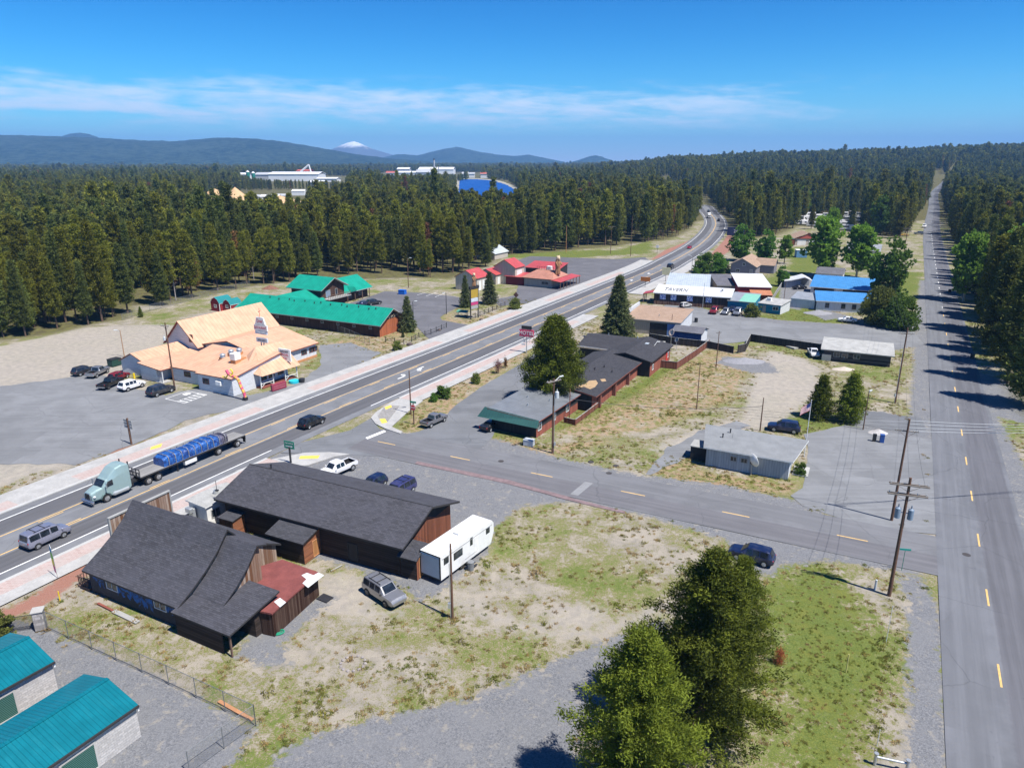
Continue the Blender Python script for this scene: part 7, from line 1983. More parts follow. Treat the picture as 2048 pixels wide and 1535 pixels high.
# small street things
def boxthing(name, label, cat, px, sx, sy, sz, mat, rz=0, bev=.03, lid=None):
    g = G(*px); t = thing(name, label, cat, (g.x, g.y, 0), R(rz)); mb = MB(); mb.box(0, 0, 0, sx, sy, sz, bev=bev); mb.build('body', mat, t)
    mb = MB(); mb.box(0, 0, sz, sx * 1.06, sy * 1.06, .08); mb.build('lid', lid or mat, t); return t
boxthing('utility_cabinet', 'pale grey utility cabinet on the dry grass before the motel end', 'cabinet', (1058, 890), 1.5, 1.0, .9, M_canw, -25)
boxthing('newspaper_box', 'black box beside the blue mailbox', 'box', (1748, 882), .5, .45, 1.1, M_blk, -20)
boxthing('mailbox', 'blue mailbox at the grass edge of the office forecourt', 'mailbox', (1763, 884), .6, .6, 1.2, plain('mailbox_blue', (.03, .09, .30), .5), -20)
for px, lab in (((1944, 717), 'black wheeled bin standing on the right shoulder of the side road'), ((1899, 585), 'black wheeled bin farther up on the left shoulder of the side road'), ((1392, 644), 'black bin on the weedy island in the tavern lot')):
    boxthing('wheeled_bin', lab, 'bin', px, .6, .7, 1.05, M_blk, 30)
t = boxthing('dumpster', 'bright blue dumpster behind the resort car park', 'dumpster', (805, 588), 2.2, 1.6, 1.3, plain('dumpster_blue', (.01, .12, .50), .5), -20)
g = G(1803, 1140); t = thing('street_sign', 'thin post with a green street name blade at the road corner', 'sign', (g.x, g.y, 0), R(-10)); post(t, 0, HT((1803, 1140), (1810, 1100)), .03, M_sgreen); h = HT((1803, 1140), (1810, 1100)); mb = MB(); mb.box(0, 0, h, 1.1, .04, .2); mb.build('blade', plain('sign_teal', (.02, .28, .24), .5), t)
def stake(label, px, top, r, mat, name='marker_post'):
    g = G(*px); mb = MB(); h = HT(px, top); mb.cyl((g.x, g.y, -.05), (g.x, g.y, h), r, r * .9, n=7); tag(mb.build(name, mat), label, 'post')
stake('white cap-topped vent post in the grass corner', (1750, 1178), (1752, 1159), .12, M_canw)
stake('thin white marker stake leaning in the dry verge', (1772, 1284), (1781, 1210), .025, M_trimW)
stake('yellowish plastic marker stake in the green grass', (1692, 1343), (1697, 1308), .05, plain('stake_yellow', (.55, .50, .20), .6))
stake('short white marker stake near the pipe barrier', (1754, 1490), (1757, 1458), .03, M_trimW)
stake('yellow fire-line marker post by the store porch', (120, 1200), (119, 1182), .06, plain('bollard_yellow', (.75, .55, .02), .5))
A, B = G(1752, 1512, .7), G(1816, 1526, .7); t = thing('pipe_barrier', 'grey pipe barrier between two posts at the bottom right verge', 'barrier', (A.x, A.y, 0))
mb = MB(); mb.cyl((0, 0, .7), (B.x - A.x, B.y - A.y, .7), .09, n=10); mb.build('rail', M_metal, t)
for k, q in enumerate((Vector((0, 0)), B - A)): mb = MB(); mb.cyl((q.x, q.y, 0), (q.x, q.y, .95), .11, n=10); mb.cyl((q.x, q.y, .95), (q.x, q.y, 1.02), .16, n=10); mb.build('post', M_metal, t)
# fences -----------------------------------------------------------
cm = NT('chain_link'); tr = cm.n('ShaderNodeBsdfTransparent'); mx = cm.n('ShaderNodeMixShader'); mx.inputs[0].default_value = .20
cm.fin((.30, .31, .32), .5, metal=.5); cm.l(tr.outputs[0], mx.inputs[1]); cm.l(cm.bsdf.outputs[0], mx.inputs[2]); cm.l(mx.outputs[0], cm.out.inputs['Surface'])
M_link = cm.mat
M_fpost = plain('fence_post_grey', (.22, .23, .24), .5, .1, 3, .4)
def chain_fence(label, pxs, h, step=3.0, link=True, rails=True, name='chain_link_fence', pm=None, r=.035, group=None, pts=None):
    P = pts or [G(*p) for p in pxs]; o0 = P[0]
    t = thing(name, label, 'fence', (o0.x, o0.y, 0), 0, group); pm = pm or M_fpost
    for a, b2 in zip(P, P[1:]):
        a, b2 = a - o0, b2 - o0; n = max(1, round((b2 - a).length / step))
        for k in range(n + (1 if (b2 + o0 - P[-1]).length < .01 else 0)):
            q = a.lerp(b2, k / n); mb = MB(); mb.cyl((q.x, q.y, 0), (q.x, q.y, h + .05), r, n=7); mb.build('post', pm, t)
        if rails:
            mb = MB(); mb.cyl((a.x, a.y, h), (b2.x, b2.y, h), r * .7, n=6); mb.cyl((a.x, a.y, h * .08), (b2.x, b2.y, h * .08), r * .4, n=4); mb.build('rail', pm, t)
        if link:
            mb = MB(); mb.quad((a.x, a.y, .05), (b2.x, b2.y, .05), (b2.x, b2.y, h - .02), (a.x, a.y, h - .02)); mb.build('mesh_panel', M_link, t)
    return t
chain_fence('grey chain-link fence between the storage yard and the grassy lot', [(93, 1256), (338, 1368), (512, 1450)], 1.9, 3.2)
chain_fence('second stretch of chain-link fence turning down at the storage yard corner', [(512, 1450), (380, 1545)], 1.9, 3.5)
chain_fence('long chain-link fence along the forest edge behind the resort', [(245, 640), (300, 622), (400, 596), (500, 572)], 1.8, 4.0)
chain_fence('chain-link fence at the resort end by the restaurant drive', [(650, 655), (690, 668), (740, 690)], 1.6, 3.0)
t = chain_fence('black iron gate with thin bars between the stone pillar and the left edge', [(72, 1256), (-20, 1270)], 1.5, 6, False, True, 'iron_gate', M_dmetal, .04)
P0, P1 = G(72, 1256), G(-20, 1270)
mb = MB()
for k in range(40): q = (P1 - P0) * (k / 40); mb.box(q.x, q.y, .1, .025, .025, 1.4)
mb.build('bar', M_dmetal, t)
g = G(83, 1256); t = thing('stone_pillar', 'pale stone gate pillar at the corner of the storage yard', 'pillar', (g.x, g.y, 0), R(20)); mb = MB(); mb.box(0, 0, 0, .85, .85, 1.9, bev=.06); mb.build('shaft', blocks('pillar_stone', (.36, .34, .33), .45, .3, .35), t); mb = MB(); mb.box(0, 0, 1.9, 1.0, 1.0, .14, bev=.03); mb.build('cap', M_concw, t)
def board_fence(label, pxs, h, mat, step=2.4, name='board_fence', group=None):
    P = [G(*p) for p in pxs]; o0 = P[0]; t = thing(name, label, 'fence', (o0.x, o0.y, 0), 0, group)
    for a, b2 in zip(P, P[1:]):
        a, b2 = a - o0, b2 - o0; d = b2 - a; mb = MB(); c = (a + b2) / 2
        mb.box(c.x, c.y, .05, d.length, .05, h, rz=math.atan2(d.y, d.x)); mb.build('board_panel', mat, t)
        n = max(1, round(d.length / step))
        for k in range(n + 1): q = a.lerp(b2, k / n); mb = MB(); mb.box(q.x, q.y, 0, .12, .14, h + .12, rz=math.atan2(d.y, d.x)); mb.build('post', mat, t)
        mb = MB(); mb.box(c.x, c.y, h + .05, d.length, .12, .05, rz=math.atan2(d.y, d.x)); mb.build('top_rail', M_trimG, t)
M_fr = boards('fence_red', (.20, .075, .05), .2, True, .4, .1); M_fb = boards('fence_black', (.05, .043, .04), .2, True, .5, .1)
board_fence('red-brown board fence running from the brick motel block to the black fence', [(1322, 735), (1353, 738), (1392, 712), (1418, 692)], 1.5, M_fr)
board_fence('black board fence behind the motel yard', [(1298, 680), (1350, 689), (1420, 697), (1466, 707)], 1.6, M_fb)
board_fence('black board fence with a stepped corner along the big gravel lot', [(1475, 706), (1490, 703), (1500, 683), (1640, 704)], 1.8, M_fb)
board_fence('low red board fence along the side of the metal-roofed motel block', [(1128, 845), (1150, 850), (1200, 812)], .9, M_fr)
board_fence('weathered board fence beside the red-walled house', [(1592, 598), (1600, 575)], 1.5, M_wOld) if 0 else None
board_fence('grey board fence between the red-walled house and the arched shed', [(1540, 610), (1552, 590), (1568, 566)], 1.5, M_trimG)
def rail_fence(label, pxs, group=None):
    P = [G(*p) for p in pxs]; o0 = P[0]; t = thing('rail_fence', label, 'fence', (o0.x, o0.y, 0), 0)
    for a, b2 in zip(P, P[1:]):
        a, b2 = a - o0, b2 - o0; n = max(1, round((b2 - a).length / 2.6))
        for k in range(n + 1): q = a.lerp(b2, k / n); mb = MB(); mb.cyl((q.x, q.y, 0), (q.x, q.y, 1.35), .09, n=6); mb.build('post', M_trimD, t)
        for z in (.5, 1.0): mb = MB(); mb.cyl((a.x, a.y, z), (b2.x, b2.y, z), .05, n=5); mb.build('rail', M_trimD, t)
rail_fence('dark rail fence of the sandy garden in front of the cedar gable', [(771, 684), (808, 689)])
rail_fence('dark rail fence of posts along the pavement by the cedar gable', [(823, 683), (838, 675), (862, 668), (893, 655)])
rail_fence('dark rail fence along the pavement below the resort sign', [(941, 639), (960, 632), (985, 622), (1010, 612)])
# rocks, boards, oddments --------------------------------------------
M_rock = plain('rock_grey', (.30, .27, .26), .95, .3, 2); M_rockD = plain('rock_dark', (.10, .075, .07), .95, .3, 2); M_rubble = plain('rubble_pale', (.42, .40, .39), .95, .25, 2)
def rock_mesh(seed, s=1.0):
    import bmesh
    bm = bmesh.new(); bmesh.ops.create_icosphere(bm, subdivisions=2, radius=1)
    for v in bm.verts:
        k = 1 + .35 * mnoise.noise(v.co * 1.3 + Vector((seed, 0, 0))); v.co = Vector((v.co.x * k * s, v.co.y * k * s * .8, max(-.25, v.co.z * k * .65) * s))
    me = bpy.data.meshes.new('rock'); bm.to_mesh(me); bm.free(); return me
for px, s, m, lab in (((878, 661), .55, M_rockD, 'dark boulder by the pavement at the resort entrance'), ((820, 690), .75, M_rockD, 'large brown boulder at the corner of the rail fence'), ((962, 640), .5, M_rockD, 'brown boulder on the pavement edge below the resort sign')):
    me_ = rock_mesh(px[0], s); me_.materials.append(m); o = bpy.data.objects.new('boulder', me_); COL.objects.link(o); g = G(*px); o.location = (g.x, g.y, .15); tag(o, lab, 'boulder')
def pile(label, px, w, d, h, mat, rz=0):
    g = G(*px); mb = MB(); V = [(0, 0, h)]; F_ = []
    for i in range(1, 7):
        for k in range(20):
            a = 2 * math.pi * k / 20; f = i / 6; V.append((math.cos(a) * w * f * (1 + .15 * mnoise.noise(Vector((math.cos(a), math.sin(a), px[0])))), math.sin(a) * d * f, h * (1 - f) ** 1.1 + .06 * mnoise.noise(Vector((f * 4, a, px[1])))))
    for k in range(20): F_.append((0, 1 + k, 1 + (k + 1) % 20))
    for i in range(5):
        for k in range(20): a, b2 = 1 + i * 20, 1 + (i + 1) * 20; F_.append((a + k, b2 + k, b2 + (k + 1) % 20, a + (k + 1) % 20))
    mb.add(V, F_, 0, True); o = mb.build('rubble_pile', mat); o.location = (g.x, g.y, -.02); o.rotation_euler = (0, 0, R(rz)); tag(o, label, 'pile')
pile('pale heap of rubble beside the blue mailbox', (1756, 865), 1.6, 1.2, .7, M_rubble)
pile('sandy heap in front of the derelict black shed', (1687, 738), 2.3, 1.4, .6, plain('sand_heap', (.48, .42, .36), .95))
pile('grey gravel heap in front of the black fence', (1488, 722), 4.5, 2.6, .9, plain('gravel_heap', (.25, .25, .27), .95, .2, 3))
pile('grey gravel heap in front of the blue-roofed building', (1636, 626), 4.0, 2.6, .9, plain('gravel_heap', (.25, .25, .27), .95, .2, 3))
M_brush = plain('brush_red_brown', (.20, .10, .07), .95, .35, 3)
pile('reddish heap of dead brush at the forest edge behind the lodge', (541, 577), 3.0, 2.0, 1.3, M_brush)
def lying(label, a, b2, w, z, mat, name='timber_board'):
    A, B = G(*a), G(*b2); d = B - A; mb = MB(); c = (A + B) / 2; mb.box(c.x, c.y, .02, d.length, w, z, rz=math.atan2(d.y, d.x)); tag(mb.build(name, mat), label, 'board')
lying('red-brown plank lying along the foot of the store wall', (196, 1207), (226, 1222), .22, .12, M_trimR)
lying('pale boards lying along the foot of the store wall', (228, 1222), (276, 1245), .5, .10, M_trimG)
lying('rusty orange plank lying inside the chain-link fence corner', (438, 1402), (505, 1440), .3, .08, M_trimO)
lying('pale plank on the gravel between the hall and the red roof', (662, 1142), (684, 1130), .15, .05, M_trimG)
lying('dark metal plate on the ground at the corner of the maroon-roofed annex', (640, 1192), (660, 1200), 1.0, .06, M_dmetal, 'metal_plate')
lying('pallet of pale boards by the black fence', (1577, 693), (1594, 698), 1.8, .35, M_trimG, 'pallet')
g = G(556, 1264); t = MB(); 
for k in range(5):
    r_ = .55 - .05 * k; t.tube([Vector((g.x + math.cos(a) * r_ + .1 * math.sin(k), g.y + math.sin(a) * r_ * .8, .05 + .03 * k)) for a in [j * math.pi / 8 for j in range(17)]], .03, 5)
tag(t.build('garden_hose', plain('hose_green', (.02, .30, .17), .5)), 'coiled green hose at the foot of the maroon-roofed annex', 'hose')
g0 = G(706, 1326)
me_ = rock_mesh(3, .17); me_.materials.append(M_rock)
for k in range(14):
    a = k * 2 * math.pi / 14; o = bpy.data.objects.new('fire_ring_stone', me_); COL.objects.link(o); o.location = (g0.x + math.cos(a) * 1.05, g0.y + math.sin(a) * .95, .02); o.rotation_euler = (0, 0, a * 3); tag(o, 'stone in the round fire ring on the grassy lot', 'stone', 'stones of the fire ring')
# ------------------------------------------------------------------ trees
def foliage(name, c, var=.35, hue=.02, trans=.25):
    t = NT(name)
    oi = t.n('ShaderNodeObjectInfo'); a = t.n('ShaderNodeAttribute', attribute_name='tint')
    v = t.math('ADD', t.math('MULTIPLY', a.outputs['Fac'], 1.1), t.math('MULTIPLY', oi.outputs['Random'], .7))
    col = t.mix(t.map(v, .2, 1.6, smooth=False), sc3(c, 1 - var), tuple(min(1, x * (1 + var) * k) for x, k in zip(c, (1.25, 1.08, .85))))
    h = t.n('ShaderNodeHueSaturation'); t.l(col, h.inputs['Color']); t.l(t.map(oi.outputs['Random'], 0, 1, .5 - hue, .5 + hue * .6, False), h.inputs['Hue'])
    tr = t.n('ShaderNodeBsdfTranslucent'); mx = t.n('ShaderNodeMixShader'); mx.inputs[0].default_value = trans
    t.fin(h.outputs[0], .75, spec=.18); t.l(h.outputs[0], tr.inputs['Color'])
    t.l(t.bsdf.outputs[0], mx.inputs[1]); t.l(tr.outputs[0], mx.inputs[2]); t.l(mx.outputs[0], t.out.inputs['Surface'])
    return t.mat
M_pine = foliage('needles_pine', (.148, .172, .026), .55, .014, .35)
M_pineF = foliage('needles_near_pine', (.108, .152, .020), .62, .01, .26)
M_fir = foliage('needles_dark', (.095, .128, .034), .5, .015, .32)
M_spruce = foliage('needles_spruce', (.10, .135, .062), .5, .01)
M_leaf = foliage('leaves_aspen', (.17, .33, .055), .40, .02, .5)
M_leafD = foliage('leaves_dark', (.10, .21, .042), .40, .02, .45)
M_olive = foliage('leaves_olive', (.15, .20, .055), .4, .02, .4)
M_bark = plain('bark_brown', (.13, .085, .06), .95, .35, 3)
M_barkP = plain('bark_pale', (.42, .40, .36), .9, .25, 3)
M_snag = plain('bark_dead_grey', (.34, .31, .30), .95, .25, 3)
def leaf_mesh(name, C, D, k, ln, wd, spread, mat, rs, jit=.5, flat=0.0):
    """C clump centres, D clump directions; k diamond leaves each"""
    n = len(C) * k
    c = np.repeat(C, k, 0) + rs.normal(0, jit, (n, 3)) * np.array([1, 1, .75])
    d = np.repeat(D, k, 0) + rs.normal(0, spread, (n, 3)); d /= np.linalg.norm(d, axis=1, keepdims=True) + 1e-9
    w = np.cross(d, rs.normal(0, 1, (n, 3)) * np.array([1, 1, 1 - flat]) + np.array([0, 0, flat * 2])); w /= np.linalg.norm(w, axis=1, keepdims=True) + 1e-9
    L = ln * rs.uniform(.6, 1.35, (n, 1)); Wd = wd * rs.uniform(.7, 1.3, (n, 1))
    V = np.stack([c - d * L * .3, c + w * Wd * .5 + d * L * .15, c + d * L * .7, c - w * Wd * .5 + d * L * .15], 1).reshape(-1, 3)
    me = bpy.data.meshes.new(name)
    me.vertices.add(len(V)); me.vertices.foreach_set('co', V.ravel())
    me.loops.add(len(V)); me.loops.foreach_set('vertex_index', np.arange(len(V)))
    me.polygons.add(n); me.polygons.foreach_set('loop_start', np.arange(0, 4 * n, 4)); me.polygons.foreach_set('loop_total', np.full(n, 4))
    tint = np.repeat(np.repeat(rs.uniform(0, 1, len(C)), k), 4) * .7 + np.repeat(rs.uniform(0, .3, n), 4)
    a = me.attributes.new('tint', 'FLOAT', 'POINT'); a.data.foreach_set('value', tint.astype(np.float32))
    me.update(); me.materials.append(mat)
    return me
def trunk_mesh(name, h, r, mat, limbs=None, rs=None, lean=.0):
    mb = MB(); P = []; n = 6
    for i in range(n + 1): P.append((Vector((lean * h * (i / n) ** 2, 0, h * i / n)), r * (1 - .88 * i / n)))
    for (a, ra), (b2, rb) in zip(P, P[1:]): mb.cyl(a, b2, ra, rb, 7, 0, False)
    for z, a, ln, up, rr in (limbs or []):
        d = Vector((math.cos(a), math.sin(a), up)); mb.cyl((0, 0, z), d * ln + Vector((0, 0, z)), rr, rr * .25, 5, 0, False)
    o = mb.build(name, mat); me = o.data; bpy.data.objects.remove(o); return me
def conifer(seed, h, rmax, base, whorls, per, clumps, k, ln, wd, mat, shape=1.0, droop=-.15, spread=.5, jit=.3, bark=None, gaps=.12, tr=.022, flat=0.0, lobed=.25):
    rs = np.random.default_rng(seed); C = []; D = []; limbs = []
    for i in range(whorls):
        f = (i + rs.uniform(-.4, .4)) / whorls; f = min(max(f, 0), .995)
        z = h * (base + (1 - base) * f)
        R_ = rmax * ((1 - f) ** shape) * (min(1, .45 + f * 3.0)) + .10
        a0 = rs.uniform(0, 6.28)
        for j in range(per):
            if rs.uniform() < gaps: continue
            a = a0 + 6.283 * j / per + rs.uniform(-.3, .3); ll = R_ * rs.uniform(1 - lobed * 1.6, 1 + lobed)
            dirv = np.array([math.cos(a), math.sin(a), 0])
            for m in range(clumps):
                q = ((m + rs.uniform(.2, 1.0)) / clumps) ** .7
                p = dirv * ll * q; p[2] = z + droop * ll * q + rs.uniform(-.12, .12) * h * .04
                C.append(p); D.append(dirv * (.8) + np.array([0, 0, .55 if droop > -.3 else .05]))
            if rs.uniform() < .35: limbs.append((z, a, ll * .75, droop * .8, max(.02, tr * h * .16 * (1 - f))))
    C.append(np.array([0, 0, h * .985])); D.append(np.array([0, 0, 1.0]))
    nm = 'tree_mesh'
    return (leaf_mesh('crown', np.array(C), np.array(D), k, ln, wd, spread, mat, rs, jit, flat), trunk_mesh('trunk', h * .96, h * tr * .55 + .03, bark or M_bark, limbs[:40]))
def broadleaf(seed, h, rx, base, nlobe, per, k, ln, mat, bark=None, stems=1, full=1.0):
    rs = np.random.default_rng(seed); C = []; D = []; limbs = []
    for i in range(nlobe):
        f = rs.uniform(0, 1); z = h * (base + (1 - base) * f * .92); prof = math.sin(math.pi * min(1, .16 + .80 * f)) ** .6
        a = rs.uniform(0, 6.28); q = rx * prof * rs.uniform(.25, .85)
        c0 = np.array([math.cos(a) * q, math.sin(a) * q, z]); lr = rx * rs.uniform(.22, .40)
        v = rs.normal(0, 1, (per, 3)); v /= np.linalg.norm(v, axis=1, keepdims=True)
        v[:, 2] = np.where(v[:, 2] < -.3, v[:, 2] * .5, v[:, 2])
        C.append(c0 + v * lr * rs.uniform(.6, 1.05, (per, 1)) * np.array([1, 1, .8])); D.append(v + np.array([0, 0, .2]))
        limbs.append((z * .55, a, q * .9 + .3, (z * .4) / (q + .3), .05))
    C = np.concatenate(C); D = np.concatenate(D)
    return (leaf_mesh('crown', C, D, k, ln, ln * .75, .7, mat, rs, .12), trunk_mesh('trunk', h * .8, h * .016 + .05, bark or M_bark, limbs[:14]))
def plant(proto, name, label, cat, pos, s=1.0, rz=0.0, group=None, sz=None):
    t = thing(name, label, cat, (pos[0], pos[1], hz(pos[0], pos[1]) - .05), rz, group); t.scale = (s, s, sz or s)
    for nm, me in (('crown', proto[0]), ('trunk', proto[1])):
        o = bpy.data.objects.new(nm, me); COL.objects.link(o); link_child(o, t)
    return t
# near pines at the bottom of the picture
near1 = conifer(11, 11.0, 4.3, .05, 24, 9, 5, 90, .19, .055, M_pineF, .72, .10, .75, .19, gaps=.09, lobed=.32)
near2 = conifer(12, 11.0, 4.1, .05, 24, 9, 5, 90, .19, .055, M_pineF, .76, .14, .75, .19, gaps=.10, lobed=.32)
def at_px(px): return G(*px)
HTp = lambda b_, t_: HT(b_, t_)
for pr_, b_, top, lab, rz, w in ((near1, (1262, 1640), (1268, 1262), 'big bushy pine at the bottom edge, the nearer and taller of the pair', .4, 1.0), (near2, (1400, 1470), (1412, 1104), 'big bushy pine just behind the nearest one', 2.0, 1.15), (near1, (1466, 1345), (1492, 1112), 'smaller pine crown behind the big pair, beside the blue SUV', 3.6, .85)):
    g = G(*b_); H_ = HT(b_, top); s = H_ / 11.0; plant(pr_, 'pine_tree', lab, 'tree', (g.x, g.y), s * w, rz, None, s)
mp = conifer(21, 11.0, 4.4, .10, 24, 10, 5, 80, .30, .09, M_pineF, .72, .12, .7, .30, gaps=.05, lobed=.2)
g = G(1108, 806); plant(mp, 'pine_tree', 'dense round-crowned pine rising behind the metal-roofed motel block', 'tree', (g.x, g.y), HT((1108, 806), (1106, 632)) / 11, 1.0)
sp = conifer(31, 16.0, 5.0, .02, 30, 14, 6, 16, .62, .16, M_spruce, .85, -.42, .55, .22, gaps=.05, lobed=.16, flat=.5)
sp2 = conifer(32, 10.0, 3.1, .02, 22, 12, 5, 14, .45, .13, M_spruce, .88, -.35, .55, .18, gaps=.06, lobed=.18, flat=.4)
sp3 = conifer(33, 10.0, 3.7, .03, 20, 11, 5, 16, .45, .13, M_pineF, .8, -.1, .6, .2, gaps=.06, lobed=.2)
for pr_, b_, top, H0, lab, w in ((sp, (1234, 682), (1232, 549), 16, 'tall layered blue-green spruce beside the highway before the tan-roofed shop', 1.0), (sp3, (1638, 836), (1638, 748), 10, 'small bushy spruce behind the flag, left of two', 1.0), (sp3, (1697, 842), (1700, 744), 10, 'small bushy spruce behind the flag, right of two', 1.0), (sp2, (816, 662), (812, 592), 10, 'green spruce at the corner of the cedar gable', .95), (sp2, (931, 614), (930, 550), 10, 'slim dark spruce left of the resort sign', .75), (sp2, (979, 607), (980, 543), 10, 'broad dark spruce right of the resort sign', 1.0), (sp2, (806, 674), (806, 655), 10, 'tiny conical evergreen in the sandy garden by the cedar gable', .7), (sp3, (282, 634), (282, 612), 10, 'young pine alone on the rough ground behind the restaurant', .8)):
    g = G(*b_); H_ = HT(b_, top); s = H_ / H0; plant(pr_, 'spruce_tree', lab, 'tree', (g.x, g.y), s * w, g.x, None, s)
# broadleaved trees
bl = [broadleaf(41, 13, 4.2, .18, 52, 34, 7, .5, M_leaf, M_barkP), broadleaf(42, 13, 4.6, .12, 54, 34, 7, .5, M_leafD), broadleaf(43, 13, 4.0, .2, 44, 34, 7, .5, M_leaf)]
bigb = broadleaf(53, 6, 5.0, .02, 70, 60, 6, .34, M_olive), broadleaf(54, 6, 4.8, .02, 70, 60, 6, .34, M_leafD)
bush = [broadleaf(51, 4, 2.6, .02, 34, 30, 6, .28, M_leafD), broadleaf(52, 4, 2.8, .02, 36, 30, 6, .3, M_olive)]
BL = [((1480, 521), (1480, 448), 1, 1.05, 'dark leafy tree with pale trunks behind the tan-roofed house'), ((1530, 527), (1535, 458), 1, .95, 'leafy tree second from the bend behind the tan-roofed house'), ((1568, 527), (1570, 470), 2, .9, 'light green tree right of the tan-roofed house'), ((1562, 572), (1562, 530), 1, .9, 'low leafy tree between the red-walled house and the arched shed'),
      ((1640, 552), (1645, 428), 0, .95, 'tall bright green aspen behind the arched shed'), ((1712, 556), (1715, 446), 0, 1.05, 'tall bright green aspen behind the grey manufactured house'), ((1775, 606), (1778, 474), 1, .85, 'dense dark green tree beside the long blue roof'), ((1745, 575), (1748, 505), 2, .7, 'yellowish green tree between the aspen and the dense dark tree'),
      ((1926, 602), (1934, 460), 0, .85, 'leafy green tree among the pines right of the side road'), ((2022, 640), (2030, 450), 2, .9, 'pale leafy tree among the pines at the right edge'), ((1660, 500), (1665, 415), 2, .7, 'small green tree before the parked caravans'), ((1755, 470), (1760, 390), 1, .8, 'green tree at the forest edge beside the side road'), ((1605, 430), (1608, 372), 2, .9, 'light green tree standing out in the dark forest')]
for b_, top, k, w, lab in BL:
    g = G(*b_); H_ = HT(b_, top); s = H_ / 13; plant(bl[k], 'broadleaf_tree', lab, 'tree', (g.x, g.y), s * w, b_[0] * .1, None, s)
BU = [((1408, 545), (1410, 506), 0, 1.0, 'bright green bush by the highway kerb before the bend'), ((1436, 545), (1436, 507), 0, 1.0, 'green bush beside the tan-roofed house'), ((1391, 552), (1391, 535), 0, .8, 'small round shrub at the foot of the pavement lamp'), ((1503, 632), (1505, 608), 1, 1.1, 'grey-green bush against the turquoise annex'),
      ((886, 795), (886, 771), 0, 1.1, 'round bright green shrub in the mulch strip, larger of two'), ((867, 802), (867, 786), 0, .9, 'round green shrub in the mulch strip, smaller of two'), ((952, 766), (952, 746), 1, .7, 'upright yellow-green shrub in the mulch strip'), ((1600, 948), (1598, 925), 0, .9, 'leafy green shrub at the lit corner of the grey office'), ((258, 545), (256, 505), 0, 1.0, 'yellow-green thicket at the edge of the left forest'), ((275, 572), (272, 545), 0, 1.0, 'bright green shrub at the edge of the left forest'), ((390, 762), (388, 752), 1, 1.0, 'low shrub at the restaurant wall corner'), ((1030, 618), (1032, 596), 1, .9, 'rounded shrub under the brown diamond sign'), ((795, 700), (797, 682), 1, .8, 'young conical shrub beside the pavement at the rail fence'), ((-4, 1275), (2, 1225), 1, .9, 'dark shrub at the left edge beside the iron gate')]
for b_, top, k, w, lab in BU:
    g = G(*b_); H_ = max(.6, HT(b_, top)); s = H_ / 4; plant(bush[k], 'shrub', lab, 'shrub', (g.x, g.y), s * w, b_[0] * .1, None, s)
for k, (b_, top, lab) in enumerate((((1757, 648), (1738, 574), 'large olive bush at the corner of the side road, left half'), ((1795, 655), (1792, 590), 'large rounded green bush at the corner of the side road, right half'))):
    g = G(*b_); s = HT(b_, top) / 6; plant(bigb[k], 'shrub', lab, 'shrub', (g.x, g.y), s * (.66 + .1 * k), k, None, s * .92)
dead = conifer(61, 2.0, .45, .1, 10, 7, 3, 8, .16, .05, foliage('needles_dead_red', (.26, .07, .035), .3, .0, .2), .9, -.1)
g = G(1558, 1325); plant(dead, 'dead_sapling', 'small dead red pine sapling right of the big pines', 'tree', (g.x, g.y), .75, 0)
sap = conifer(62, 2.4, .5, .3, 8, 6, 3, 6, .2, .08, foliage('leaves_purple', (.16, .07, .09), .3), .5, .3)
g = G(996, 746); plant(sap, 'sapling', 'slender purple-leaved sapling in the mulch strip', 'tree', (g.x, g.y), 1.1, 0)
g = G(1011, 735); plant((leaf_mesh('crown', np.random.default_rng(5).normal(0, 1, (160, 3)) * np.array([.18, .18, .6]) + np.array([0, 0, 1.1]), np.tile(np.array([[0, 0, 1.0]]), (160, 1)), 4, .25, .08, .4, foliage('needles_brown', (.14, .075, .03), .3), np.random.default_rng(6), .05), trunk_mesh('trunk', 1.0, .05, M_bark)), 'small_conifer', 'narrow brownish conifer in the mulch strip', 'tree', (g.x, g.y), 1.0)

# ------------------------------------------------------------------ the pine forest
PR = [conifer(71, 15, 2.5, .22, 22, 8, 3, 7, .85, .26, M_pine, .72, .05, .6, .3, gaps=.16, lobed=.3),
      conifer(72, 15, 2.1, .30, 22, 7, 3, 7, .85, .26, M_pine, .6, .1, .6, .3, gaps=.2, lobed=.35),
      conifer(73, 15, 2.8, .12, 22, 8, 3, 7, .9, .26, M_fir, .85, -.15, .6, .3, gaps=.12, lobed=.22),
      conifer(74, 15, 2.2, .20, 24, 7, 3, 7, .8, .24, M_fir, .95, -.1, .6, .28, gaps=.15, lobed=.25),
      conifer(75, 15, 2.6, .35, 18, 7, 3, 7, .9, .28, M_pine, .5, .12, .65, .35, gaps=.22, lobed=.4)]
PRlow = [conifer(81, 15, 2.5, .15, 13, 6, 2, 4, 1.5, .62, M_pine, .8, 0, .6, .35, gaps=.1), conifer(82, 15, 2.3, .15, 14, 6, 2, 4, 1.5, .6, M_fir, .9, -.1, .6, .35, gaps=.1)]
PRN = [conifer(91 + k, 15, r_, b_, 26, 8, 4, 18, .50, .15, m_, sh, dr, .6, .24, gaps=gp, lobed=lb) for k, (r_, b_, m_, sh, dr, gp, lb) in enumerate(((2.5, .20, M_pine, .75, .05, .15, .3), (2.1, .28, M_pine, .65, .1, .2, .34), (2.9, .10, M_fir, .9, -.14, .1, .2), (2.3, .18, M_fir, 1.0, -.1, .14, .24), (2.6, .32, M_pine, .58, .1, .2, .36)))]
PRB = conifer(83, 14, 2.0, .15, 20, 6, 3, 5, .7, .2, foliage('needles_rust', (.19, .105, .05), .4, .02, .2), .8, -.1, .6, .3, gaps=.3)
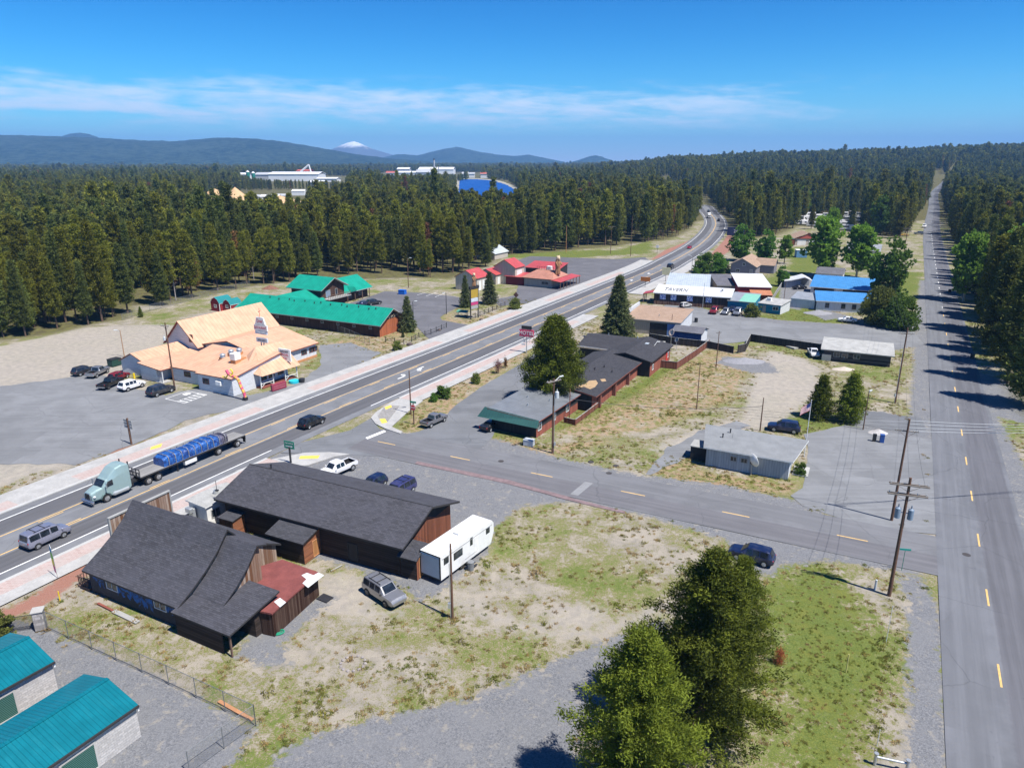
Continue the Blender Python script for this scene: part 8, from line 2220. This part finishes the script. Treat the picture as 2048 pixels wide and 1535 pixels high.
snag = trunk_mesh('trunk', 13, .16, M_snag, [(3 + .55 * k, k * 2.4, 1.5 - .07 * k, .25, .035) for k in range(17)])
def inpoly(px, X, Y): return sdf_poly(px, X, Y)
def forest_points():
    out = []
    rs = np.random.default_rng(99)
    bands = [(150, 480, 5.3), (480, 800, 6.8), (800, 1400, 9), (1400, 2600, 14), (2600, 5200, 25)]
    for y0, y1, sp_ in bands:
        xs = np.arange(-.80 * y1 - 20, .84 * y1 + 20, sp_); ys = np.arange(y0, y1, sp_)
        X, Y = np.meshgrid(xs, ys); X = X + rs.uniform(-.48, .48, X.shape) * sp_; Y = Y + rs.uniform(-.48, .48, Y.shape) * sp_
        X = X.ravel(); Y = Y.ravel()
        m = (np.abs(X / Y) < .84) & (Y > y0) & (Y < y1); X, Y = X[m], Y[m]
        out.append(np.stack([X, Y, np.full(len(X), sp_)], 1))
    P = np.concatenate(out); X, Y = P[:, 0], P[:, 1]
    d = np.full(len(X), -1e9)
    far = (Y > 1350)
    for p in (FOREST_L, FOREST_M, FOREST_R): d = np.maximum(d, sdf_poly(p, X, Y))
    keep = (d > .5) | far | ((X < -220) & (Y > 190))
    clear = [[(905,412),(913,366),(950,355),(1010,361),(1030,371),(1044,402),(1030,414)], [(415,384),(600,379),(700,383),(705,404),(640,430),(470,438),(412,432)], [(495,352),(700,352),(705,378),(540,377),(500,368)], [(705,346),(965,343),(965,356),(920,360),(700,360)],
             [(1590,455),(1610,430),(1720,432),(1730,462)], [(1230,505),(1240,478),(1275,470),(1290,486)], [(1560,480),(1620,440),(1640,500),(1570,540)], [(232,600),(300,570),(330,585),(300,615),(240,625)], [(560,580),(600,556),(700,548),(830,550),(830,570)], [(1060,520),(1180,490),(1240,490),(1240,520)], [(970,522),(1010,516),(1030,525),(990,532)]]
    for p in clear: keep &= ~(sdf_poly(p, X, Y) > 0)
    def dist_line(L):
        A = np.array([(p.x, p.y) for p in L]); best = np.full(len(X), 1e9)
        for (ax, ay), (bx, by) in zip(A[:-1], A[1:]):
            ex, ey = bx - ax, by - ay; t = np.clip(((X - ax) * ex + (Y - ay) * ey) / (ex * ex + ey * ey + 1e-9), 0, 1)
            best = np.minimum(best, (X - ax - t * ex) ** 2 + (Y - ay - t * ey) ** 2)
        return np.sqrt(best)
    keep &= dist_line(HW) > np.where(Y > 640, 4, np.where(Y > 560, 9, 14)); keep &= dist_line(RR) > np.where(Y > 420, 6.5, 9.5)
    # the stand is uneven: thin spots and clearings
    dens = np.array([mnoise.noise(Vector((x * .012, y * .012, 3))) for x, y in zip(X, Y)])
    keep &= rs.uniform(0, 1, len(X)) < np.where(Y < 900, .86 + .35 * dens, 1)
    return P[keep], d[keep]
FP, FD = forest_points()
rs = np.random.default_rng(5)
n = len(FP); FX, FY = FP[:, 0], FP[:, 1]
nz_ = np.array([mnoise.noise(Vector((x * .009, y * .009, 9))) for x, y in zip(FX, FY)])
right = FX / FY > .27
hgt = np.where(right, rs.normal(20.5, 3.2, n), rs.normal(18.3, 3.2, n)) * (1 + .16 * nz_)
hgt = np.clip(hgt, 9, 28) * np.where(rs.uniform(0, 1, n) < .03, 1.3, 1)
dark = rs.uniform(0, 1, n) < np.where(right, .62, .22 + .40 * (nz_ > .12))
kind = np.where(dark, rs.choice([2, 3], n), rs.choice([0, 1, 4, 0], n))
kind = np.where(rs.uniform(0, 1, n) < .018, 7, kind)
kind = np.where((FY > 900) & (kind < 7), np.where(dark, 6, 5), kind)
wid = rs.uniform(.75, 1.05, n) * np.where(FP[:, 2] > 12, 1.0 + FP[:, 2] / 22, 1)
rot = rs.uniform(0, 6.28, n)
gz = hill_h(FX, FY)
px = np.array([PX(x, y, z + h * .6) for x, y, z, h in zip(FX, FY, gz, hgt)])
vis = (px[:, 0] > -10) & (px[:, 0] < 2060)
low = ((px[:, 0] > 895) & (px[:, 0] < 1040) & (FY > 520) & (FY < 1000)) | ((px[:, 0] > 395) & (px[:, 0] < 615) & (FY > 420) & (FY < 640)) | ((px[:, 0] > 480) & (px[:, 0] < 690) & (FY > 760) & (FY < 1600)) | ((px[:, 0] > 760) & (px[:, 0] < 930) & (FY > 1000) & (FY < 1950))
hgt = np.where(low, np.minimum(hgt * .68, 13.5), hgt)
# nearest trees that can be seen stand as trees of their own
score = np.where(vis & (FY < 900), FY + np.maximum(FD, 0) * 1.5, 1e9)
order = np.argsort(score)[:292]
single = np.zeros(n, bool); single[order] = True
ZONES = {'L': 'pine at the front of the dense forest on the left beyond the car parks', 'M': 'tall dark pine between the highway bend and the side road', 'R': 'tall dark pine lining the right side of the side road'}
ZG = {'L': 'pines at the front of the left forest', 'M': 'pines between the two roads', 'R': 'pines along the right of the side road'}
for i in order:
    q = FX[i] / FY[i]; z = 'L'
    g = Vector((FX[i], FY[i]))
    if q > .2:
        s_, o_ = near_s(RR, RRs, g); sh, oh = near_s(HW, HWs, g)
        z = 'R' if o_ < 0 else ('M' if oh < 0 else 'L')
    s = hgt[i] / 15
    plant(PRN[int(kind[i])] if kind[i] < 5 else PRB, 'pine_tree', ZONES[z], 'tree', (FX[i], FY[i]), s * wid[i], rot[i], ZG[z], s)
for k, (px_, h_) in enumerate((((352, 600), 14), ((508, 560), 11), ((720, 520), 12), ((1085, 488), 12), ((850, 490), 13), ((180, 570), 12), ((445, 555), 13), ((620, 500), 14), ((960, 470), 14), ((330, 520), 13), ((1180, 470), 13))):
    g = G(*px_); t = thing('dead_tree', 'bare grey dead tree standing among the green forest pines', 'tree', (g.x, g.y, 0), k, 'dead grey trees in the forest'); t.scale = (h_ / 13,) * 3
    o = bpy.data.objects.new('trunk', snag); COL.objects.link(o); link_child(o, t)
for k, (b_, top, kk) in enumerate((((1988, 706), (1984, 500), 2), ((2012, 765), (2008, 520), 3), ((2052, 812), (2050, 560), 2), ((1972, 662), (1965, 470), 0), ((2038, 735), (2040, 500), 4), ((1996, 672), (2005, 455), 3), ((2075, 760), (2078, 520), 0))):
    g = G(*b_); s = HT(b_, top) / 15; plant(PRN[kk], 'pine_tree', 'big sunlit pine at the front of the row right of the side road', 'tree', (g.x, g.y), s * 1.15, k * 1.3, 'big pines at the front right of the side road', s)
for k, (b_, h_) in enumerate((((1622, 458), 15), ((1655, 466), 13), ((1702, 460), 16), ((1736, 452), 17), ((1606, 443), 16), ((1680, 446), 15))):
    g = G(*b_); plant(PRN[k % 5], 'pine_tree', 'pine standing among the parked caravans', 'tree', (g.x, g.y), h_ / 15, k, 'pines among the caravans')
# pines just right of the picture, whose shadows fall on the side road
for k, (x, y, h_) in enumerate(((64.5, 58.5, 14), (66, 45.5, 13), (92, 88, 12))):
    plant(PRN[2], 'pine_tree', 'pine just outside the right edge beside the near end of the side road', 'tree', (x, y), h_ / 15, k, 'pines just outside the right edge', h_ / 15)
# all the others: one stand, instanced from a handful of tree shapes
rest = ~single
def scatter(fo, protos):
    ng = bpy.data.node_groups.new('scatter', 'GeometryNodeTree')
    for io in ('INPUT', 'OUTPUT'): ng.interface.new_socket('Geometry', in_out=io, socket_type='NodeSocketGeometry')
    N = ng.nodes; Lk = ng.links.new
    gi = N.new('NodeGroupInput'); go = N.new('NodeGroupOutput'); iop = N.new('GeometryNodeInstanceOnPoints'); jn = N.new('GeometryNodeJoinGeometry')
    Lk(gi.outputs[0], iop.inputs['Points'])
    for p in reversed(protos):
        oi = N.new('GeometryNodeObjectInfo'); oi.inputs['Object'].default_value = p; oi.inputs['As Instance'].default_value = True
        Lk(oi.outputs['Geometry'], jn.inputs[0])
    Lk(jn.outputs[0], iop.inputs['Instance']); iop.inputs['Pick Instance'].default_value = True
    def na(nm, ty):
        a = N.new('GeometryNodeInputNamedAttribute'); a.data_type = ty; a.inputs['Name'].default_value = nm; return a.outputs['Attribute']
    Lk(na('kind', 'INT'), iop.inputs['Instance Index'])
    cr_ = N.new('ShaderNodeCombineXYZ'); Lk(na('rot', 'FLOAT'), cr_.inputs[2]); e2r = N.new('FunctionNodeEulerToRotation'); Lk(cr_.outputs[0], e2r.inputs[0]); Lk(e2r.outputs[0], iop.inputs['Rotation'])
    cs_ = N.new('ShaderNodeCombineXYZ'); sw = na('sw', 'FLOAT'); Lk(sw, cs_.inputs[0]); Lk(sw, cs_.inputs[1]); Lk(na('sz', 'FLOAT'), cs_.inputs[2]); Lk(cs_.outputs[0], iop.inputs['Scale'])
    Lk(iop.outputs[0], go.inputs[0])
    md = fo.modifiers.new('scatter', 'NODES'); md.node_group = ng
def cloud(name, co, **at):
    me = bpy.data.meshes.new(name); me.vertices.add(len(co)); me.vertices.foreach_set('co', co.ravel().astype(np.float32))
    for nm, arr in at.items():
        i_ = nm == 'kind'; a = me.attributes.new(nm, 'INT' if i_ else 'FLOAT', 'POINT'); a.data.foreach_set('value', arr.astype(np.int32 if i_ else np.float32))
    o = bpy.data.objects.new(name, me); COL.objects.link(o); return o
fo = cloud('pine_forest', np.stack([FX, FY, gz - .05], 1)[rest], kind=kind[rest], rot=rot[rest], sz=(hgt / 15)[rest], sw=(hgt / 15 * wid)[rest])
tag(fo, 'dense pine forest filling the land behind the town', 'forest', kind='stuff')
protos = []
for c_, t_ in PR + PRlow + [PRB]:
    import bmesh
    bm = bmesh.new(); bm.from_mesh(c_); nf = len(bm.faces); bm.from_mesh(t_)
    bm.faces.ensure_lookup_table()
    for f in bm.faces[nf:]: f.material_index = 1
    m_ = bpy.data.meshes.new('forest_tree'); bm.to_mesh(m_); bm.free(); m_.materials.append(c_.materials[0]); m_.materials.append(M_bark)
    protos.append(bpy.data.objects.new('forest_tree', m_))
scatter(fo, protos)
# tufts of grass and weeds on the rough ground
tuft_m = [foliage('grass_dry', (.30, .24, .115), .35, .01, .3), foliage('grass_olive', (.19, .195, .055), .4, .01, .3), foliage('grass_green', (.135, .175, .034), .4, .01, .3)]
tp = []
for k in range(6):
    r2 = np.random.default_rng(200 + k); m_ = 26
    tp.append(bpy.data.objects.new('grass_tuft', leaf_mesh('grass_tuft', r2.normal(0, .16, (m_, 3)) * np.array([1, 1, .1]) + np.array([0, 0, .05]), np.tile(np.array([[0, 0, 1.1]]), (m_, 1)) + r2.normal(0, .5, (m_, 3)), 2, .26, .05, .3, tuft_m[k % 3], r2, .03)))
r2 = np.random.default_rng(77); m_ = 130000
X = r2.uniform(-75, 130, m_); Y = 28 + 190 * r2.uniform(0, 1, m_) ** 1.5
def area(nm): return np.max([sdf_poly(p, X, Y) for p in AREA[nm]], 0)
lush_ = area('lush'); ok = (area('gravel') < r2.normal(-.2, .5, m_)) & (area('sand') < r2.normal(0, 1, m_)) & (area('cinder') < 0)
LOTS = [[(1618,900),(1608,868),(1690,850),(1835,878),(1848,935),(1848,1020),(1790,1050),(1700,1038),(1580,990)], [(-60,780),(200,745),(420,770),(640,735),(640,690),(760,705),(560,796),(252,893),(-60,930)], [(690,610),(770,582),(945,600),(900,622),(938,650),(868,688),(740,612)], [(805,868),(960,775),(1080,700),(1140,700),(1080,760),(985,872),(885,900)], [(1280,645),(1345,600),(1440,628),(1700,652),(1850,690),(1420,690)], [(560,905),(742,836),(850,875),(960,900),(760,912)]]
for p in LOTS: ok &= sdf_poly(p, X, Y) < -.2
def offs(P, d0, d1):
    A = np.array([tuple(p) for p in P]); j = np.argmin((X[:, None] - A[None, ::2, 0]) ** 2 + (Y[:, None] - A[None, ::2, 1]) ** 2, 1) * 2; j = np.minimum(j, len(A) - 2)
    e = A[j + 1] - A[j]; e /= np.linalg.norm(e, axis=1, keepdims=True) + 1e-9; o = (X - A[j, 0]) * -e[:, 1] + (Y - A[j, 1]) * e[:, 0]; al = (X - A[j, 0]) * e[:, 0] + (Y - A[j, 1]) * e[:, 1]
    return ~((o > d0) & (o < d1) & (al < 12) & (al > -12))
ok &= offs(HW, -12.8, 13.4) & offs(ST, -5.2, 4.9) & offs(RR, -5.5, 4.8)
nn_ = np.array([mnoise.noise(Vector((x * .35, y * .35, 2))) + .7 * mnoise.noise(Vector((x * .09, y * .09, 6))) for x, y in zip(X, Y)])
ok &= r2.uniform(0, 1, m_) < np.clip(.30 + .75 * nn_ + .35 * (lush_ > 0), 0, 1)
X, Y, nn_, lush_ = X[ok], Y[ok], nn_[ok], lush_[ok]; m_ = len(X)
g_ = nn_ + r2.normal(0, .35, m_) + .3 * (lush_ > 0); kk = np.where(g_ > .55, 2, np.where(g_ > .15, 1, 0)) + 3 * r2.integers(0, 2, m_); sz_ = r2.uniform(.35, 1.0, m_) * np.where(lush_ > 0, .6, 1) * np.where(r2.uniform(0, 1, m_) < .04, 1.8, 1)
gt = cloud('grass', np.stack([X, Y, np.full(m_, -.03)], 1), kind=kk, rot=r2.uniform(0, 6.28, m_), sz=sz_ * .8, sw=sz_)
scatter(gt, tp); tag(gt, 'tufts of dry and green grass and weeds on the rough lots', 'grass', kind='stuff')
# ------------------------------------------------------------------ far land
def ridge(name, prof, D, front, back, mat, rows=18, rough=.0, seed=0):
    """hill whose crest follows surveyed sight-line heights at distance D"""
    xs = np.array([p[0] for p in prof]); ys = np.array([p[1] for p in prof])
    n = max(40, int((xs[-1] - xs[0]) / 5)); sx = np.linspace(xs[0], xs[-1], n); sy = np.interp(sx, xs, ys)
    V = []; F_ = []
    for i, (x, y) in enumerate(zip(sx, sy)):
        c = XZ(x, y, D); hh = max(0, c.z)
        for j in range(rows + 1):
            f = j / rows; k = math.sin(math.pi * min(1, f)) ** 1.3 if f != .5 else 1
            Y = D - front + (front + back) * f; X = c.x / D * Y
            w = mnoise.noise(Vector((X * .0016, Y * .0016, seed))) * .10 + mnoise.noise(Vector((X * .006, Y * .006, seed))) * .035
            z = hh * k * (1 + w * (1 - k) * 2) + rough * mnoise.noise(Vector((X * .02, Y * .02, seed))) * (k > .05)
            V.append((X, Y, max(-2, z - 2 * (1 - k))))
    for i in range(n - 1):
        for j in range(rows): a = i * (rows + 1) + j; F_.append((a, a + rows + 1, a + rows + 2, a + 1))
    mb = MB(); mb.add(V, F_, 0, True); o = mb.build(name, mat, uv=False)
    return tag(o, kind='structure')
t = NT('forested_hill'); a = t.noise(.022, 6, .75); b_ = t.noise(.003, 4)
M_hill = t.fin(t.mix(t.map(t.math('ADD', t.math('MULTIPLY', a, .8), t.math('MULTIPLY', b_, .2)), .42, .58), (.014, .032, .034), (.052, .082, .072)), 1.0, a, 1.0, 14, spec=0)
ridge('hills', [(-420, 258), (-200, 262), (0, 268), (80, 270), (200, 274.5), (300, 280), (350, 281), (395, 277), (440, 273.5), (500, 275), (560, 281), (620, 291), (700, 306), (770, 316), (860, 323)], 5000, 1500, 2000, M_hill, 22, 5, 1)
ridge('hills', [(105, 282), (125, 272), (140, 267.5), (160, 265.5), (178, 268), (192, 273), (215, 284)], 7200, 900, 900, M_hill, 12, 4, 2)
ridge('hills', [(735, 324), (770, 314), (795, 308.5), (815, 309), (835, 311), (862, 304), (890, 297.5), (912, 294), (922, 295), (955, 303), (1000, 310), (1030, 312), (1058, 309.5), (1080, 314), (1130, 324)], 7800, 1500, 1500, M_hill, 14, 4, 3)
ridge('hills', [(1140, 325), (1160, 319), (1178, 313), (1190, 310.5), (1203, 313), (1216, 318), (1235, 325)], 7000, 800, 800, M_hill, 12, 4, 4)
t = NT('snow_and_rock'); a = t.noise(.006, 6, .7, dist=1); sp = t.n('ShaderNodeSeparateXYZ'); t.l(t.co(), sp.inputs[0])
f = t.map(t.math('MULTIPLY_ADD', a, 170, sp.outputs[2]), 262, 335)
M_snow = t.fin(t.mix(f, (.10, .12, .15), (.86, .88, .9)), .8)
ridge('hills', [(630, 318), (655, 303), (672, 295), (685, 289.5), (696, 285.5), (708, 283), (718, 286), (728, 291), (745, 298), (765, 304), (800, 314)], 9900, 900, 700, M_snow, 16, 0, 5)
# lake
px_ = [(914,412),(918,372),(919,358.5),(955,358.5),(985,361),(1003,366),(1016,371),(1025,376),(1042,400),(1038,416)]
t = NT('lake_water'); wv = t.noise(.08, 4, .6)
M_lake = t.fin(t.mix(t.map(wv, .35, .65), (.006, .055, .25), (.012, .09, .34)), .55, wv, .25, .4, spec=.08)
sheet('lake', px_, .15, M_lake, 3, 12)
sheet('lake_shore', [(905,416),(910,372),(914,357),(955,357),(988,359),(1008,364),(1022,369),(1034,375),(1056,402),(1050,420)], .08, plain('shore_sand', (.34, .32, .25), .95, .2, .05), 3, 14)
# mills
M_mw = plain('mill_white', (.72, .73, .74), .6, .06, .05); M_mg = plain('mill_grey', (.42, .43, .45), .7, .1, .05); M_mr = plain('mill_red', (.42, .10, .07), .7)
def block_px(name, label, cat, x0, x1, ytop, D, depth, mw, mr, rise=.0, extra=None):
    A = XZ(x0, ytop, D); B = XZ(x1, ytop, D); h = A.z; w = B.x - A.x
    t = thing(name, label, cat, ((A.x + B.x) / 2, D, 0), 0)
    mb = MB(); mb.box(0, depth / 2, 0, w, depth, h - rise); mb.build('wall', mw, t)
    pr = [(-1, h - rise + .05), (depth / 2, h + .1), (depth + 1, h - rise + .05)]
    roof_mesh(w + 2, pr, -w / 2 - 1, .6).build('roof', [mr, mw], t)
    if extra: extra(t, w, h, depth)
    return t
def conv(t, w, h, d):
    mb = MB(); mb.cyl((w * .12, 10, h), (w * .30, 10, h + 14), 1.6, n=6); mb.cyl((w * .30, 10, h + 14), (w * .33, 10, h), 1.6, n=6); mb.build('conveyor', M_mw, t)
block_px('mill_building', 'long white mill shed far behind the forest, with an inclined conveyor on top', 'building', 536, 636, 344, 1500, 60, M_mw, M_mw, 4, conv)
block_px('mill_building', 'low white mill building right of the long mill shed', 'building', 632, 672, 355, 1450, 40, M_mw, M_mw, 2)
block_px('mill_building', 'rounded pale mill building in front of the low white one', 'building', 618, 645, 361, 1250, 30, M_mg, M_mw, 3)
block_px('mill_building', 'red-roofed mill block behind the long mill shed', 'building', 592, 618, 339, 1640, 40, M_mr, M_mr, 3)
block_px('mill_building', 'grey sloping mill building left of the long mill shed', 'building', 508, 538, 345, 1520, 40, M_mg, M_mg, 4)
block_px('mill_building', 'small white mill tank house at the left end of the far mill', 'building', 476, 492, 345.5, 1500, 30, M_mw, M_mw, 3)
for x, y0, lab, m in ((495, 341, 'green-topped silo at the far left mill, taller of two', plain('silo_green', (.02, .20, .13), .6)), (506, 343, 'green-topped silo at the far left mill, shorter of two', plain('silo_green', (.02, .20, .13), .6))):
    c_ = XZ(x, y0, 1480); t = thing('silo', lab, 'silo', (c_.x, 1480, 0)); mb = MB(); mb.cyl((0, 0, 0), (0, 0, c_.z - 3), 3.5, n=14); mb.build('tank', m, t); mb = MB(); mb.cyl((0, 0, c_.z - 3), (0, 0, c_.z), 3.7, .8, n=14); mb.build('cap', M_mw, t)
block_px('mill_building', 'big white-roofed mill hall by the far lake', 'building', 836, 906, 334.5, 1900, 80, M_mw, M_mw, 5)
block_px('mill_building', 'lower white mill annex left of the big hall by the lake', 'building', 795, 850, 342.5, 1860, 50, M_mw, M_mw, 3)
block_px('mill_building', 'grey gabled mill building in front of the big hall by the lake', 'building', 832, 868, 339.5, 1840, 30, M_mg, M_mg, 6)
block_px('mill_building', 'pale stepped mill building left of the chimney', 'building', 794, 818, 335, 1930, 40, M_mg, M_mw, 4)
block_px('far_house', 'far red-roofed house left of the lakeside mill', 'house', 772, 790, 342.5, 1900, 20, M_mw, M_mr, 4)
block_px('far_house', 'far pale house with a red roof behind the lake shore', 'house', 961, 975, 345, 1750, 14, M_mw, M_mr, 3)
block_px('far_house', 'far grey house right of the lakeside mill', 'house', 924, 936, 344, 1780, 16, M_mw, M_mg, 4)
block_px('far_house', 'far white house nearest the pale red-roofed one', 'house', 938, 949, 345, 1780, 16, M_mw, M_mg, 3)
block_px('far_building', 'long low white roof glimpsed through the far forest', 'building', 702, 730, 348, 1700, 20, M_mw, M_mw, 2)
for x, y0, r_, lab in ((868, 317.5, 2.6, 'tall pale mill chimney above the lakeside hall'), (877, 331, 1.6, 'short pale mill chimney beside the tall one')):
    c_ = XZ(x, y0, 1895); t = thing('chimney', lab, 'chimney', (c_.x, 1895, 0)); mb = MB(); mb.cyl((0, 0, 0), (0, 0, c_.z), r_, r_ * .75, n=14); mb.build('stack', M_mg, t); mb = MB(); mb.cyl((0, 0, c_.z - 3), (0, 0, c_.z + .2), r_ * .85, r_ * .8, n=14); mb.build('cap', M_trimD, t)
# sawdust heaps and yard
M_saw = plain('sawdust', (.56, .37, .20), .95, .14, .05)
for px2, w, d, h_, lab in (((432, 403), 34, 18, 13, 'long tan sawdust heap far behind the left forest'), ((473, 404), 18, 16, 15, 'peaked tan sawdust heap right of the long one'), ((560, 405), 28, 14, 7, 'low tan heap in the far timber yard')): pile(lab, px2, w, d, h_, M_saw)
for px2, w, h_, m, lab in (((520, 401), 20, 6, M_mw, 'white-roofed shed in the far timber yard'), ((508, 399), 12, 5, M_mg, 'grey shed at the left of the far timber yard'), ((545, 397), 16, 5, M_mg, 'dark open shed in the far timber yard'), ((583, 391), 16, 7, M_mw, 'small white shed at the right of the far timber yard')):
    g = G(*px2); b = dict(o=g, u=Vector((1, 0)), n=Vector((0, 1)), L=w, W=12, rz=0); house('yard_shed', lab, 'shed', b, gable(12, h_ - 2, h_), m, m, .3, .3, M_mg, .3)
# houses and caravans behind the trees
b = dict(o=G(1588, 490), u=Vector((1, 0)), n=Vector((0, 1)), L=13, W=12, rz=R(-4))
b['u'] = Vector((math.cos(R(-4)), math.sin(R(-4)))); b['n'] = Vector((-b['u'].y, b['u'].x))
t = thing('garage', 'garage with a red gable and pale orange roof among the aspens', 'garage', (b['o'].x, b['o'].y, 0), b['rz'])
mb = MB(); mb.box(6.5, 6, 0, 12, 11.5, 3.4); mb.build('wall', M_wCream, t)
mb = MB(); V = [(-.4, -.6, 3.3), (13.4, -.6, 3.3), (6.5, -.6, 6.2), (-.4, 12, 3.3), (13.4, 12, 3.3), (6.5, 12, 6.2)]; mb.add(V, [(0, 2, 5, 3), (2, 1, 4, 5)]); mb.build('roof', M_shTan, t)
mb = MB(); mb.add([(.4, -.2, 3.3), (12.6, -.2, 3.3), (6.5, -.2, 5.9)], [(0, 1, 2)]); mb.build('gable', M_mr, t)
for x in (3.6, 9.2): mb = MB(); mb.box(x, .2, 0, 4.2, .1, 2.7); mb.build('garage_door', M_trimW, t)
boxthing('shed', 'small blue shed on the lawn before the red-gabled garage', 'shed', (1601, 514), 4.5, 4, 3.2, plain('shed_blue', (.14, .30, .52), .7), -10, lid=M_trimW)
boxthing('shed', 'small green-roofed shed left of the red-gabled garage', 'shed', (1578, 490), 4, 4, 3.2, M_wRed, -10, lid=M_rGreenD)
g = G(1690, 512); b = dict(o=g, u=Vector((.87, -.5)), n=Vector((.5, .87)), L=14, W=9, rz=math.atan2(-.5, .87)); house('house', 'pale house half hidden behind the tall aspen', 'house', b, gable(9, 3, 5.5), M_rGrey, M_wWhite, .4, .4, M_trimW, .2)
g = G(2046, 612); b = dict(o=g, u=Vector((.87, -.5)), n=Vector((.5, .87)), L=12, W=9, rz=math.atan2(-.5, .87)); house('house', 'white-roofed house at the right edge behind the pines', 'house', b, gable(9, 3, 4.6), M_rWhite, M_wWhite, .4, .4, M_trimW, .2)
rv = None; rsv = random.Random(3)
RVP = [(x, y) for y, xs in ((449, (1603, 1615, 1628, 1641, 1655, 1668, 1681, 1694)), (441, (1608, 1622, 1636, 1650, 1664, 1678, 1692, 1706, 1718)), (434, (1620, 1636, 1652, 1668, 1684, 1700, 1714)), (459, (1688, 1700, 1742, 1752))) for x in xs]
for k, (x, y) in enumerate(RVP):
    g = G(x + rsv.uniform(-5, 5), y + rsv.uniform(-4, 4)); a_ = rsv.choice((62, -28, 20)) + rsv.uniform(-22, 22); lab = 'white caravan parked in the crowded caravan ground among the trees'
    if rv is None:
        rv = thing('caravan', lab, 'caravan', (g.x, g.y, 0), R(a_), 'caravans among the trees')
        mb = MB(); mb.box(0, 0, .5, 8, 2.5, 2.7, bev=.15); mb.build('body', Pwht, rv); mb = MB(); mb.box(.5, -1.26, 1.6, 5.5, .04, .8); mb.box(.5, 1.26, 1.6, 5.5, .04, .8); mb.build('window_band', M_glassC, rv); mb = MB(); mb.box(0, 0, .2, 6, 1.8, .35); mb.build('chassis', M_blackp, rv)
    else:
        c_ = copy_tree(rv); c_.location = (g.x, g.y, 0); c_.rotation_euler = (0, 0, R(a_)); s_ = rsv.uniform(.8, 1.15); c_.scale = (s_, s_, rsv.uniform(.9, 1.15))
# ------------------------------------------------------------------ the air
mb = MB(); mb.box(0, 8000, -3.5, 31400, 17000, 520)
hb = mb.build('haze', plain('x', (1, 1, 1)), uv=False); tag(hb, 'thin blue air over the whole valley', 'haze', kind='stuff')
hm = bpy.data.materials.new('air'); hm.use_nodes = True; ht_ = hm.node_tree
for q in list(ht_.nodes): ht_.nodes.remove(q)
ho = ht_.nodes.new('ShaderNodeOutputMaterial'); pv = ht_.nodes.new('ShaderNodeVolumePrincipled')
pv.inputs['Color'].default_value = (.24, .52, 1.0, 1); pv.inputs['Density'].default_value = 1.1e-4; pv.inputs['Anisotropy'].default_value = 0.0
ht_.links.new(pv.outputs[0], ho.inputs['Volume'])
hb.data.materials.clear(); hb.data.materials.append(hm)
hb.display_type = 'WIRE'
